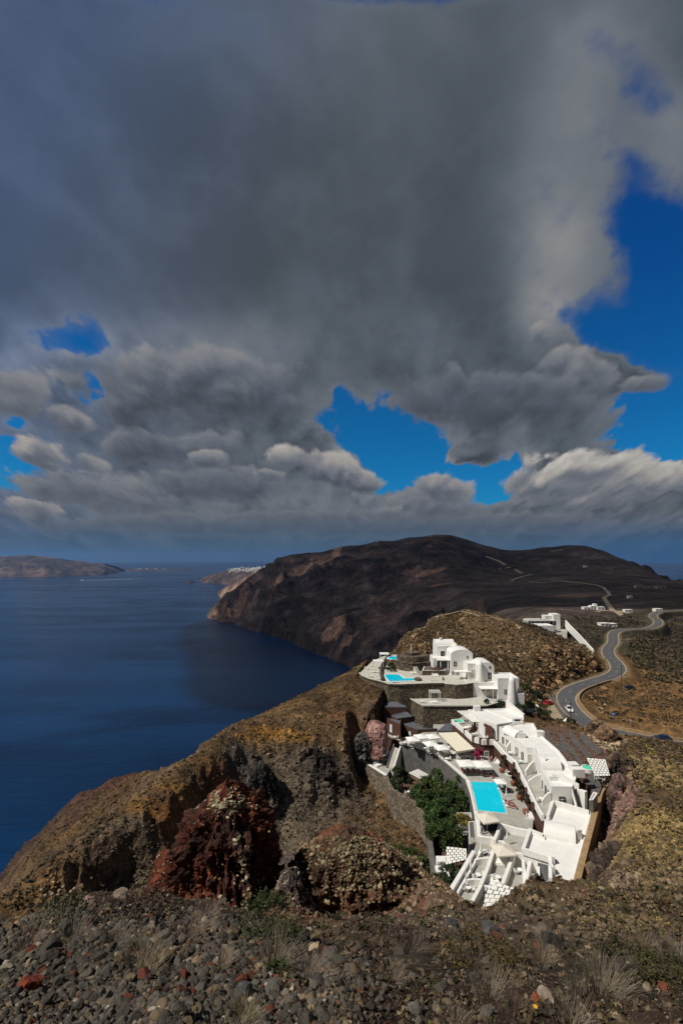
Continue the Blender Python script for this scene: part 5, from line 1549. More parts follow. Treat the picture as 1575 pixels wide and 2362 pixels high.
# ---- garden side
GL = [Vector(g(5, x, y, -55.6)) for x, y in [(10, 565), (90, 602), (200, 672), (370, 778), (400, 860), (450, 945), (560, 1010), (700, 1078), (790, 1200), (880, 1355)]] + [Vector(G(x, y, -55.6)) for x, y in [(991, 1935), (997, 1985), (1003, 2035)]]
t = thing('stone_wall', 'long rubble retaining wall curving down around the garden', 'wall', (GL[4].x, GL[4].y, -60))
MB().rail(GL, [-62 - 0.6 * (i > 3) for i in range(len(GL))], [6.4 + 0.6 * (i > 3) for i in range(len(GL))], 0.7).build('masonry', M['pale_stone_wall'], t)
MB().rail(GL[9:], -55.62, 0.12, 0.95).build('coping', M['grey_wall'], t)
MB().rail(GL[:4], -55.62, 0.16, 0.75).build('coping', M['white_plaster'], t)
t = terrace('lounge_terrace', 'small paved lounge terrace with jacuzzi and checked shade below the brown houses', LOUNGE, -59, -56, 'pale_stone_wall', 'paving')
t = thing('stairway', 'long straight pale stair climbing from the garden along the grey wall', 'stairs', (*g(5, 400, 720, -56), -58))
a_, b_ = Vector(g(5, 405, 725, -56.5)), Vector(g(5, 500, 490, -52.5))
steps(MB(), a_, b_, 1.7, -57, -51.5, 22, 1.5).build('tread', M['pale_paving'], t)
dv = (b_ - a_).normalized()
nv = Vector((-dv.y, dv.x))
for s_, m_ in ((1.05, 'grey_wall'), (-1.05, 'white_plaster')):
    MB().rail([a_ + nv * s_, b_ + nv * s_], [-59, -56], [2.8, 5.3], 0.35).build('side_wall', M[m_], t)
PG = [g(3, *p, -54) for p in [(205, 222), (338, 222), (360, 345), (225, 352)]]
t = thing('planter_box', 'square grey planter of dry yellow plants below the pool edge', 'planter', cen(PG, -56))
MB().prism(PG, -58, -54.2).build('box_wall', M['grey_wall'], t)
MB().rail(inset(PG, 0.2), -54.2, 0.45, 0.4, True).build('rim', M['pale_paving'], t)
PG2 = [g(3, *p, -54) for p in [(310, 350), (372, 345), (392, 545), (318, 560)]]
t = thing('service_block', 'dark grey service block beside the pool wall', 'shed', cen(PG2, -56))
MB().prism(PG2, -58.2, -52.9).build('wall', M['grey_roof'], t)
MB().rail(inset(PG2, 0.15), -52.92, 0.2, 0.3, True).build('coping', M['pale_paving'], t)
MB().box((*g(3, 345, 470, -52.8), -52.7), (1.0, 1.4, 0.3)).build('hatch', M['paving'], t)
# white steps below the near checked shade
t = thing('white_steps', 'white stepped wall under the checked shade by the garden foot', 'steps', (*G(1012, 2000, -55.5), -57))
for i_, (x, y, w_, h_) in enumerate(((1022, 1995, 2.4, 1.6), (1015, 2010, 1.6, 1.0), (1027, 2018, 1.3, 0.6))):
    a_ = G(x, y, -55.5)
    MB().box((a_[0], a_[1], -56.5 + h_ / 2), (w_, 1.6, h_ + 1)).build('step', M['white_plaster'], t)

tag(MB().prism([tuple(v) for v in inset(GARDEN, .3)], -64, -58.1).build('garden_soil', M['brown_soil']), kind='structure')
# ---- striped bank behind the wing
for i_, (pts_, z_, nm, m_, lb) in enumerate((
        ([(190, 60), (215, 100), (300, 170), (385, 240), (430, 300), (500, 370), (560, 420), (620, 520), (680, 600), (745, 645), (770, 600), (850, 490), (860, 300), (790, 200), (700, 130), (560, 30), (400, -20), (260, -20)], -46.3, 'bank', 'brown_soil', None),
        ([(205, 20), (262, 20), (320, 110), (430, 190), (500, 290), (570, 370), (585, 400), (555, 405), (500, 340), (430, 250), (330, 170), (260, 110)], -46.15, 'path', 'path_gravel', None),
        ([(360, 50), (410, 50), (450, 140), (500, 180), (600, 330), (600, 365), (565, 350), (480, 230), (390, 160)], -46.14, 'path', 'path_gravel', None),
        ([(460, 40), (500, 40), (560, 120), (640, 200), (700, 280), (640, 285), (560, 200), (480, 120)], -46.16, 'path', 'path_gravel', None),
        ([(570, 50), (640, 70), (680, 130), (770, 190), (775, 245), (740, 250), (640, 170), (580, 110)], -46.13, 'path', 'path_gravel', None),
        ([(610, 520), (660, 440), (700, 440), (800, 510), (770, 600), (745, 650), (690, 600)], -46.12, 'path', 'path_gravel', None))):
    pl = gl(6, pts_, z_)
    mb = MB().add([(x, y, z_) for x, y in pl], [tuple(range(len(pl)))]) if i_ else MB().prism(pl, -50, z_)
    tag(mb.build(nm, M[m_]), kind='structure')

# ------------------------------------------------------------------ road, car park
def ribbon(name, line, w, dz, m, kind='structure', side=0.0):
    vs, fs = [], []
    for i, p in enumerate(line):
        a, b = line[max(0, i - 1)], line[min(len(line) - 1, i + 1)]
        d = Vector((b.x - a.x, b.y - a.y)).normalized()
        n = Vector((-d.y, d.x))
        for s in (-1, 1):
            k = side + s * w / 2
            vs.append((p.x + n.x * k, p.y + n.y * k, p.z + dz))
        if i:
            fs.append((2 * i - 2, 2 * i - 1, 2 * i + 1, 2 * i))
    return tag(MB().add(vs, fs).build(name, M[m]), kind=kind)


ribbon('road_shoulder', ROAD3, 7.0, -0.22, 'dust')
ribbon('road', ROAD3, 5.5, -0.17, 'asphalt')
dash = MB()
for i in range(4, len(ROAD3) - 6, 6):
    seg = ROAD3[i:i + 3]
    for a, b in zip(seg[:-1], seg[1:]):
        d = Vector((b.x - a.x, b.y - a.y)).normalized()
        n = Vector((-d.y, d.x)) * 0.08
        dash.add([(a.x - n.x, a.y - n.y, a.z - 0.16), (b.x - n.x, b.y - n.y, b.z - 0.16), (b.x + n.x, b.y + n.y, b.z - 0.16), (a.x + n.x, a.y + n.y, a.z - 0.16)], [(0, 1, 2, 3)])
tag(dash.build('centre_line', M['road_paint']), kind='structure')
CP_ = gl(4, [(322, 1012), (372, 985), (440, 1090), (505, 1180), (548, 1245), (450, 1228), (388, 1205), (375, 1150), (335, 1060)], -50.1)
tag(MB().prism(CP_, -54, -50.1).build('car_park', M['dust']), kind='structure')
pw = [Vector(g(4, x, y, -50.0)) for x, y in [(330, 950), (375, 990), (440, 1085), (495, 1165), (545, 1200)]]
t = thing('roadside_wall', 'long low dark wall between the road and the hotel car park', 'wall', (pw[1].x, pw[1].y, -50.3))
MB().rail(pw, -51.5, 2.1, 0.5).build('masonry', M['grey_wall'], t)
for lb, side, i0, i1, m_ in (('pale low wall along the outer edge of the lower road', 4.0, 6, 62, 'ochre_plaster'), ('low dark kerb wall on the hotel side of the lower road', -4.0, 2, 44, 'pale_stone_wall')):
    ln = ROAD3[i0:i1]
    pts_ = []
    for i, p in enumerate(ln):
        a, b = ln[max(0, i - 1)], ln[min(len(ln) - 1, i + 1)]
        d = Vector((b.x - a.x, b.y - a.y)).normalized()
        pts_.append((p.x + d.y * side, p.y - d.x * side))
    t = thing('roadside_wall', lb, 'wall', (pts_[0][0], pts_[0][1], ln[0].z))
    MB().rail(pts_, [p.z - 1.2 for p in ln], 1.65, 0.45).build('masonry', M[m_], t)


# ------------------------------------------------------------------ vehicles
def make_car(label, paint, long=4.2, tall=1.48):
    t = thing('parked_car', label, 'car')
    L, wd = long / 2, 0.86
    low = [(-L, .30), (-L, .72), (-L * .93, .86), (-L * .40, .92), (L * .45, .90), (L * .93, .74), (L, .60), (L, .28)]
    mb = MB()
    n = len(low)
    for s, k in ((-1, 0), (1, 1)):
        pass
    vs = []
    for y, sc in ((-wd, 0.97), (-wd * .9, 1.0), (wd * .9, 1.0), (wd, 0.97)):
        vs += [(x * sc, y, z if z < .35 else (z if abs(y) < wd * .95 else z - .06)) for x, z in low]
    fs = []
    for k in range(3):
        fs += [(k * n + i, k * n + (i + 1) % n, (k + 1) * n + (i + 1) % n, (k + 1) * n + i) for i in range(n)]
    fs += [tuple(range(n)), tuple(range(3 * n, 4 * n))[::-1]]
    mb.add(vs, fs)
    cab = [(-L * .86, .88), (-L * .66, tall - .06), (-L * .2, tall), (L * .12, tall - .03), (L * .5, .90)]
    rf = MB()
    vs = [(x * .96, y * (1 if z < 1 else .8), z) for y in (-wd * .92, wd * .92) for x, z in cab]
    fs = [(i, i + 1, 5 + i + 1, 5 + i) for i in (1, 2)]
    rf.add(vs, fs)
    rf.box((-L * .2, 0, tall - .01), (L * .62, 1.2, .05))
    for sgn in (-1, 1):
        for x0, z0, x1, z1 in ((-L * .80, .9, -L * .63, tall - .07), (L * .47, .9, L * .12, tall - .05), (-L * .12, .9, -L * .12, tall - .04)):
            rf.tube((x0, sgn * wd * .9, z0), (x1, sgn * wd * .74, z1), .045, n=6)
    mb.build('body', M[paint], t)
    rf.build('roof', M[paint], t)
    gmb = MB().add([(x * .94, y * (.99 if z < 1 else .785), z - .015) for y in (-wd * .92, wd * .92) for x, z in cab], [(0, 1, 6, 5), (3, 4, 9, 8), (4, 3, 2, 1, 0), (5, 6, 7, 8, 9), (1, 2, 7, 6), (2, 3, 8, 7)])
    gmb.build('window_glass', M['dark_glass'], t)
    for sx in (-1, 1):
        for sy in (-1, 1):
            w_ = MB().tube((sx * L * .62, sy * .70, .32), (sx * L * .62, sy * .89, .32), .32, n=16).build('wheel', M['rubber'], t)
            MB().tube((sx * L * .62, sy * .88, .32), (sx * L * .62, sy * .905, .32), .19, n=12).build('rim', M['paint_silver'], w_)
    for sy in (-1, 1):
        MB().box((L * .955, sy * .62, .66), (.14, .34, .13)).build('headlight', M['white_paint'], t)
        MB().box((-L * .975, sy * .68, .72), (.10, .22, .18)).build('tail_light', M['red_lamp'], t)
        MB().box((L * .38, sy * .98, .95), (.12, .2, .12)).build('wing_mirror', M[paint], t)
    return t


def set_on(o, x, y, z, rz, tilt=0.0):
    o.location = (x, y, z)
    o.rotation_euler = (0, 0, rz)
    return o


def road_at(px, py, lane=0.0):
    """a place on the road beside photo pixel (px, py), and the road's direction there"""
    best = min(range(1, len(ROAD3) - 1), key=lambda i: (CX + ROAD3[i].x / ROAD3[i].y * F - px) ** 2 + (CY - ROAD3[i].z / ROAD3[i].y * F - py) ** 2)
    a, p, b = ROAD3[best - 1], ROAD3[best], ROAD3[best + 1]
    d = Vector((b.x - a.x, b.y - a.y)).normalized()
    return p + Vector((d.y, -d.x, 0)) * lane, math.atan2(d.y, d.x)


p_, r_ = road_at(1316, 1648, -1.1)
set_on(make_car('white hatchback driving down the road beside the hotel car park', 'paint_white', 4.1, 1.5), p_.x, p_.y, p_.z - .16, r_ + math.pi)
p_, r_ = road_at(1520, 1712, 1.7)
set_on(make_car('dark navy saloon on the pale lower road at the edge', 'paint_navy', 4.5, 1.42), p_.x, p_.y, p_.z - .16, r_)
a_ = g(4, 1075, 838, -51.3)
set_on(make_car('black car parked on the dusty lay-by beside the pole', 'paint_black', 4.3, 1.45), a_[0], a_[1], ground_z(*a_) + 0.05, math.radians(165))
a_ = g(4, 348, 1040, -50.1)
set_on(make_car('small red car parked by the scooter in the hotel car park', 'paint_red', 3.7, 1.45), a_[0], a_[1], -50.1, math.radians(30))


def make_scooter(label):
    t = thing('scooter', label, 'scooter')
    for x in (-.62, .62):
        MB().tube((x, -.06, .24), (x, .06, .24), .24, n=14).build('wheel', M['rubber'], t)
    MB().box((-.4, 0, .58), (.75, .32, .36)).box((.1, 0, .3), (.6, .3, .1)).box((.5, 0, .6), (.12, .36, .7), 0, 0).build('body', M['paint_white'], t)
    MB().box((-.38, 0, .80), (.7, .28, .1)).build('seat', M['black_cloth'], t)
    MB().tube((.55, 0, .4), (.45, 0, 1.05), .04).tube((.45, -.33, 1.05), (.45, .33, 1.05), .025).build('handlebar', M['dark_metal'], t)
    MB().box((.55, 0, .88), (.08, .2, .16)).build('headlight', M['white_paint'], t)
    return t


a_ = g(4, 280, 1025, -50.1)
set_on(make_scooter('white scooter parked beside the small red car'), a_[0], a_[1], -50.1, 1.1)


# ------------------------------------------------------------------ people
def skinned(name, pts, edges, m, parent, sub=2):
    me = bpy.data.meshes.new(name)
    me.from_pydata([p[:3] for p in pts], edges, [])
    o = bpy.data.objects.new(name, me)
    o.parent = parent
    COL.objects.link(o)
    sk = o.modifiers.new('skin', 'SKIN')
    for v, p in zip(me.skin_vertices[0].data, pts):
        v.radius = (p[3], p[3] if len(p) < 5 else p[4])
        v.use_root = False
    me.skin_vertices[0].data[0].use_root = True
    o.modifiers.new('sub', 'SUBSURF').levels = sub
    o.modifiers['sub'].render_levels = sub
    me.materials.append(M[m])
    sk.use_smooth_shade = True
    return o


def make_person(label, shirt, legs, stride=0.12):
    t = thing('person', label, 'person')
    body = [(0, 0, .94, .13, .10), (0, 0, 1.15, .12, .09), (0, 0, 1.38, .15, .10), (0, .0, 1.50, .055), (0, .01, 1.60, .085, .095), (0, .01, 1.70, .07, .085),
            (.20, 0, 1.42, .055), (.25, .02, 1.14, .042), (.24, -.12, .92, .032), (-.20, 0, 1.42, .055), (-.26, .02, 1.14, .042), (-.24, -.10, .91, .032),
            (.10, 0, .86, .09), (.10, -stride, .48, .06), (.10, -stride * .9, .09, .04), (.10, -stride - .16, .04, .035), (-.10, 0, .86, .09), (-.10, stride, .48, .06), (-.10, stride * 1.4, .09, .04), (-.10, stride * 1.4 - .16, .04, .035)]
    ed = [(0, 1), (1, 2), (2, 3), (3, 4), (4, 5), (2, 6), (6, 7), (7, 8), (2, 9), (9, 10), (10, 11), (0, 12), (12, 13), (13, 14), (14, 15), (0, 16), (16, 17), (17, 18), (18, 19)]
    for s, h0 in ((1, 8), (-1, 11)):          # palm, four fingers and a thumb on each hand
        hx, hy, hz = body[h0][:3]
        b = len(body)
        body.append((hx, hy - .03, hz - .07, .03, .018))
        ed.append((h0, b))
        for k in range(4):
            body.append((hx + s * (.018 * (k - 1.5)), hy - .05 - .006 * k, hz - .155 + .008 * abs(k - 1.2), .008))
            ed.append((b, b + 1 + k))
        body.append((hx - s * .035, hy - .07, hz - .09, .009))
        ed.append((b, b + 5))
    body_o = skinned('body', body, ed, 'skin', t)
    g_ = .016
    skinned('shirt', [(0, 0, .95, .135 + g_, .11 + g_), (0, 0, 1.15, .12 + g_, .09 + g_), (0, 0, 1.38, .15 + g_, .10 + g_), (0, 0, 1.47, .07), (.20, 0, 1.42, .055 + g_), (.245, .015, 1.2, .05 + g_), (-.20, 0, 1.42, .055 + g_), (-.25, .015, 1.2, .05 + g_)],
            [(0, 1), (1, 2), (2, 3), (2, 4), (4, 5), (2, 6), (6, 7)], shirt, t)
    skinned('trousers', [(0, 0, .95, .13 + g_, .105 + g_), (.10, 0, .84, .09 + g_), (.10, -stride, .48, .065 + g_), (.10, -stride * .9, .10, .05 + g_), (-.10, 0, .84, .09 + g_), (-.10, stride, .48, .065 + g_), (-.10, stride * 1.4, .10, .05 + g_)],
            [(0, 1), (1, 2), (2, 3), (0, 4), (4, 5), (5, 6)], legs, t)
    skinned('hair', [(0, .035, 1.71, .085, .085), (0, .05, 1.66, .085, .075)], [(0, 1)], 'black_cloth', t)
    fm = MB()
    for s in (-1, 1):
        fm.box((s * .032, -.082, 1.645), (.022, .012, .012))
    fm.build('eyes', M['black_cloth'], t)
    MB().add([(-.012, -.085, 1.60), (.012, -.085, 1.60), (0, -.11, 1.605), (0, -.085, 1.645)], [(0, 1, 2), (0, 2, 3), (1, 3, 2)]).build('nose', M['skin'], t)
    return t


a_ = g(3, 433, 410, -50)
set_on(make_person('person in a lilac shirt and black trousers standing under the big parasol by the pool', 'lilac_shirt', 'black_cloth'), a_[0], a_[1], -50, 0.6)
p_, r_ = road_at(1404, 1530, -3.6)
set_on(make_person('person in a white top walking along the road at the bend', 'white_cloth', 'black_cloth', .2), p_.x, p_.y, p_.z - .16, 0.4)

# ------------------------------------------------------------------ poles and signs
for px, top, base, lb in ((1432, 1531, 1583, 'farthest wooden power pole, beside the black car on the lay-by'), (1377, 1574, 1634, 'wooden power pole standing on the inside of the road bend'), (1315, 1616, 1679, 'wooden power pole in front of the white car')):
    p = hit(px, base)
    h = (base - top) / F * p.y
    t = thing('power_pole', lb, 'pole', p)
    MB().tube(p - Vector((0, 0, .5)), p + Vector((0, 0, h)), .16, .10, 10).build('pole', M['pole_wood'], t)
    MB().box(p + Vector((0, 0, h - .55)), (1.7, .12, .12), .5).build('crossarm', M['pole_wood'], t)
    for k in (-.7, -.25, .25, .7):
        MB().lathe(p + Vector((k * math.cos(.5), k * math.sin(.5), h - .48)), [(.05, 0), (.08, .06), (.05, .16), (.02, .18)], 8).build('insulator', M['white_paint'], t)
for px, py, m_, w_, h_, lb in ((1413.5, 1660, 'blue_sign', 1.5, 1.0, 'blue rectangular road sign on a post in the brown verge'), (1453, 1676, 'pink_sign', .8, .8, 'small red and white road sign on a thin post')):
    p = hit(px, py)
    t = thing('road_sign', lb, 'sign', p)
    MB().tube(p - Vector((0, 0, .4)), p + Vector((0, 0, 2.1)), .04).build('post', M['paint_silver'], t)
    if w_ > 1:
        MB().box(p + Vector((0, -.06, 1.7)), (w_, .04, h_)).build('panel', M[m_], t)
        MB().box(p + Vector((0, -.085, 1.9)), (w_ * .7, .01, .12)).box(p + Vector((0, -.085, 1.6)), (w_ * .5, .01, .1)).build('marking', M['white_paint'], t)
    else:
        MB().tube(p + Vector((0, -.05, 1.8)), p + Vector((0, -.09, 1.8)), .4, n=20).build('panel', M[m_], t)
        MB().tube(p + Vector((0, -.09, 1.8)), p + Vector((0, -.10, 1.8)), .26, n=20).build('face', M['white_paint'], t)


# ------------------------------------------------------------------ furniture prototypes
def make_parasol(name, label, cloth, size=3.0, h=2.55, rise=.55, closed=False):
    t = thing(name, label, 'parasol')
    MB().tube((0, 0, 0), (0, 0, h + rise * .9), .045, n=8).build('pole', M['white_paint'], t)
    MB().box((0, 0, .06), (.6, .6, .12)).build('base', M['paving'], t)
    s = size / 2
    if closed:
        MB().lathe((0, 0, 0), [(.10, 1.0), (.17, 1.15), (.13, 1.9), (.05, h + .35), (.02, h + .4)], 10).build('canopy', M[cloth], t)
    else:
        c = MB()
        n = 8
        rim = [(s, 0), (s, s), (0, s), (-s, s), (-s, 0), (-s, -s), (0, -s), (s, -s)]
        vs = [(x * .04, y * .04, h + rise) for x, y in rim] + [(x * .55, y * .55, h + rise * .42) for x, y in rim] + [(x, y, h) for x, y in rim] + [(x, y, h - .22) for x, y in rim] + [(x * .98, y * .98, h - .02) for x, y in rim] + [(x * .04, y * .04, h + rise - .03) for x, y in rim]
        fs = []
        for k in range(5):
            fs += [(k * n + i, (k + 1) * n + i, (k + 1) * n + (i + 1) % n, k * n + (i + 1) % n) for i in range(n)]
        fs += [tuple(range(n))]
        c.add(vs, fs)
        c.build('canopy', M[cloth], t)
        r_ = MB()
        for x, y in rim[1::2]:
            r_.tube((0, 0, h + rise - .1), (x * .95, y * .95, h - .03), .018, n=5)
        r_.build('rib_frame', M['white_paint'], t)
    return t


def make_lounger(label, cushion, frame='white_paint'):
    t = thing('sun_lounger', label, 'sun lounger')
    MB().box((0, 0, .30), (.68, 1.95, .06)).build('frame', M[frame], t)
    for sx in (-.28, .28):
        for sy in (-.85, .7):
            MB().box((sx, sy, .135), (.06, .06, .27)).build('leg', M[frame], t)
    MB().box((0, -.35, .385), (.62, 1.25, .11)).build('mattress', M[cushion], t)
    MB().box((0, .56, .60), (.62, .78, .10), 0, math.radians(38)).build('backrest', M[cushion], t)
    MB().box((0, .70, .775), (.5, .26, .09), 0, math.radians(38)).build('pillow', M['pale_cushion'], t)
    return t


def make_chair(label, m_='white_paint', seat='pale_cushion'):
    t = thing('dining_chair', label, 'chair')
    MB().box((0, 0, .46), (.48, .48, .07)).build('seat', M[seat], t)
    MB().box((0, .23, .74), (.48, .05, .5), 0, -.12).build('backrest', M[m_], t)
    for sx in (-.2, .2):
        for sy in (-.2, .2):
            MB().box((sx, sy, .215), (.05, .05, .43)).build('leg', M[m_], t)
        MB().box((sx * 1.15, 0, .64), (.05, .46, .04)).build('armrest', M[m_], t)
    return t


def make_table(label, m_='white_paint', r=.48):
    t = thing('cafe_table', label, 'table')
    MB().lathe((0, 0, .70), [(r, 0), (r, .04)], 18).build('table_top', M[m_], t)
    MB().tube((0, 0, .04), (0, 0, .70), .04).build('leg', M['dark_metal'], t)
    MB().lathe((0, 0, 0), [(.26, 0), (.24, .04)], 14).build('base', M['dark_metal'], t)
    return t


def make_daybed(label, frame='white_paint', sx=2.0, sy=1.5):
    t = thing('daybed', label, 'daybed')
    MB().box((0, 0, .2), (sx, sy, .3)).build('frame', M[frame], t)
    MB().box((0, -.05, .42), (sx - .1, sy - .2, .16)).build('mattress', M['white_cloth'], t)
    MB().box((0, sy / 2 - .08, .62), (sx, .14, .6)).build('backrest', M[frame], t)
    for k in (-.3, .3):
        MB().box((k * sx, sy / 2 - .3, .6), (.5, .18, .3), 0, -.3).build('cushion', M['pale_cushion'], t)
    return t


def pos(k, x, y, z, dz=0.0):
    """stands at level z below a spot seen dz above it"""
    a = g(k, x, y, z + dz)
    return (a[0], a[1], z)


rnd = random.Random(5)
# restaurant parasols, tables and chairs
pr_ = make_parasol('parasol', 'white square parasol over the tables along the restaurant edge', 'white_cloth', 3.1)
u_ = []
for x, y in ((690, 330), (788, 300), (928, 298), (905, 385), (1035, 432)):
    place(pr_, u_, pos(5, x, y, -50, 2.7), rnd.uniform(-.1, .35), 1, None, 'restaurant parasols')
ch_ = make_chair('white armchair at a cafe table on the restaurant edge')
tb_ = make_table('round white cafe table on the restaurant edge above the grey wall')
uc, ut = [], []
for x, y in ((590, 392), (650, 398), (715, 412), (775, 425), (838, 458), (893, 478), (955, 492), (1003, 522), (1058, 552), (1100, 585), (1120, 505), (1165, 525), (860, 425), (740, 385)):
    b_ = Vector(pos(5, x, y, -50, .4))
    place(tb_, ut, b_, 0, 1, None, 'restaurant tables')
    for a in (0.4, 2.5, 4.4)[:rnd.choice((2, 3))]:
        a += rnd.uniform(-.3, .3)
        place(ch_, uc, b_ + Vector((math.cos(a) * .75, math.sin(a) * .75, 0)), a - math.pi / 2, 1, None, 'restaurant chairs')
# awning
AW = [g(2, *p, -47.0) for p in [(40, 360), (205, 355), (370, 487), (208, 512)]]
t = thing('awning', 'large cream sailcloth awning over the restaurant', 'awning', cen(AW, -50))
zz_ = [-46.8, -46.8, -47.3, -47.3]
MB().prism(AW, [z - .06 for z in zz_], zz_, True, True).build('canopy', M['cream_cloth'], t)
MB().rail([Vector(AW[3]) + Vector((0, -.03)), Vector(AW[2]) + Vector((0, -.03))], -47.7, .42, .04).build('valance', M['cream_cloth'], t)
for c_ in list(AW) + [Vector(AW[0]).lerp(Vector(AW[3]), .5), Vector(AW[1]).lerp(Vector(AW[2]), .5)]:
    MB().tube((c_[0], c_[1], -50), (c_[0], c_[1], -47.08), .07).build('post', M['white_paint'], t)
for k in (.25, .5, .75):
    a_, b_ = Vector(AW[0]).lerp(Vector(AW[1]), k), Vector(AW[3]).lerp(Vector(AW[2]), k)
    MB().tube((a_.x, a_.y, -46.93), (b_.x, b_.y, -47.43), .04, n=6).build('rafter', M['white_paint'], t)
for k, (u, v) in enumerate(((.3, .3), (.6, .35), (.35, .62), (.66, .66), (.4, .88), (.72, .9))):
    a_ = Vector(AW[0]).lerp(Vector(AW[1]), u).lerp(Vector(AW[3]).lerp(Vector(AW[2]), u), v)
    place(tb_, ut, (a_.x, a_.y, -50), 0, 1, 'round white cafe table in the shade of the cream awning', 'awning tables')
    for a in (0.2, 3.3):
        place(ch_, uc, (a_.x + math.cos(a) * .8, a_.y + math.sin(a) * .8, -50), a - math.pi / 2, 1, 'white armchair in the shade of the cream awning', 'awning chairs')
# deck parasols and loungers
pd_ = make_parasol('parasol', 'left one of two wide white parasols over the row of loungers', 'white_cloth', 3.5, 2.45, .4)
ud = []
place(pd_, ud, pos(2, 285, 622, -50, 2.6), .05)
place(pd_, ud, pos(2, 437, 630, -50, 2.6), .05, 1, 'right one of two wide white parasols over the row of loungers')
lg_ = make_lounger('sun lounger with red brown cushion in the row under the wide parasols', 'red_cushion')
ul = []
for x, y in ((262, 700), (315, 704), (365, 708), (412, 712), (462, 722), (520, 742)):
    place(lg_, ul, pos(2, x, y, -50, .3), .12, 1, None, 'loungers under the wide parasols')
for x, y, a, lb in ((622, 868, .9, 'red cushioned lounger under the small round parasol, nearer the pool'), (668, 862, .9, 'red cushioned lounger under the small round parasol, nearer the brown wall'),
                    (672, 985, 1.05, 'red cushioned lounger beside the closed parasol, farther of the pair'), (700, 1018, 1.05, 'red cushioned lounger beside the closed parasol, nearer of the pair')):
    place(lg_, ul, pos(2, x, y, -50, .3), a, 1.08, lb)
ps_ = make_parasol('parasol', 'small white parasol standing open between the pool and the brown wall', 'white_cloth', 2.2, 2.3, .4)
ps_.location = pos(2, 600, 788, -50, 2.4)
pc_ = make_parasol('parasol', 'closed white parasol beside the pool loungers', 'white_cloth', 2, 2.5, .3, True)
uq = []
for k, x, y, z, lb in ((2, 655, 975, -50, None), (3, 662, 505, -50.3, 'tall closed parasol in the farther grey court'), (3, 335, 790, -50.3, 'closed cream parasol in the left court'), (3, 290, 920, -50.3, 'closed cream parasol in the nearest left court'), (3, 425, 612, -50.3, 'closed cream parasol by the round court table'),
                       (2, 403, 405, -46.8, 'closed white parasol on the brown walled room terrace'), (2, 1007, 672, -43.5, 'closed grey parasol on the roof before the big vault'), (2, 865, 625, -46.8, 'closed cream parasol in the doorway corner of the white wing'), (1, 690, 512, -40, 'closed parasol by the daybed on the upper pool terrace'), (1, 500, 262, -34.5, 'closed parasol on top of the stone bastion')):
    place(pc_, uq, pos(k, x, y, z), rnd.random(), 1, lb)
pb_ = make_parasol('parasol', 'big tilted cream parasol shading dark chairs at the near end of the pool', 'pale_cushion', 3.3, 2.6, .6)
ub = []
place(pb_, ub, pos(2, 482, 1108, -50, 2.8), .25)
place(pb_, ub, pos(3, 625, 528, -50.3, 2.8), .1, .95, 'big cream parasol over the white daybed in the middle court')
ld_ = make_lounger('dark lounger with black cushion under the big parasol at the pool end', 'black_cloth', 'dark_metal')
uu = []
for x, y in ((450, 345), (492, 348), (535, 352), (572, 350)):
    place(ld_, uu, pos(3, x, y, -50, .3), .1, 1, None, 'dark loungers at the pool end')
db_ = make_daybed('white daybed under the cream parasol in the middle court', 'white_paint', 2.6, 1.7)
uy = []
place(db_, uy, pos(3, 605, 655, -50.3, .3), -.1)
for k, x, y, z, a, lb in ((1, 720, 462, -40, 0, 'white daybed on the upper pool terrace'), (1, 712, 700, -44.5, .1, 'white daybed under the slatted pergola'), (2, 576, 610, -50, 1.0, 'white bench with cushions in the arch of the brown wall'), (2, 682, 715, -50, 1.0, 'white bench with cushions against the middle of the brown wall'),
                          (3, 870, 235, -50, 1.2, 'white bench at the foot of the brown wall near the courts'), (3, 520, 830, -50.3, .2, 'white sofa at the near end of the middle court'), (5, 270, 645, -56, .7, 'low daybed on the lounge terrace under the brown houses'), (2, 290, 305, -46.8, .6, 'round white daybed beside the green jacuzzi')):
    place(db_, uy, pos(k, x, y, z, .3), a, .85, lb)
# small tables with two chairs on the room terraces and courts
ct_ = make_table('round white table on the room terrace', 'white_paint', .42)
cc_ = make_chair('pale chair on the room terrace')
u1, u2 = [], []
for k, x, y, z, wh in ((2, 355, 372, -46.8, 'on the brown walled terrace by the closed parasol'), (2, 455, 402, -46.8, 'on the brown walled terrace by the curved parapet'), (2, 690, 540, -46.8, 'behind the far quarter round screen'), (2, 783, 618, -46.8, 'below the black framed door'), (2, 902, 790, -46.8, 'between two white screen walls'), (2, 968, 958, -46.8, 'at the end of the room terrace'),
                       (3, 465, 575, -50.3, 'in the small court by the pool wall'), (3, 402, 790, -50.3, 'in the left court'), (3, 312, 905, -50.3, 'in the nearest left court'), (3, 580, 810, -50.3, 'at the end of the middle court'), (3, 778, 745, -50.3, 'in the long right court'), (3, 902, 795, -50, 'in the narrow white yard'), (2, 1110, 740, -43.5, 'on the white roof by the big vault'),
                       (1, 600, 700, -44.5, 'on the stone terrace corner'), (5, 470, 320, -52, 'on the brown house terrace'), (1, 960, 485, -40, 'by the awning of the upper villa'), (1, 800, 372, -38, 'in the shaded villa porch'), (5, 365, 600, -56, 'in the checked shade of the lounge terrace'), (6, 760, 490, -46.1, 'under the checked shade behind the wing'), (5, 640, 985, -57, 'in the garden corner')):
    b_ = Vector(pos(k, x, y, z, .4))
    place(ct_, u1, b_, 0, 1, 'small round white table ' + wh)
    for a in (rnd.uniform(-.4, .4), math.pi + rnd.uniform(-.4, .4)):
        place(cc_, u2, b_ + Vector((math.cos(a) * .72, math.sin(a) * .72, 0)), a - math.pi / 2, 1, 'pale chair ' + wh, 'chairs ' + wh)
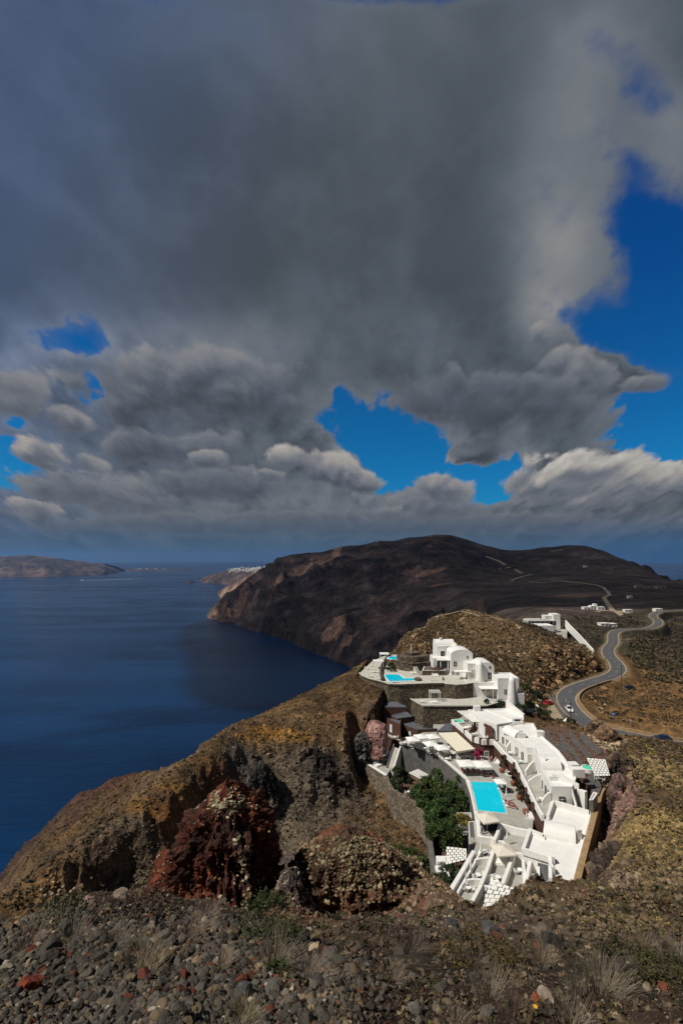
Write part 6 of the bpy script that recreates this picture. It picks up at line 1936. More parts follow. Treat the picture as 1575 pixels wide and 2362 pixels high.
# loungers on the upper deck
lu_ = make_lounger('white sun lounger on the upper lounge deck at the cliff edge', 'pale_cushion')
uv = []
for x, y, a in ((100, 398, .8), (142, 372, .8), (155, 428, .7), (190, 430, .7), (132, 468, .9), (205, 490, .9)):
    place(lu_, uv, pos(1, x, y, -40, .3), a, 1, None, 'loungers on the upper deck')
for x in (512, 538):
    place(lu_, uv, pos(1, x, 440, -40, .3), .3, 1, 'white sun lounger beside the small stair of the upper terrace', 'loungers by the small stair')
for x, y in ((355, 520), (480, 530), (700, 522)):
    place(lu_, uv, pos(1, x, y, -40, .3), 1.4, 1, 'white sun lounger at the front edge of the upper pool terrace', 'loungers at the upper terrace edge')


# ------------------------------------------------------------------ shades and pergolas
def checked_shade(label, k, corners, z, floor, nu, nv, post='dark_metal'):
    c = [Vector((*g(k, x, y, z), z)) for x, y in corners]
    t = thing('shade_pergola', label, 'pergola', ((c[0].x + c[2].x) / 2, (c[0].y + c[2].y) / 2, floor))
    at_ = lambda u, v: c[0].lerp(c[1], u).lerp(c[3].lerp(c[2], u), v)
    mb = MB()
    for j in range(nv):
        for i in range(nu + 1):
            u0, u1 = (i - .5 * (j % 2) + .12) / nu, (i - .5 * (j % 2) + .93) / nu
            u0, u1 = max(0, u0), min(1, u1)
            if u1 - u0 < .02:
                continue
            v0, v1 = (j + .10) / nv, (j + .86) / nv
            up, dn = Vector((0, 0, .07)), Vector((0, 0, .03))
            vs = [at_(u0, v0) + up, at_(u1, v0) + up, at_(u1, v1) + dn, at_(u0, v1) + dn]
            vs += [p - Vector((0, 0, .025)) for p in vs]
            mb.add(vs, [(0, 1, 2, 3), (7, 6, 5, 4), (0, 4, 5, 1), (1, 5, 6, 2), (2, 6, 7, 3), (3, 7, 4, 0)])
    mb.build('shade_slats', M['white_cloth'], t)
    fr = MB()
    for u in (0.01, .5, .99):
        fr.tube(at_(u, 0), at_(u, 1), .05, n=6)
    for v in (0.01, .5, .99):
        fr.tube(at_(0, v), at_(1, v), .05, n=6)
    fr.build('frame', M[post], t)
    for u, v in ((.02, .02), (.98, .02), (.98, .98), (.02, .98)):
        p = at_(u, v)
        MB().tube((p.x, p.y, floor), p, .06, n=8).build('post', M[post], t)
    return t


checked_shade('checked white shade over the jacuzzi on the brown walled terrace', 2, [(205, 157), (312, 152), (455, 252), (348, 260)], -44.0, -46.8, 5, 9)
checked_shade('checked cream shade on the lounge terrace below the brown houses', 5, [(135, 447), (258, 405), (458, 500), (330, 548)], -53.3, -56, 5, 9, 'pole_wood')
checked_shade('checked cream shade in the garden against the grey wall', 5, [(635, 747), (752, 700), (972, 820), (880, 880)], -54.4, -58, 5, 9, 'pole_wood')
checked_shade('checked white shade over the white steps at the garden foot', 3, [(112, 520), (296, 542), (296, 640), (108, 688)], -53.2, -57, 5, 6)
checked_shade('checked white shade over the nearest court', 3, [(505, 828), (815, 922), (690, 1032), (430, 1078)], -48.0, -50.3, 5, 6)
checked_shade('checked white shade behind the wing below the pink cliff', 6, [(632, 285), (818, 302), (862, 460), (715, 464)], -43.7, -46.2, 5, 8)


def white_pergola(label, x, y, z, w, d, h, solid=False, rz=0.0):
    p = Vector(pos(1, x, y, z))
    t = thing('white_pergola', label, 'pergola', p)
    for sx in (-1, 1):
        for sy in (-1, 1):
            MB().box(p + Vector((sx * w / 2, sy * d / 2, h / 2)), (.16, .16, h)).build('post', M['white_paint'], t)
    if solid:
        MB().box(p + Vector((0, 0, h + .08)), (w + .5, d + .5, .16)).build('roof', M['white_paint'], t)
    else:
        MB().box(p + Vector((0, -d / 2, h + .09)), (w + .3, .14, .18)).box(p + Vector((0, d / 2, h + .09)), (w + .3, .14, .18)).build('beam', M['white_paint'], t)
        for k in range(7):
            MB().box(p + Vector((-w / 2 + w * k / 6, 0, h + .24)), (.10, d + .4, .12)).build('rafter', M['white_paint'], t)
    return t


white_pergola('white slatted pergola over a daybed on the stone terrace', 715, 690, -44.5, 2.9, 2.4, 2.7)
white_pergola('white roofed pergola at the back of the upper lounge deck', 258, 325, -40, 3.0, 3.0, 2.5, True)
white_pergola('white roofed pergola in the middle of the upper lounge deck', 205, 400, -40, 3.2, 2.6, 2.7, True)


def jacuzzi(label, k, x, y, z, r, h):
    p = Vector(pos(k, x, y, z, h))
    t = thing('jacuzzi', label, 'jacuzzi', p)
    MB().lathe(p, [(r, 0), (r, h)], 20).build('tub', M['white_plaster'], t)
    MB().lathe(p + Vector((0, 0, h)), [(r * .84, -.02), (r * .84, .012)], 20).build('water', M['jade_water'], t)


jacuzzi('round white jacuzzi with green water under the checked shade of the room terrace', 2, 222, 245, -46.8, 1.5, 1.1)
jacuzzi('round white jacuzzi on the lounge terrace under the brown houses', 5, 235, 545, -56, 1.5, 1.0)
jacuzzi('white jacuzzi with jade water beside the checked shade behind the wing', 6, 645, 375, -46.1, 1.3, .8)
# dish, boat shaped sail in the car park, dark rock pouf by the pool
p = Vector(pos(3, 268, 500, -57.5))
t = thing('satellite_dish', 'pale satellite dish beside the dark service block', 'satellite dish', p)
MB().tube(p, p + Vector((0, 0, 2.6)), .06).build('mast', M['paint_silver'], t)
dm = MB().lathe((0, 0, 0), [(.05, 0), (.4, .05), (.65, .16), (.75, .25)], 18)
dm.v = [tuple(Matrix.Rotation(1.1, 3, 'X') @ Vector(v) + p + Vector((0, -.05, 2.7))) for v in dm.v]
dm.build('dish', M['white_paint'], t)
p = Vector(pos(4, 420, 1232, -50.1, .6))
t = thing('shade_sail', 'white curved shade sail at the edge of the car park', 'shade sail', p)
MB().tube(p, p + Vector((0, 0, 2.0)), .05).tube(p + Vector((3.4, .6, 0)), p + Vector((3.4, .6, 3.0)), .05).build('post', M['white_paint'], t)
MB().add([p + Vector((-1.4, -1, .8)), p + Vector((1.6, -1.2, .75)), p + Vector((3.4, .6, 2.9)), p + Vector((2.2, 1.2, 1.4)), p + Vector((-.8, 1.2, 1.2)), p + Vector((1, 0, 1.0))], [(0, 1, 5), (1, 2, 5), (2, 3, 5), (3, 4, 5), (4, 0, 5)]).build('sail', M['white_cloth'], t)
p = Vector(pos(1, 562, 497, -40, .3))
bm_ = MB().lathe(p, [(.9, 0), (1.25, .25), (1.2, .55), (.8, .8), (.2, .9)], 14)
tag(bm_.build('boulder', M['stone_wall'], None), 'dark round boulder at the narrow end of the upper pool', 'rock')
PGH = gl(4, [(150, 1075), (245, 1085), (248, 1130), (140, 1120)], -48.3)
house('gate_house', 'small brown gate house with flat pale roof by the car park', 'shed', PGH, -51.5, -48.0, 'brown_plaster', 'paving', .15, .25)
CW = [Vector(g(4, x, y, -48.8)) for x, y in [(185, 1045), (225, 1035), (255, 1050), (262, 1090)]]
t = thing('entrance_wall', 'curved white entrance wall beside the car park', 'wall', (CW[1].x, CW[1].y, -51))
MB().rail(CW, -51.5, 2.8, .4).build('masonry', M['white_plaster'], t)

# ------------------------------------------------------------------ far buildings
t = thing('white_house', 'white flat roofed house with terraces on the far side of the hill', 'house', hit(1240, 1440))
for x0, x1, yt, yb, D, dep, m_ in ((215, 400, 330, 398, 262, 9, W), (165, 412, 285, 325, 274, 8, 'paving'), (395, 456, 228, 305, 286, 7, W), (318, 396, 240, 282, 288, 5, W), (170, 300, 276, 288, 280, 6, W)):
    pl = rect(4, x0, x1, D, dep)
    MB().prism(pl, zat(4, yb, D) - 3.5, zat(4, yt, D)).build('wall', M[m_], t)
    MB().rail(inset(pl, .2), zat(4, yt, D) - .03, .35, .4, True).build('parapet', M[W], t)
pl = rect(4, 165, 412, 274, 8)
for x_ in (195, 235, 275, 315, 355, 392):
    opening(t, pl[0], pl[1], *q(4, x_, 302), 3.6, 2.2, 'window', True)
cy_ = [Vector((*g(4, x, y, -46), -46)) for x, y in [(415, 350), (530, 340), (515, 395), (515, 470), (420, 420)]]
MB().add([(p.x, p.y, max(p.z for p in cy_) + .1) for p in cy_], [tuple(range(5))]).prism([(p.x, p.y) for p in cy_], min(p.z for p in cy_) - 3, max(p.z for p in cy_) + .05, False).build('courtyard', M['paving'], t)
rw = [P(*q(4, x, y), D) for x, y, D in [(505, 300, 286), (545, 345, 278), (600, 400, 268), (650, 455, 258), (700, 510, 249), (755, 570, 240)]]
t = thing('ramp_wall', 'straight white wall running down from the far house to the road', 'wall', rw[0])
MB().rail([(p.x, p.y) for p in rw], [p.z - 3 for p in rw], 4.6, .6).build('masonry', M[W], t)
for x, y, pt, lb in ((510, 352, 'paint_black', 'black car in the courtyard of the far white house'), (412, 388, 'paint_silver', 'grey car beside the wall of the far white house')):
    p = Vector((*g(4, x, y, -46), -46))
    set_on(make_car(lb, pt), p.x, p.y, max(p.z for p in cy_) + .1, .4)
hp = [hit(x, y) for x, y in [(982, 1434), (1000, 1427), (1030, 1421), (1062, 1412), (1085, 1416), (1105, 1422), (1130, 1424), (1160, 1433), (1190, 1440), (1215, 1444), (1240, 1448)]]
t = thing('hill_wall', 'thin pale stone wall snaking over the hilltop behind the villas', 'wall', hp[3])
MB().rail([(p.x, p.y) for p in hp], [p.z - 1.5 for p in hp], 2.0, 1.0).build('masonry', M['dust'], t)
t = thing('hilltop_wall', 'low white wall with a step at the left end of the hilltop path', 'wall', hp[0])
MB().rail([hp[0] + Vector((-1, 0, 0)), hp[1] + Vector((.5, -.5, 0)), hp[1] + Vector((3, 1, 0))], [hp[0].z - 1.5, hp[1].z - 1.5, hp[1].z - 1.5], [2.3, 2.3, 2.7], .8).build('masonry', M[W], t)


def far_house(label, p, blocks, cat='house', name='white_house', m_='white_plaster', group=None):
    """blocks: (dx, dy, w, d, h)"""
    t = thing(name, label, cat, p, group)
    for dx, dy, w, d, h in blocks:
        MB().box(p + Vector((dx, dy, h / 2 - 1)), (w, d, h + 2)).build('wall', M[m_], t)
        MB().box(p + Vector((dx, dy, h + .1)), (w + .4, d + .4, .25)).build('roof', M[m_], t)
        MB().box(p + Vector((dx - w * .22, dy - d / 2 - .02, h * .5)), (w * .14, .1, h * .35)).build('window', M['dark_glass'], t)
        MB().box(p + Vector((dx + w * .2, dy - d / 2 - .02, h * .38)), (w * .14, .1, h * .7)).build('door', M['dark_glass'], t)
    return t


far_house('low spread white villa on the dark plain beyond the hill', on_mountain(1369, 1406), [(-9, 0, 9, 6, 3), (0, 2, 8, 6, 4.5), (8, 0, 9, 6, 3.2), (3, 3, 4, 4, 6.5)])
far_house('lone small white house on the dark plain', on_mountain(1451, 1380), [(0, 0, 7, 5, 4)])
far_house('long pale building with open bays at the foot of the dark hill', on_mountain(1500, 1357), [(-30, 0, 18, 9, 7), (-8, 0, 26, 8, 4.5), (22, 0, 22, 8, 5)], m_='dust')
far_house('white roadside building beyond the far bend of the road', hit(1415, 1449) + Vector((0, 9, 0)), [(-3.5, 0, 7, 5, 2.6), (3.5, .5, 6, 5, 2.2)])
far_house('small white house beside the far end of the road', on_mountain(1516, 1412), [(0, 0, 8, 6, 4)])
far_house('tiny white hut on the pale track', on_mountain(1447, 1411), [(0, 0, 9, 5, 2.5)])
far_house('tiny white chapel on the mountain ridge', on_mountain(870, 1250) + Vector((0, -10, 0)), [(0, 0, 14, 9, 8), (6, 0, 4, 4, 13)], 'chapel', 'chapel')
far_house('tiny white house halfway up the dark right hill', on_mountain(1349, 1309), [(0, 0, 14, 9, 6)])
for pts_, lb in (([(1120, 1285), (1137, 1291), (1150, 1296), (1165, 1305)], 'upper broken pale field wall on the mountain shoulder'), ([(1152, 1314), (1165, 1313), (1176, 1311)], 'short pale field wall on the mountain shoulder'),
                 ([(1180, 1341), (1192, 1336), (1205, 1332), (1228, 1327)], 'lower pale field wall on the mountain shoulder'), ([(1187, 1315), (1194, 1320), (1203, 1324)], 'small slanting pale field wall on the mountain'), ([(1268, 1273), (1285, 1271), (1300, 1269)], 'pale field wall near the top of the right hill')):
    ribbon_on(on_mountain, pts_, 9, 4, 'field_wall', M['dust'], lb, 'wall')
for pts_ in ([(1375, 1350), (1392, 1356), (1402, 1366), (1405, 1373), (1392, 1379), (1399, 1390), (1408, 1404), (1412, 1411)], [(1378, 1411), (1400, 1410), (1425, 1411), (1452, 1415), (1466, 1416)], [(1420, 1411), (1432, 1420), (1446, 1428), (1436, 1436)], [(1290, 1340), (1330, 1344), (1372, 1349)], [(1220, 1341), (1250, 1345), (1290, 1341)]):
    ribbon_on(on_mountain, pts_, 6, .8, 'track', M['dust'], kind='structure')
# the town along the far cape
rn = random.Random(11)
opx, oX, oY, oZ = OIA
wh_ = MB().box((0, 0, 0), (1, 1, 1)).box((.1, 0, .62), (.5, .6, .3)).build('white_house', M['white_plaster'])
first = True
for i in range(150):
    px = 527 + 88 * rn.random() ** .8
    j = int(np.argmin(np.abs(opx - px)))
    k = min(25, max(14, int(rn.gauss(22 if px < 560 else 21, 2.2))))
    o = wh_ if first else wh_.copy()
    if not first:
        COL.objects.link(o)
    first = False
    o.location = (oX[k, j] + rn.uniform(-8, 8), oY[k, j], oZ[k, j] + rn.uniform(3, 7))
    o.scale = (rn.uniform(9, 20), rn.uniform(9, 14), rn.uniform(10, 17))
    tag(o, 'one of the tiny white houses packed along the far cape', 'house', 'white town on the far cape')
rn = random.Random(3)
for i in range(9):
    px = rn.choice((312, 318, 325, 360, 372, 385, 392, 340, 380))
    o = wh_.copy()
    COL.objects.link(o)
    o.location = ((px + rn.uniform(-4, 4) - CX) / F * 10900, 10900, SEA + 26)
    o.scale = (30, 20, 18)
    tag(o, 'one of the white specks of houses on the low far island', 'house', 'houses on the low far island')


# ------------------------------------------------------------------ boats
def make_boat(name, label, loc, L, rz, mast=False):
    t = thing(name, label, 'boat', (0, 0, 0))
    w = L * .2
    pts_ = [(-L / 2, -w / 2), (L * .2, -w / 2), (L / 2, 0), (L * .2, w / 2), (-L / 2, w / 2)]
    MB().prism(pts_, -1, L * .09, True).build('hull', M['white_paint'], t)
    MB().box((-L * .08, 0, L * .12), (L * .55, w * .75, L * .07)).build('cabin', M['white_paint'], t)
    MB().box((-L * .05, 0, L * .165), (L * .34, w * .6, L * .03)).build('deckhouse', M['white_paint'], t)
    MB().box((-L * .08, 0, L * .125), (L * .52, w * .77, L * .02)).build('window_band', M['dark_glass'], t)
    if mast:
        MB().tube((0, 0, L * .1), (0, 0, L * .9), L * .012, n=6).build('mast', M['white_paint'], t)
    else:
        MB().box((-L * .22, 0, L * .2), (L * .07, w * .3, L * .07)).build('funnel', M['blue_sign'], t)
    t.location, t.rotation_euler = loc, (0, 0, rz)
    return t


a_ = G(191, 1338.5, SEA)
make_boat('ferry', 'white ferry trailing a long wake across the bay', (a_[0], a_[1], SEA), 62, math.radians(183))
w0, w1 = Vector(G(197, 1339, SEA)), Vector(G(335, 1334.5, SEA))
d_ = (w1 - w0).normalized()
n_ = Vector((-d_.y, d_.x))
vs, fs = [], []
for k in range(13):
    f_ = k / 12
    p = w0.lerp(w1, f_)
    h_ = (9 + 22 * f_) * (1 - f_) ** .6 + .5
    vs += [(p.x + n_.x * h_, p.y + n_.y * h_, SEA + .8), (p.x - n_.x * h_, p.y - n_.y * h_, SEA + .8)]
    if k:
        fs.append((2 * k - 2, 2 * k - 1, 2 * k + 1, 2 * k))
tag(MB().add(vs, fs).build('foam', M['foam']), kind='stuff')
for px, py, L, lb in ((472.5, 1373, 17, 'white yacht lying off the mountain cape'), (500, 1364, 12, 'tiny white boat close under the far cape'), (160, 1327, 55, 'tiny white ship under the far island')):
    a_ = G(px, py, SEA)
    make_boat('boat', lb, (a_[0], a_[1], SEA), L, .5, L < 30)

# ------------------------------------------------------------------ rocks
RNG = np.random.default_rng(7)


def rock_proto(sub, seed, flat=0.75):
    """an angular stone: a ball cut by random planes"""
    bm = bmesh.new()
    bmesh.ops.create_icosphere(bm, subdivisions=sub, radius=1)
    r = np.random.default_rng(seed)
    co = np.array([v.co[:] for v in bm.verts])
    fs = np.array([[v.index for v in f.verts] for f in bm.faces])
    bm.free()
    for _ in range(11):
        n = r.normal(size=3)
        n /= np.linalg.norm(n)
        d = r.uniform(.5, .85)
        k = co @ n
        co = co - np.outer(np.maximum(k - d, 0), n)
    co *= r.uniform(.7, 1.25, 3) * np.array([1, 1, flat])
    co += r.normal(size=co.shape) * .025
    return co, fs


PR = {s: [rock_proto(s, 10 * s + i) for i in range(9)] for s in (1, 2, 3)}


def rot_mats(n, tilt=0.6):
    a = RNG.uniform(0, 2 * np.pi, n)
    b, c = RNG.uniform(-tilt, tilt, n), RNG.uniform(-tilt, tilt, n)
    z, o = np.zeros(n), np.ones(n)
    Rz = np.stack([np.cos(a), -np.sin(a), z, np.sin(a), np.cos(a), z, z, z, o], 1).reshape(-1, 3, 3)
    Rx = np.stack([o, z, z, z, np.cos(b), -np.sin(b), z, np.sin(b), np.cos(b)], 1).reshape(-1, 3, 3)
    Ry = np.stack([np.cos(c), z, np.sin(c), z, o, z, -np.sin(c), z, np.cos(c)], 1).reshape(-1, 3, 3)
    return Rz @ Rx @ Ry


def merge_rocks(name, pos_, size, col, sub, kind='stuff', m='scree'):
    V, Fc, C, off = [], [], [], 0
    pick = RNG.integers(0, 9, len(pos_))
    R = rot_mats(len(pos_))
    for k in range(9):
        i = np.nonzero(pick == k)[0]
        if not len(i):
            continue
        co, fs = PR[sub][k]
        v = np.einsum('nij,vj->nvi', R[i], co) * size[i, None, None] + pos_[i, None]
        V.append(v.reshape(-1, 3))
        Fc.append((fs[None] + (off + np.arange(len(i)) * len(co))[:, None, None]).reshape(-1, 3))
        C.append(np.repeat(col[i], len(co), 0))
        off += len(i) * len(co)
    o = np_mesh(name, np.concatenate(V), np.concatenate(Fc), M[m], np.clip(np.concatenate(C), .004, 1))
    return tag(o, kind=kind)


def pick_ground(n, mask, weight=None):
    """n random places on visible ground where mask holds"""
    ok = mask & TR['VIS'] & ~TR['flat']
    ok[:, -1] = ok[-1] = False
    idx = np.nonzero(ok.ravel())[0]
    w = np.ones(len(idx)) if weight is None else weight.ravel()[idx]
    pickd = RNG.choice(idx, size=n, p=w / w.sum())
    nc = TR['X'].shape[1]
    u, v = RNG.random(n), RNG.random(n)
    out = []
    for a in ('X', 'Y', 'Z'):
        A = TR[a].ravel()
        out.append(A[pickd] * (1 - u) * (1 - v) + A[pickd + 1] * u * (1 - v) + A[pickd + nc] * (1 - u) * v + A[pickd + nc + 1] * u * v)
    return np.stack(out, 1), TR['C'].reshape(-1, 3)[pickd], pickd


XG, YG, ZG, PYG = TR['X'], TR['Y'], TR['Z'], TR['PY']
PXG = CX + XG / YG * F
# screen area each grid cell covers, so that stones spread evenly over what is seen of the ground
DPY = np.abs(np.gradient(PYG, axis=0)) + 0.3
STEEP = TR['steep']
GREY, RED, TAN, PALE = np.array((.066, .057, .045)), np.array((.105, .032, .018)), np.array((.135, .098, .058)), np.array((.26, .22, .16))


def palette(n, pg, pr, pt, pp):
    k = RNG.choice(4, size=n, p=np.array((pg, pr, pt, pp)) / (pg + pr + pt + pp))
    return np.stack([GREY, RED, TAN, PALE])[k] * RNG.uniform(.55, 1.55, (n, 1))


# foreground pebbles on our own slope
left = np.clip((900 - PXG) / 350, 0, 1)
m_ = (YG < 6.5) & (PXG > -150) & (PXG < 1750) & (PYG < 2420)
pos_, c_, _ = pick_ground(12000, m_ & (PXG < 1150), DPY * (.06 + left))
sz = np.exp(RNG.normal(math.log(.0215), .40, len(pos_))) * np.clip(pos_[:, 1] / 3.6, .8, 1.5)
proj = sz / pos_[:, 1]
big = np.argsort(-proj)[:260]
rest = np.ones(len(pos_), bool)
rest[big] = False
merge_rocks('gravel', pos_[rest] + sz[rest, None] * np.array((0, 0, .32)), sz[rest], palette(rest.sum(), 8, .5, 1.6, .35), 2)
protos = {}
for cn, cv in (('dark grey', GREY * .9), ('mid grey', GREY * 1.5), ('rusty red', RED), ('tan', TAN), ('pale buff', PALE * .8)):
    for k in range(5):
        co, fs = PR[3][k]
        mc = M.get('stone ' + cn) or mat('stone ' + cn, tuple(cv), .92, .35, 28, .5, spec=.15, stain=(tuple(cv * .5 + .05), .5), bscale=60)
        o = np_mesh('volcanic_stone', co, fs, mc)
        protos[cn, k] = [o, False]
for j, i in enumerate(big):
    cn = RNG.choice(['dark grey', 'mid grey', 'rusty red', 'tan', 'pale buff'], p=[.48, .32, .06, .11, .03])
    pr_ = protos[cn, int(RNG.integers(0, 5))]
    o = pr_[0] if not pr_[1] else pr_[0].copy()
    if pr_[1]:
        COL.objects.link(o)
    pr_[1] = True
    o.location = pos_[i] + np.array((0, 0, sz[i] * .38))
    o.scale = [sz[i] * 1.05 * s for s in RNG.uniform(.85, 1.2, 3)]
    o.rotation_euler = (RNG.uniform(-.5, .5), RNG.uniform(-.5, .5), RNG.uniform(0, 6.28))
    tag(o, 'rounded %s volcanic stone among the pebbles of the foreground scree' % cn, 'stone', cn + ' stones of the foreground scree')
for (o, used) in protos.values():
    if not used:
        bpy.data.objects.remove(o)
# rubble over the rest of our slope
m_ = (YG < 30) & (PXG > -150) & (PXG < 1750) & (PYG < 2420)
pos_, c_, _ = pick_ground(30000, m_, DPY * (1.15 - .55 * left * (YG < 7)))
sz = pos_[:, 1] * np.exp(RNG.normal(math.log(.0017), .6, len(pos_)))
merge_rocks('rubble', pos_, sz, .5 * palette(len(pos_), 5, .7, 2.2, .8) + .6 * c_, 1)
pos_, c_, _ = pick_ground(700, m_ & (YG > 4), DPY)
sz = pos_[:, 1] * np.exp(RNG.normal(math.log(.0062), .4, len(pos_)))
merge_rocks('rubble', pos_, sz, .6 * palette(len(pos_), 5, .6, 2, .4) + .45 * c_, 3, m='rock')
# stony flank on the right, with lichen on it
m_ = (YG > 12) & (YG < 120) & (PXG > 1330) & (PXG < 1750)
pos_, c_, _ = pick_ground(17000, m_, DPY * (YG < 118))
sz = pos_[:, 1] * np.exp(RNG.normal(math.log(.0024), .5, len(pos_)))
merge_rocks('rubble', pos_, sz, c_ * RNG.uniform(.5, 1.9, (len(pos_), 1)) + .02, 1)
# ravine, bowl and the sunlit ridge
m_ = (YG > 28) & (YG < 185) & (PXG > -150) & (PXG < 1000)
pos_, c_, _ = pick_ground(15000, m_, DPY * (1.3 - .6 * np.clip(STEEP, 0, 1)))
sz = np.exp(RNG.normal(math.log(.20), .55, len(pos_))) * np.clip(pos_[:, 1] / 110, .35, 1.4)
merge_rocks('rubble', pos_, sz, c_ * RNG.uniform(.45, 1.9, (len(pos_), 1)) + .012, 1)
# the middle spur: pale crusted stones along its crest
m_ = (YG > 14) & (YG < 41) & (PXG > 640) & (PXG < 1380)
pos_, c_, _ = pick_ground(9000, m_, DPY * (.25 + np.clip((YG - 22) / 12, 0, 1)) * (.4 + (PXG < 1040)))
sz = pos_[:, 1] * np.exp(RNG.normal(math.log(.0021), .5, len(pos_)))
merge_rocks('rubble', pos_, sz, c_ * RNG.uniform(.4, 1.2, (len(pos_), 1)) + RNG.random((len(pos_), 1)) ** 2.5 * np.array((.26, .22, .14)), 2)
# boulders of the hill behind the villas
m_ = (YG > 150) & (YG < 268) & (PXG > 900) & (PXG < 1400) & (ZG > -52) & (TR['road'] < .05)
pos_, c_, _ = pick_ground(5500, m_, DPY)
sz = np.exp(RNG.normal(math.log(.34), .5, len(pos_)))
merge_rocks('rubble', pos_, sz, c_ * RNG.uniform(.4, 1.3, (len(pos_), 1)) + RNG.random((len(pos_), 1)) ** 2 * np.array((.24, .185, .12)), 1)
# the rough cut above the road
m_ = (YG > 160) & (YG < 222) & (PXG > 1232) & (PXG < 1398) & (TR['road'] < .75) & (ZG > -52)
pos_, c_, _ = pick_ground(2600, m_, DPY * (.15 + (TR['slope'] > .55)))
sz = np.exp(RNG.normal(math.log(.62), .45, len(pos_)))
merge_rocks('rubble', pos_, sz, .5 * c_ * RNG.uniform(.4, 1.3, (len(pos_), 1)) + RNG.random((len(pos_), 1)) ** 3 * np.array((.30, .18, .09)), 2)
# verge and valley on the right
m_ = (YG > 115) & (YG < 420) & (PXG > 1225) & (PXG < 1750) & (TR['road'] < .05)
pos_, c_, _ = pick_ground(5500, m_, DPY)
sz = np.exp(RNG.normal(math.log(.26), .5, len(pos_))) * np.clip(pos_[:, 1] / 150, .6, 2)
merge_rocks('rubble', pos_, sz, c_ * RNG.uniform(.5, 1.9, (len(pos_), 1)) + .01, 1)


# clods and stones on the striped bank
bp_ = np.array(gl(6, [(215, 60), (300, 160), (385, 230), (500, 360), (620, 510), (700, 600), (760, 600), (840, 480), (840, 300), (780, 210), (690, 140), (560, 40), (400, 0)], -46.2))
lo_, hi_ = bp_.min(0), bp_.max(0)
xy = RNG.uniform(lo_, hi_, (3000, 2))
xy = xy[inside(xy[:, 0], xy[:, 1], [tuple(v) for v in bp_])][:900]
merge_rocks('rubble', np.concatenate([xy, np.full((len(xy), 1), -46.1)], 1), np.exp(RNG.normal(math.log(.10), .5, len(xy))), np.array((.13, .085, .06)) * RNG.uniform(.4, 1.8, (len(xy), 1)), 1)
# ------------------------------------------------------------------ outcrops
CR = []


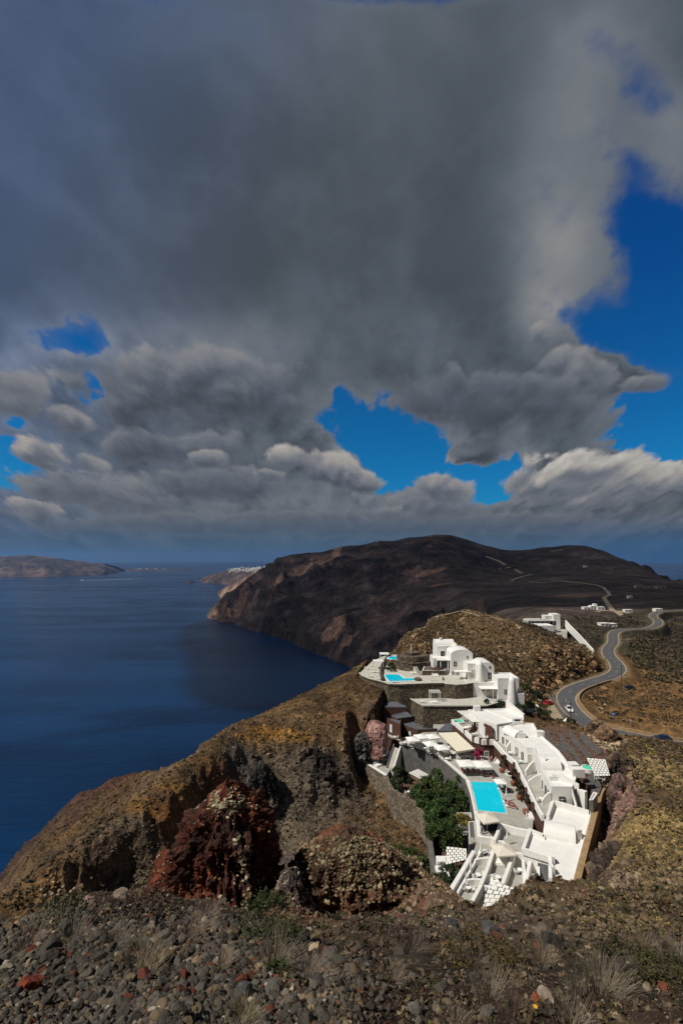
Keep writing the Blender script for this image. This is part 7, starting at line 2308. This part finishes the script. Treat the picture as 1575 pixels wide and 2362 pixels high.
def outcrop(name, label, levels, D, depth, cols, seed, rough=.5, lichen=None, section=None, kind=None, wl=2.2, lean=0.0, lich=(.42, .37, .24), crust=None):
    """a rock whose left and right outline are given level by level, with a body of its own depth"""
    sec = section or [(-1, .1), (-.62, -.78), (.1, -1), (.62, -.82), (1, .15), (.5, .9), (-.5, .95)]
    L = np.array(levels, float)
    nz, na = 190, 260
    t = np.linspace(0, 1, nz)
    py = L[0, 0] + (L[-1, 0] - L[0, 0]) * t
    xl, xr = np.interp(py, L[:, 0], L[:, 1]), np.interp(py, L[:, 0], L[:, 2])
    s = np.array(sec + [sec[0]], float)
    cum = np.concatenate([[0], np.cumsum(np.hypot(*np.diff(s, axis=0).T))])
    a = np.linspace(0, cum[-1], na, endpoint=False)
    sx, sy = np.interp(a, cum, s[:, 0]), np.interp(a, cum, s[:, 1])
    for _ in range(2):
        sx, sy = (np.roll(sx, 1) + 2 * sx + np.roll(sx, -1)) / 4, (np.roll(sy, 1) + 2 * sy + np.roll(sy, -1)) / 4
    z = -(py - CY) / F * D
    cx, hw = ((xl + xr) / 2 - CX) / F * D, (xr - xl) / 2 / F * D
    dp = depth * (.30 + .70 * np.sqrt(np.clip(t, 0, 1)))
    X = cx[:, None] + hw[:, None] * sx[None]
    Y = D + lean * (1 - t)[:, None] + dp[:, None] * sy[None]
    Z = np.repeat(z[:, None], na, 1)
    edge = np.clip(t * 4 + .1, 0, 1)[:, None]
    n1 = fbm(X, Y, Z * .55, wl, 6, .6, seed, ridged=True) - .2
    n1 = n1 + .30 * (np.round(n1 * 3) / 3 - n1)
    n2 = fbm(X, Y, Z, wl * .3, 5, .68, seed + 3)
    k = (n1 * rough + n2 * rough * .35) * edge
    X = X + k * sx[None] * .8
    Y = Y + k * sy[None] * 1.2
    Z = Z + n2 * rough * .3
    V = np.concatenate([np.stack([X, Y, Z], -1).reshape(-1, 3), [[cx[0], Y[0].mean(), z[0] + .04 * (z[0] - z[-1])]]])
    i = np.arange(nz - 1)[:, None] * na
    j = np.arange(na)[None]
    jn = (j + 1) % na
    fq = np.stack([i + j, i + na + j, i + na + jn, i + jn], -1).reshape(-1, 4)
    top = len(V) - 1
    ft = np.stack([np.arange(na), (np.arange(na) + 1) % na, np.full(na, top), np.full(na, top)], -1)
    tri = np.concatenate([fq[:, [0, 1, 2]], fq[:, [0, 2, 3]], ft[:, :3]])
    m1 = fbm(X, Y, Z, wl * .9, 5, .6, seed + 9)
    m2 = fbm(X, Y, Z, wl * .16, 4, .75, seed + 11)
    C = np.array(cols[0]) + np.clip(m1 + .35, 0, 1)[..., None] * (np.array(cols[1]) - np.array(cols[0]))
    C = C * (1 + m2[..., None] * .6)
    if lichen:
        w = lichen(sx[None] + 0 * X, sy[None] + 0 * X, t[:, None] + 0 * X)
        w = np.clip((w * .8 + m2 * .75 + m1 * .3 - .72) * 3.0, 0, .8)
        C = C * (1 - w[..., None]) + w[..., None] * np.array(lich) * (1 + m2[..., None] * .8)
    C = np.concatenate([np.clip(C, .006, 1).reshape(-1, 3), np.clip(C[0].mean(0, keepdims=True), .006, 1)])
    if crust:
        w_, n_, px_, tone = crust
        wt = np.clip(w_(sx[None] + 0 * X, sy[None] + 0 * X, t[:, None] + 0 * X) + .55 * m1, 0, None) ** 1.5
        wt = (wt * (sy[None] < .35)).ravel()
        k = RNG.choice(len(wt), n_, p=wt / wt.sum())
        CR.append((V[k] + RNG.normal(size=(n_, 3)) * .04, px_ / F * D * np.exp(RNG.normal(0, .45, n_)), np.array(tone) * RNG.uniform(.25, 1.35, (n_, 1))))
    o = np_mesh(name, V, tri, M['rock'], C, smooth=False)
    return tag(o, label, 'rock' if label else None, kind=kind)


RS = [(-1, .2), (-.75, -.55), (-.1, -.95), (.52, -1.0), (.74, -.72), (1, .25), (.6, .95), (-.4, 1)]
outcrop('rock_outcrop', 'big red rock tower with pale crusted ridge and a black shaded right side', [(1826, 508, 530), (1836, 496, 548), (1850, 486, 562), (1875, 462, 585), (1905, 440, 602), (1940, 418, 613), (1975, 396, 621), (2010, 368, 630), (2050, 348, 634), (2095, 342, 638), (2200, 330, 650)], 27, 3.6,
        ((.038, .018, .013), (.125, .036, .018)), 21, .66, None, RS, wl=1.8,
        crust=(lambda a, b, t: np.clip(1 - np.abs(a - .60) / .20, 0, 1) * (b < .1) * (t > .05) + np.clip(1 - t / .10, 0, 1) * .6 + .10 * np.clip(1 - np.abs(a + .5) / .4, 0, 1), 1900, 2.3, (.33, .285, .18)))
outcrop('rock_slab', 'smooth pinkish grey slab leaning on the left shoulder of the red rock', [(1836, 492, 512), (1852, 470, 506), (1872, 446, 497), (1890, 436, 488), (1906, 440, 484)], 28.2, 1.0, ((.14, .10, .085), (.22, .155, .13)), 23, .10, wl=1.4)
outcrop('rock_pillar', 'dark rock pillar in the gap beside the red rock', [(2014, 655, 682), (2024, 645, 692), (2050, 642, 699), (2080, 640, 703), (2120, 640, 707), (2180, 636, 712)], 21, 1.2, ((.06, .045, .04), (.13, .09, .065)), 25, .3, lambda a, b, t: np.clip(1 - t / .2, 0, 1) * .3, wl=1.2)
outcrop('rock_outcrop', 'pink and grey broken cliff beside the ochre wall', [(1790, 1416, 1440), (1805, 1410, 1456), (1825, 1408, 1472), (1850, 1410, 1480), (1880, 1412, 1472), (1920, 1408, 1458), (1960, 1402, 1444), (2010, 1392, 1430)], 87, 3.0, ((.085, .058, .048), (.21, .125, .108)), 27, .7, None, wl=3.0)
outcrop('rock_outcrop', 'dark brown cliff head above the pink cliff', [(1738, 1414, 1438), (1755, 1406, 1452), (1785, 1403, 1462), (1815, 1404, 1470), (1850, 1402, 1474)], 99, 3.0, ((.05, .036, .028), (.17, .115, .075)), 33, .8, None, wl=3.0)
outcrop('rock_outcrop', 'dark lower cliff at the near end of the ochre wall', [(1948, 1400, 1428), (1970, 1390, 1438), (2010, 1380, 1440), (2050, 1372, 1434), (2100, 1366, 1430)], 64, 3.0, ((.045, .034, .027), (.15, .105, .07)), 34, .7, None, wl=2.4)
outcrop('rock_outcrop', 'broad reddish brown crag with pale crusted crest in the middle', [(1929, 792, 816), (1936, 770, 838), (1950, 724, 872), (1965, 700, 892), (1990, 682, 922), (2025, 670, 958), (2060, 662, 990), (2100, 660, 1020), (2150, 660, 1040)], 29, 3.2, ((.06, .034, .022), (.14, .058, .032)), 35, .42, None, wl=1.6,
        crust=(lambda a, b, t: np.clip(1 - t / .4, 0, 1) + .22 + .2 * (a > .1), 3400, 2.5, (.23, .185, .105)))
outcrop('rock_outcrop', 'dark grey eroded crag under the orange edge of the ravine', [(1762, 594, 610), (1782, 578, 628), (1815, 566, 642), (1860, 558, 650), (1895, 556, 646), (1930, 560, 640)], 103, 4.0, ((.035, .031, .029), (.105, .09, .075)), 36, 1.1, None, wl=4.0)
outcrop('rock_outcrop', 'black broken rock face under the inner rim of the ravine', [(1726, 684, 716), (1738, 670, 742), (1765, 664, 768), (1795, 676, 796), (1825, 706, 818), (1852, 730, 836)], 114, 3.0, ((.030, .025, .021), (.12, .09, .062)), 37, 1.1, None, wl=3.4)
outcrop('rock_outcrop', 'pink tuff wall beside the tall narrow brown house', [(1664, 852, 876), (1672, 846, 890), (1690, 842, 894), (1712, 842, 892), (1740, 846, 890)], 125, 3.5, ((.24, .13, .11), (.34, .20, .17)), 29, .32, wl=5)
outcrop('boulder', 'dark grey rock heap above the lounge terrace shrub', [(1690, 832, 840), (1694, 824, 852), (1708, 817, 858), (1724, 818, 854), (1745, 816, 856)], 124, 2.2, ((.07, .065, .06), (.20, .185, .165)), 30, .5, wl=1.0)
outcrop('boulder', 'brown rock crest between the road and the hotel bank', [(1676, 1392, 1402), (1684, 1384, 1412), (1700, 1376, 1424), (1720, 1384, 1434), (1745, 1390, 1440)], 122, 3, ((.09, .055, .035), (.22, .14, .08)), 31, .8, wl=2.2)
outcrop('boulder', 'brown rock standing beside the lower road', [(1661, 1372, 1384), (1668, 1366, 1390), (1682, 1362, 1394), (1700, 1358, 1400)], 128, 2.4, ((.09, .06, .04), (.22, .15, .09)), 32, .7, wl=2.0)
for i, (px, py, r, D, lb, c) in enumerate(((1248, 2150, 20, 12.5, 'tall grey brown boulder with a light face below the hotel corner', (.12, .098, .075)), (1270, 2178, 27, 10.6, 'broad dark boulder in the rubble under the tall boulder', (.05, .042, .036)), (1060, 2158, 19, 12.3, 'dark upright boulder in the middle rubble', (.065, .062, .06)), (1130, 2140, 18, 13.0, 'smooth grey boulder below the nearest white court', (.075, .073, .07)), (1040, 2130, 16, 14.5, 'small black boulder left of the smooth grey one', (.05, .048, .045)),
                                           (1258, 2300, 22, 4.1, 'light brown stone beside a red one near the bottom edge', (.22, .17, .125)), (1233, 2303, 13, 4.05, 'rusty red stone beside the light brown one', (.22, .06, .025)), (955, 2325, 20, 3.5, 'upright grey stone near the bottom of the slope', (.12, .11, .095)), (728, 2190, 20, 5.6, 'pale tan stone at the end of the pebble bank', (.34, .25, .16)), (1495, 2280, 14, 4.3, 'yellowish pale stone on the right of the foreground', (.19, .15, .095)),
                                           (1530, 2277, 12, 4.3, 'bright rusty stone at the right of the foreground', (.15, .045, .025)), (72, 2272, 34, 4.0, 'large rusty red stone among the grey pebbles at left', (.15, .035, .018)), (205, 2086, 26, 8.2, 'pinkish flat stone on the foreground lip', (.26, .17, .13)), (283, 2063, 16, 8.6, 'pointed slab on the foreground lip', (.17, .13, .10)), (565, 2290, 22, 3.95, 'large dark angular stone in the foreground scree', (.075, .075, .075)), (978, 2082, 14, 20, 'rusty boulder on the crest of the middle spur', (.12, .05, .035)), (1470, 1830 + 190, 12, 46, 'pale flat boulder high on the right flank', (.34, .26, .15)))):
    p = hit(px, py + r * .5)
    co, fs = rock_proto(3, 500 + i, .85)
    s_ = r / F * p.y
    V = co * s_ * np.array((1, 1, 1.1))
    o = np_mesh('boulder', V, fs, mat('boulder %d' % i, c, .93, .4, 3.2 / s_ * .3, .5, spec=.15, stain=(tuple(k * 1.6 for k in c), .5), bscale=6 / s_))
    o.location = p + Vector((0, 0, s_ * .35))
    o.rotation_euler = (RNG.uniform(-.3, .3), RNG.uniform(-.3, .3), RNG.uniform(0, 6))
    tag(o, lb, 'rock')


for (pos_, sz, c_) in CR:
    merge_rocks('crust_rubble', pos_, sz, c_, 1)


# ------------------------------------------------------------------ plants
def leaf_quads(cent, size, stretch=1.5):
    """one small bent leaf per centre: arrays of quads"""
    n = len(cent)
    R = rot_mats(n, 1.2)
    sz = size * RNG.uniform(.6, 1.4, n)
    base = np.array([(-.5, -.5 * stretch, 0), (.5, -.3 * stretch, .12), (.45, .5 * stretch, 0), (-.45, .3 * stretch, .12)])
    v = np.einsum('nij,vj->nvi', R, base) * sz[:, None, None] + cent[:, None]
    return v.reshape(-1, 3), np.arange(4 * n).reshape(n, 4)


def foliage(name, base, h, r, n, leaf, col, clumps, parent, var=.5, low=.15, flat=1.0):
    """leaves in clumps all through an uneven crown"""
    th, ph = RNG.uniform(0, 2 * np.pi, clumps), np.arccos(RNG.uniform(-.55, 1, clumps))
    rad = RNG.uniform(.45, 1.0, clumps) ** .6
    cc = np.stack([np.cos(th) * np.sin(ph) * r, np.sin(th) * np.sin(ph) * r, h * (low + (1 - low) * (.45 + .5 * np.cos(ph)))], 1) * np.stack([rad, rad, np.ones(clumps)], 1)
    cr = r * RNG.uniform(.22, .46, clumps)
    k = RNG.integers(0, clumps, n)
    d = RNG.normal(size=(n, 3))
    d /= np.linalg.norm(d, axis=1)[:, None]
    cent = cc[k] + d * (cr[k] * RNG.random(n) ** .45)[:, None] * np.array((1, 1, .8 * flat))
    cent[:, 2] = np.maximum(cent[:, 2], leaf * .3)
    V, Fq = leaf_quads(cent, leaf)
    tone = RNG.uniform(1 - var, 1 + var, clumps)[k] * RNG.uniform(.65, 1.35, n)
    C = np.repeat(np.array(col)[None] * tone[:, None], 4, 0)
    off = np.array(world_loc(parent)) if parent is not None else 0
    return np_mesh(name, V + np.array(base) - off, Fq, M['foliage'], np.clip(C, .003, 1), parent=parent)


def tree(label, base, h, r, n=2600, leaf=.24, col=(.028, .052, .014), group=None, name='garden_tree'):
    t = thing(name, label, 'tree', base, group)
    b = Vector(base)
    tr_ = MB().tube(b - Vector((0, 0, .4)), b + Vector((.1, 0, h * .45)), .17, .09, 8)
    for k in range(5):
        a = k * 1.3
        tr_.tube(b + Vector((.08, 0, h * (.22 + .05 * k))), b + Vector((math.cos(a) * r * .6, math.sin(a) * r * .6, h * (.5 + .08 * k))), .07, .025, 6)
    tr_.build('trunk', M['bark'], t)
    foliage('crown', base, h, r, n, leaf, col, 26, t)
    return t


GT = 'dense dark green tree of the walled garden below the grey wall'
for i, (x, y, h, r) in enumerate(((775, 945, 5.6, 2.4), (870, 905, 6.2, 2.7), (965, 850, 6.2, 2.4), (1080, 930, 6.6, 2.8), (1010, 1020, 6.4, 2.8), (1140, 1060, 6.4, 2.8), (885, 1080, 5.6, 2.6), (1230, 950, 6.6, 2.3), (1250, 1080, 6.2, 2.5), (1030, 1180, 6.0, 2.6), (1140, 1200, 6.0, 2.6), (930, 1220, 5.2, 2.2), (1000, 1310, 5.4, 2.4))):
    tree(GT, pos(5, x, y + 20, -58, h * .62), h * (.85 + .3 * ((i * 7) % 5) / 4), r * .9, 2300, .22, ((.034, .062, .015), (.066, .094, .021), (.046, .074, .017))[i % 3], 'garden trees below the grey wall')
for x, y, h, r, c, lb in ((940, 1120, 4.5, 1.2, (.16, .13, .02), 'yellowing slender tree among the dark garden trees'), (60, 250, 5.4, 2.3, (.03, .055, .013), 'dark tree in the lower garden above the planter'), (170, 300, 5, 2.2, (.03, .055, .013), 'dark tree right beside the square planter')):
    tree(lb, pos(5 if y > 900 else 3, x, y, -58, h * .6), h, r, 2200, .22, c)
for x, y, lb in ((60, 430, 'rounded green tree at the lower end of the garden'), (150, 400, 'green tree beside the satellite dish')):
    tree(lb, pos(3, x, y, -58, 2.4), 5.0, 2.7, 2600, .22, (.045, .070, .016))


def bush(label, base, h, r, n=700, leaf=.16, col=(.03, .05, .014), group=None, name='shrub', clumps=14):
    t = thing(name, label, 'shrub', base, group)
    b = Vector(base)
    s_ = MB()
    for k in range(6):
        a = k * 1.05
        s_.tube(b - Vector((0, 0, .05)), b + Vector((math.cos(a) * r * .6, math.sin(a) * r * .6, h * .6)), .03 * r, .01 * r, 5)
    s_.build('stem', M['bark'], t)
    foliage('leaves', base, h, r, n, leaf, col, clumps, t)
    return t


for k, x, y, z, h, r, lb in ((5, 60, 520, -56, 3.0, 1.9, 'round dark shrub at the end of the lounge terrace'), (5, 520, 770, -58, 3.6, 1.9, 'dark shrub in the corner under the long stair'), (5, 480, 890, -58, 2.6, 1.8, 'low shrub against the curved garden wall'), (5, 590, 800, -58, 2.4, 1.6, 'low green shrub beside the garden shade'),
                             (3, 240, 670, -57.5, 3.4, 2.0, 'dark green bush beside the white steps'), (3, 160, 790, -57.5, 3.2, 2.2, 'dark green bush below the outer court wall'), (3, 80, 860, -57.5, 2.4, 1.8, 'small bush at the foot of the garden'), (1, 325, 372, -40, 2.2, 1.2, 'round clipped dark shrub beside the curved dividing wall'), (1, 325, 410, -40, 1.3, 1.5, 'low shrub under the stone bastion'),
                             (4, 300, 1130, -50.6, 5.4, 2.6, 'tall dark tree shaped shrub at the edge of the car park'), (4, 165, 1040, -50.6, 3.4, 1.9, 'dark bush beside the entrance wall'), (4, 130, 900, -48.5, 3.2, 2.6, 'dark bush at the back of the lowest villa'), (4, 215, 945, -49, 2.4, 2.4, 'bush below the stony hill beside the car park'), (4, 540, 1205, -50.4, 2.4, 2.0, 'round bush at the tip of the car park'),
                             (1, 1290, 725, -46, 2.0, 2.2, 'dark creeping shrub in front of the lowest villa'), (1, 1180, 700, -44.5, 1.5, .7, 'spiky plant at the end of the stone terrace'), (1, 1470, 735, -46.5, 1.8, 2.2, 'dark hedge at the foot of the round tower'), (3, 270, 280, -54, 1.2, 1.7, 'dry yellow plants in the square planter'), (3, 262, 395, -57, 3.4, 1.0, 'yellowing plant beside the square planter')):
    dry = 'dry' in lb or 'yellow' in lb
    bush(lb, pos(k, x, y, z, h * .45), h, r, 1100 if r > 1.5 else 650, .2, (.15, .12, .03) if dry else (.026, .045, .013))
for x, y, D, r in ((893, 1962, 91, 1.7), (928, 1982, 89, 2.0), (958, 1998, 87, 2.2), (915, 2005, 86, 1.9), (945, 2022, 84, 2.1), (972, 2020, 84, 1.8)):
    p = P(x, y, D)
    p.z = ground_z(p.x, p.y)
    bush('bright green bush in the hollow outside the garden wall', (p.x, p.y, p.z), r * 1.35, r, 1500, .2, (.036, .052, .010), 'green bushes outside the garden wall')
# pots and climbers along the brown wall
for i, (x, y, lb) in enumerate(((612, 698, 'farthest'), (712, 815, 'second farthest'), (768, 940, 'second nearest'), (826, 1070, 'nearest'))):
    p = Vector(pos(2, x, y, -50, .4))
    t = thing('flower_pot', lb + ' big terracotta pot with a climbing plant along the brown wall', 'plant pot', p)
    MB().lathe(p, [(.34, 0), (.5, .5), (.52, .85), (.44, .87)], 14).build('pot', M['terracotta'], t)
    foliage('foliage', tuple(p + Vector((.4, .6, .6))), 3.0, .9, 520, .17, (.06, .042, .022) if i % 2 else (.04, .045, .02), 9, t)
for x, y, h, lb in ((745, 740, 3.0, 'dark red climber on the brown wall between two pots'), (800, 900, 3.0, 'brownish climber hanging on the brown wall'), (640, 590, 3.6, 'tall thin climber at the far corner of the brown wall')):
    bush(lb, pos(2, x, y + 50, -50, .3), h, .9, 520, .17, (.055, .03, .02), None, 'climbing_plant')
bush('bright magenta bougainvillea against the brown wall beside the awning', pos(2, 402, 590, -50, .3), 2.6, 1.3, 900, .16, (.28, .012, .07), None, 'bougainvillea')
p = Vector(pos(2, 517, 597, -50, .4))
t = thing('flower_pot', 'small pot of red flowers under the window of the brown wall', 'plant pot', p)
MB().lathe(p, [(.2, 0), (.3, .5), (.26, .52)], 12).build('pot', M['terracotta'], t)
foliage('flowers', tuple(p + Vector((0, 0, .45))), .8, .45, 200, .12, (.36, .02, .02), 6, t)
p = Vector(pos(1, 740, 405, -38.4, .3))
bush('pink flowering shrubs along the stone planter of the upper villa', tuple(p), .9, 1.6, 500, .14, (.13, .045, .06), None, 'flowering_shrub')


# ------------------------------------------------------------------ dry plants and cushions of our slope
def blades(n, h, r, w, bend, rng):
    """thin bent stalks rising from a patch: arrays (strips of three quads)"""
    a0 = rng.uniform(0, 2 * np.pi, n)
    rr = r * np.sqrt(rng.random(n)) * .6
    base = np.stack([np.cos(a0) * rr, np.sin(a0) * rr, np.zeros(n)], 1)
    out = np.stack([np.cos(a0), np.sin(a0), np.zeros(n)], 1) * (.25 + rr / r)[:, None] + rng.normal(size=(n, 3)) * .35
    out[:, 2] = 0
    hh = h * rng.uniform(.45, 1.1, n)
    side = np.stack([-np.sin(a0 + .7), np.cos(a0 + .7), np.zeros(n)], 1)
    V = []
    for k, f_ in enumerate((0, .35, .7, 1.0)):
        c = base + out * (bend * f_ ** 1.7 * hh)[:, None] + np.stack([0 * hh, 0 * hh, hh * f_ * (1 - .18 * bend * f_)], 1) + rng.normal(size=(n, 3)) * .02 * h
        ww = w * (1 - .75 * f_)
        V += [c - side * ww, c + side * ww]
    V = np.stack(V, 1)
    q_ = np.array([(0, 1, 3, 2), (2, 3, 5, 4), (4, 5, 7, 6)])
    return V.reshape(-1, 3), (q_[None] + (np.arange(n) * 8)[:, None, None]).reshape(-1, 4)


def tuft(label, px, py, hpx, wpx, n=260, col=(.26, .20, .125), bend=.7, name='dry_grass_tuft', cat='grass tuft'):
    p = hit(px, py)
    s = p.y / F
    n = int(n * 1.7)
    V, Fq = blades(n, hpx * s * .95, wpx * s * .6, max(.0010, .45 * s), bend * 1.15, RNG)
    C = np.repeat(np.array(col)[None] * RNG.uniform(.35, 1.45, (n, 1)), 8, 0)
    o = np_mesh(name, V, Fq, M['foliage'], C)
    o.location = p - Vector((0, 0, .01))
    return tag(o, label, cat)


tuft('wide pale dry tussock in the middle of the pebble bank', 305, 2245, 48, 170, 420)
tuft('tall upright dry stalks behind the pebble bank', 425, 2178, 66, 110, 220, (.24, .17, .12), .55)
tuft('greyish dry tussock behind the wide pale one', 250, 2195, 40, 110, 320, (.21, .165, .12))
tuft('thin dry stalks right of the wide pale tussock', 500, 2238, 55, 70, 130, (.26, .20, .15), .6)
tuft('grey dry bush beside the green cushion', 625, 2228, 60, 120, 330, (.20, .165, .105))
tuft('spreading pale dry twigs at the end of the pebble bank', 708, 2262, 42, 110, 240, (.26, .20, .15), 1.0)
tuft('pale dry tussock at the bottom edge of the pebble bank', 545, 2368, 40, 130, 360, (.27, .22, .12))
tuft('brown dry stalks at the far left of the lip', 62, 2188, 50, 80, 180, (.19, .13, .10), .6)
tuft('grey dry stalks below the thistles on the lip', 155, 2175, 55, 90, 220, (.19, .155, .115))
tuft('tall pale dry stalks in front of the wide olive cushion', 1125, 2302, 72, 85, 200, (.27, .22, .16), .45)
tuft('broad grey dry bush on the right of the foreground', 1370, 2292, 75, 170, 480, (.20, .165, .115), .6)
tuft('dry twigs at the bottom edge below the grey bush', 1310, 2362, 40, 130, 260, (.24, .19, .14), .9)
tuft('low dry twigs at the bottom of the middle', 1040, 2366, 30, 110, 220, (.21, .165, .12), .9)
tuft('grey dry stalks at the right edge of the foreground', 1545, 2230, 60, 90, 220, (.21, .175, .13), .5)
tuft('dark twiggy dry bush left of the smooth grey boulder', 940, 2195, 45, 100, 260, (.11, .085, .065), .7)
tuft('brown dry stalks below the right flank', 1480, 2195, 45, 90, 220, (.20, .15, .10), .5)
tuft('thin pale grass beside the dark boulder', 1240, 2225, 40, 100, 240, (.22, .17, .11), .6)
tuft('rusty dry grass beside the light brown stone', 1180, 2330, 35, 100, 200, (.15, .10, .07), .8)
tuft('small pale tussock above the upright grey stone', 900, 2262, 34, 80, 180, (.22, .17, .12), .8)
tuft('small dry tussock on the lip before the red rock', 470, 2120, 34, 80, 180, (.22, .17, .125), .7)


def cushion(label, px, py, wpx, hpx, col, n=2600):
    p = hit(px, py)
    s = p.y / F
    return bush(label, (p.x, p.y, p.z - .02), hpx * s, wpx * s * .5, n, max(.006, 3.0 * s), col, None, 'cushion_shrub', 40)


cushion('dark green cushion shrub before the gap of the red rock', 625, 2165, 150, 75, (.035, .045, .012))
cushion('olive brown wide cushion shrub below the white courts', 1100, 2232, 170, 50, (.075, .055, .016))
cushion('small green shrub inside the grey dry bush', 640, 2252, 50, 34, (.045, .055, .014), 900)
cushion('brown green cushion at the right of the foreground', 1425, 2218, 90, 34, (.05, .045, .02), 1500)
cushion('olive cushion at the lower right edge', 1535, 2265, 130, 45, (.06, .055, .018), 2000)
cushion('grey green cushion under the thistles on the lip', 150, 2138, 130, 52, (.085, .085, .045), 1800)
cushion('brown twiggy cushion on the lip', 330, 2118, 140, 40, (.07, .048, .032), 1800)
cushion('brown mossy cushion on top of the middle spur', 850, 2010, 60, 16, (.065, .05, .022), 900)
cushion('rusty low cushion in the lower middle', 690, 2330, 40, 20, (.05, .03, .02), 500)
# thistles with dry heads
for i, (px, top, base, lean) in enumerate(((112, 2072, 2108, -.35), (104, 2058, 2104, -.3), (117, 2068, 2106, .1), (127, 2070, 2100, .2), (138, 2060, 2098, -.1), (143, 2052, 2096, .05), (157, 2062, 2098, .15), (163, 2056, 2094, .2))):
    p = hit(px, 2128)
    s = p.y / F
    h = (2128 - top) * s
    t = thing('dry_thistle', ['tall', 'leaning', 'short'][i % 3] + ' dry thistle stalk with a seed head on the foreground lip', 'thistle', p, 'dry thistles on the foreground lip')
    e = p + Vector((lean * h * .5, .02, h))
    MB().tube(p, p.lerp(e, .55) + Vector((lean * h * .12, 0, 0)), .008, .006, 5).tube(p.lerp(e, .55) + Vector((lean * h * .12, 0, 0)), e, .006, .005, 5).build('stalk', M['dry_stalk'], t)
    MB().lathe(e, [(.006, -.01), (.018, .008), (.024, .018), (.016, .028), (.005, .034)], 9).build('seed_head', M['dry_stalk'], t)
for i, (px, py, h_) in enumerate(((625, 2110, 40), (608, 2100, 36), (634, 2118, 34), (590, 2122, 44))):
    p = hit(px, 2140)
    s = p.y / F
    e = p + Vector((.03, 0, (h_ + 20) * s))
    t = thing('dry_thistle', 'thin dry stalk with pale buds above the dark green cushion shrub', 'thistle', p, 'dry stalks above the green cushion')
    MB().tube(p, e, .006, .004, 5).build('stalk', M['dry_stalk'], t)
    MB().lathe(e, [(.005, -.008), (.014, .008), (.016, .014), (.005, .022)], 8).build('seed_head', M['dry_stalk'], t)
p = hit(1232, 2340)
t = thing('yellow_flower', 'small bright yellow flower at the bottom of the slope', 'flower', p)
MB().tube(p, p + Vector((0, 0, .05)), .003, n=5).build('stalk', M['dry_stalk'], t)
mat('yellow_petal', (.75, .42, .03), .7)
pm = MB()
for k in range(7):
    a = k * .9
    c = p + Vector((0, 0, .05))
    d = Vector((math.cos(a), math.sin(a), .25))
    e = Vector((-math.sin(a), math.cos(a), 0))
    pm.add([c, c + d * .012 + e * .005, c + d * .022, c + d * .012 - e * .005], [(0, 1, 2, 3)])
pm.build('petals', M['yellow_petal'], t)
# small dry scrub all over the slopes
def scrub(name, n, mask, size, col, leaves=9, weight=None, dist=None):
    pos_, c_, _ = pick_ground(n, mask & (STEEP < .45), DPY if weight is None else weight)
    s = size * RNG.uniform(.5, 1.5, n) * (np.clip(pos_[:, 1] / dist, .1, 3) if dist else 1)
    d = RNG.normal(size=(n, leaves, 3))
    d /= np.linalg.norm(d, axis=2)[..., None]
    d[..., 2] = np.abs(d[..., 2])
    cent = pos_[:, None] + d * (s[:, None] * RNG.random((n, leaves)) ** .4)[..., None] * np.array((1, 1, .75))
    V, Fq = leaf_quads(cent.reshape(-1, 3), 1.0)
    k = np.repeat(s, leaves)
    V = (V.reshape(-1, 4, 3) - cent.reshape(-1, 1, 3)) * (k * .55)[:, None, None] + cent.reshape(-1, 1, 3)
    tone = np.array(col)[RNG.integers(0, len(col), n)] * RNG.uniform(.5, 1.5, (n, 1))
    C = np.repeat(np.repeat(tone, leaves, 0) * RNG.uniform(.7, 1.3, (n * leaves, 1)), 4, 0)
    tag(np_mesh(name, V.reshape(-1, 3), Fq, M['foliage'], np.clip(C, .003, 1)), kind='stuff')


OL, BRS, GRN, DRK = (.055, .045, .018), (.09, .06, .03), (.035, .045, .014), (.030, .026, .014)
scrub('scrub', 2600, (YG > 150) & (YG < 268) & (PXG > 880) & (PXG < 1400) & (ZG > -52) & (TR['road'] < .05), .5, (OL, BRS, DRK))
scrub('scrub', 3000, (YG > 60) & (YG < 185) & (PXG > -100) & (PXG < 980), .32, (OL, BRS, DRK))
scrub('scrub', 2600, (YG > 115) & (YG < 500) & (PXG > 1225) & (PXG < 1750) & (TR['road'] < .05), .55, (OL, BRS, BRS, (.05, .040, .018)), 9, None, 170)
scrub('scrub', 700, (YG > 205) & (YG < 420) & (PXG > 1420) & (PXG < 1750) & (TR['road'] < .05), 1.0, (OL, (.038, .034, .016)), 16)
scrub('scrub', 3200, (YG > 12) & (YG < 115) & (PXG > 1340) & (PXG < 1750), .30, (OL, BRS, (.16, .12, .035)), 8, None, 60)
scrub('scrub', 3600, (YG < 34) & (PXG > 640) & (PXG < 1750), .10, (OL, BRS, DRK, (.14, .10, .06)), 8, None, 10)
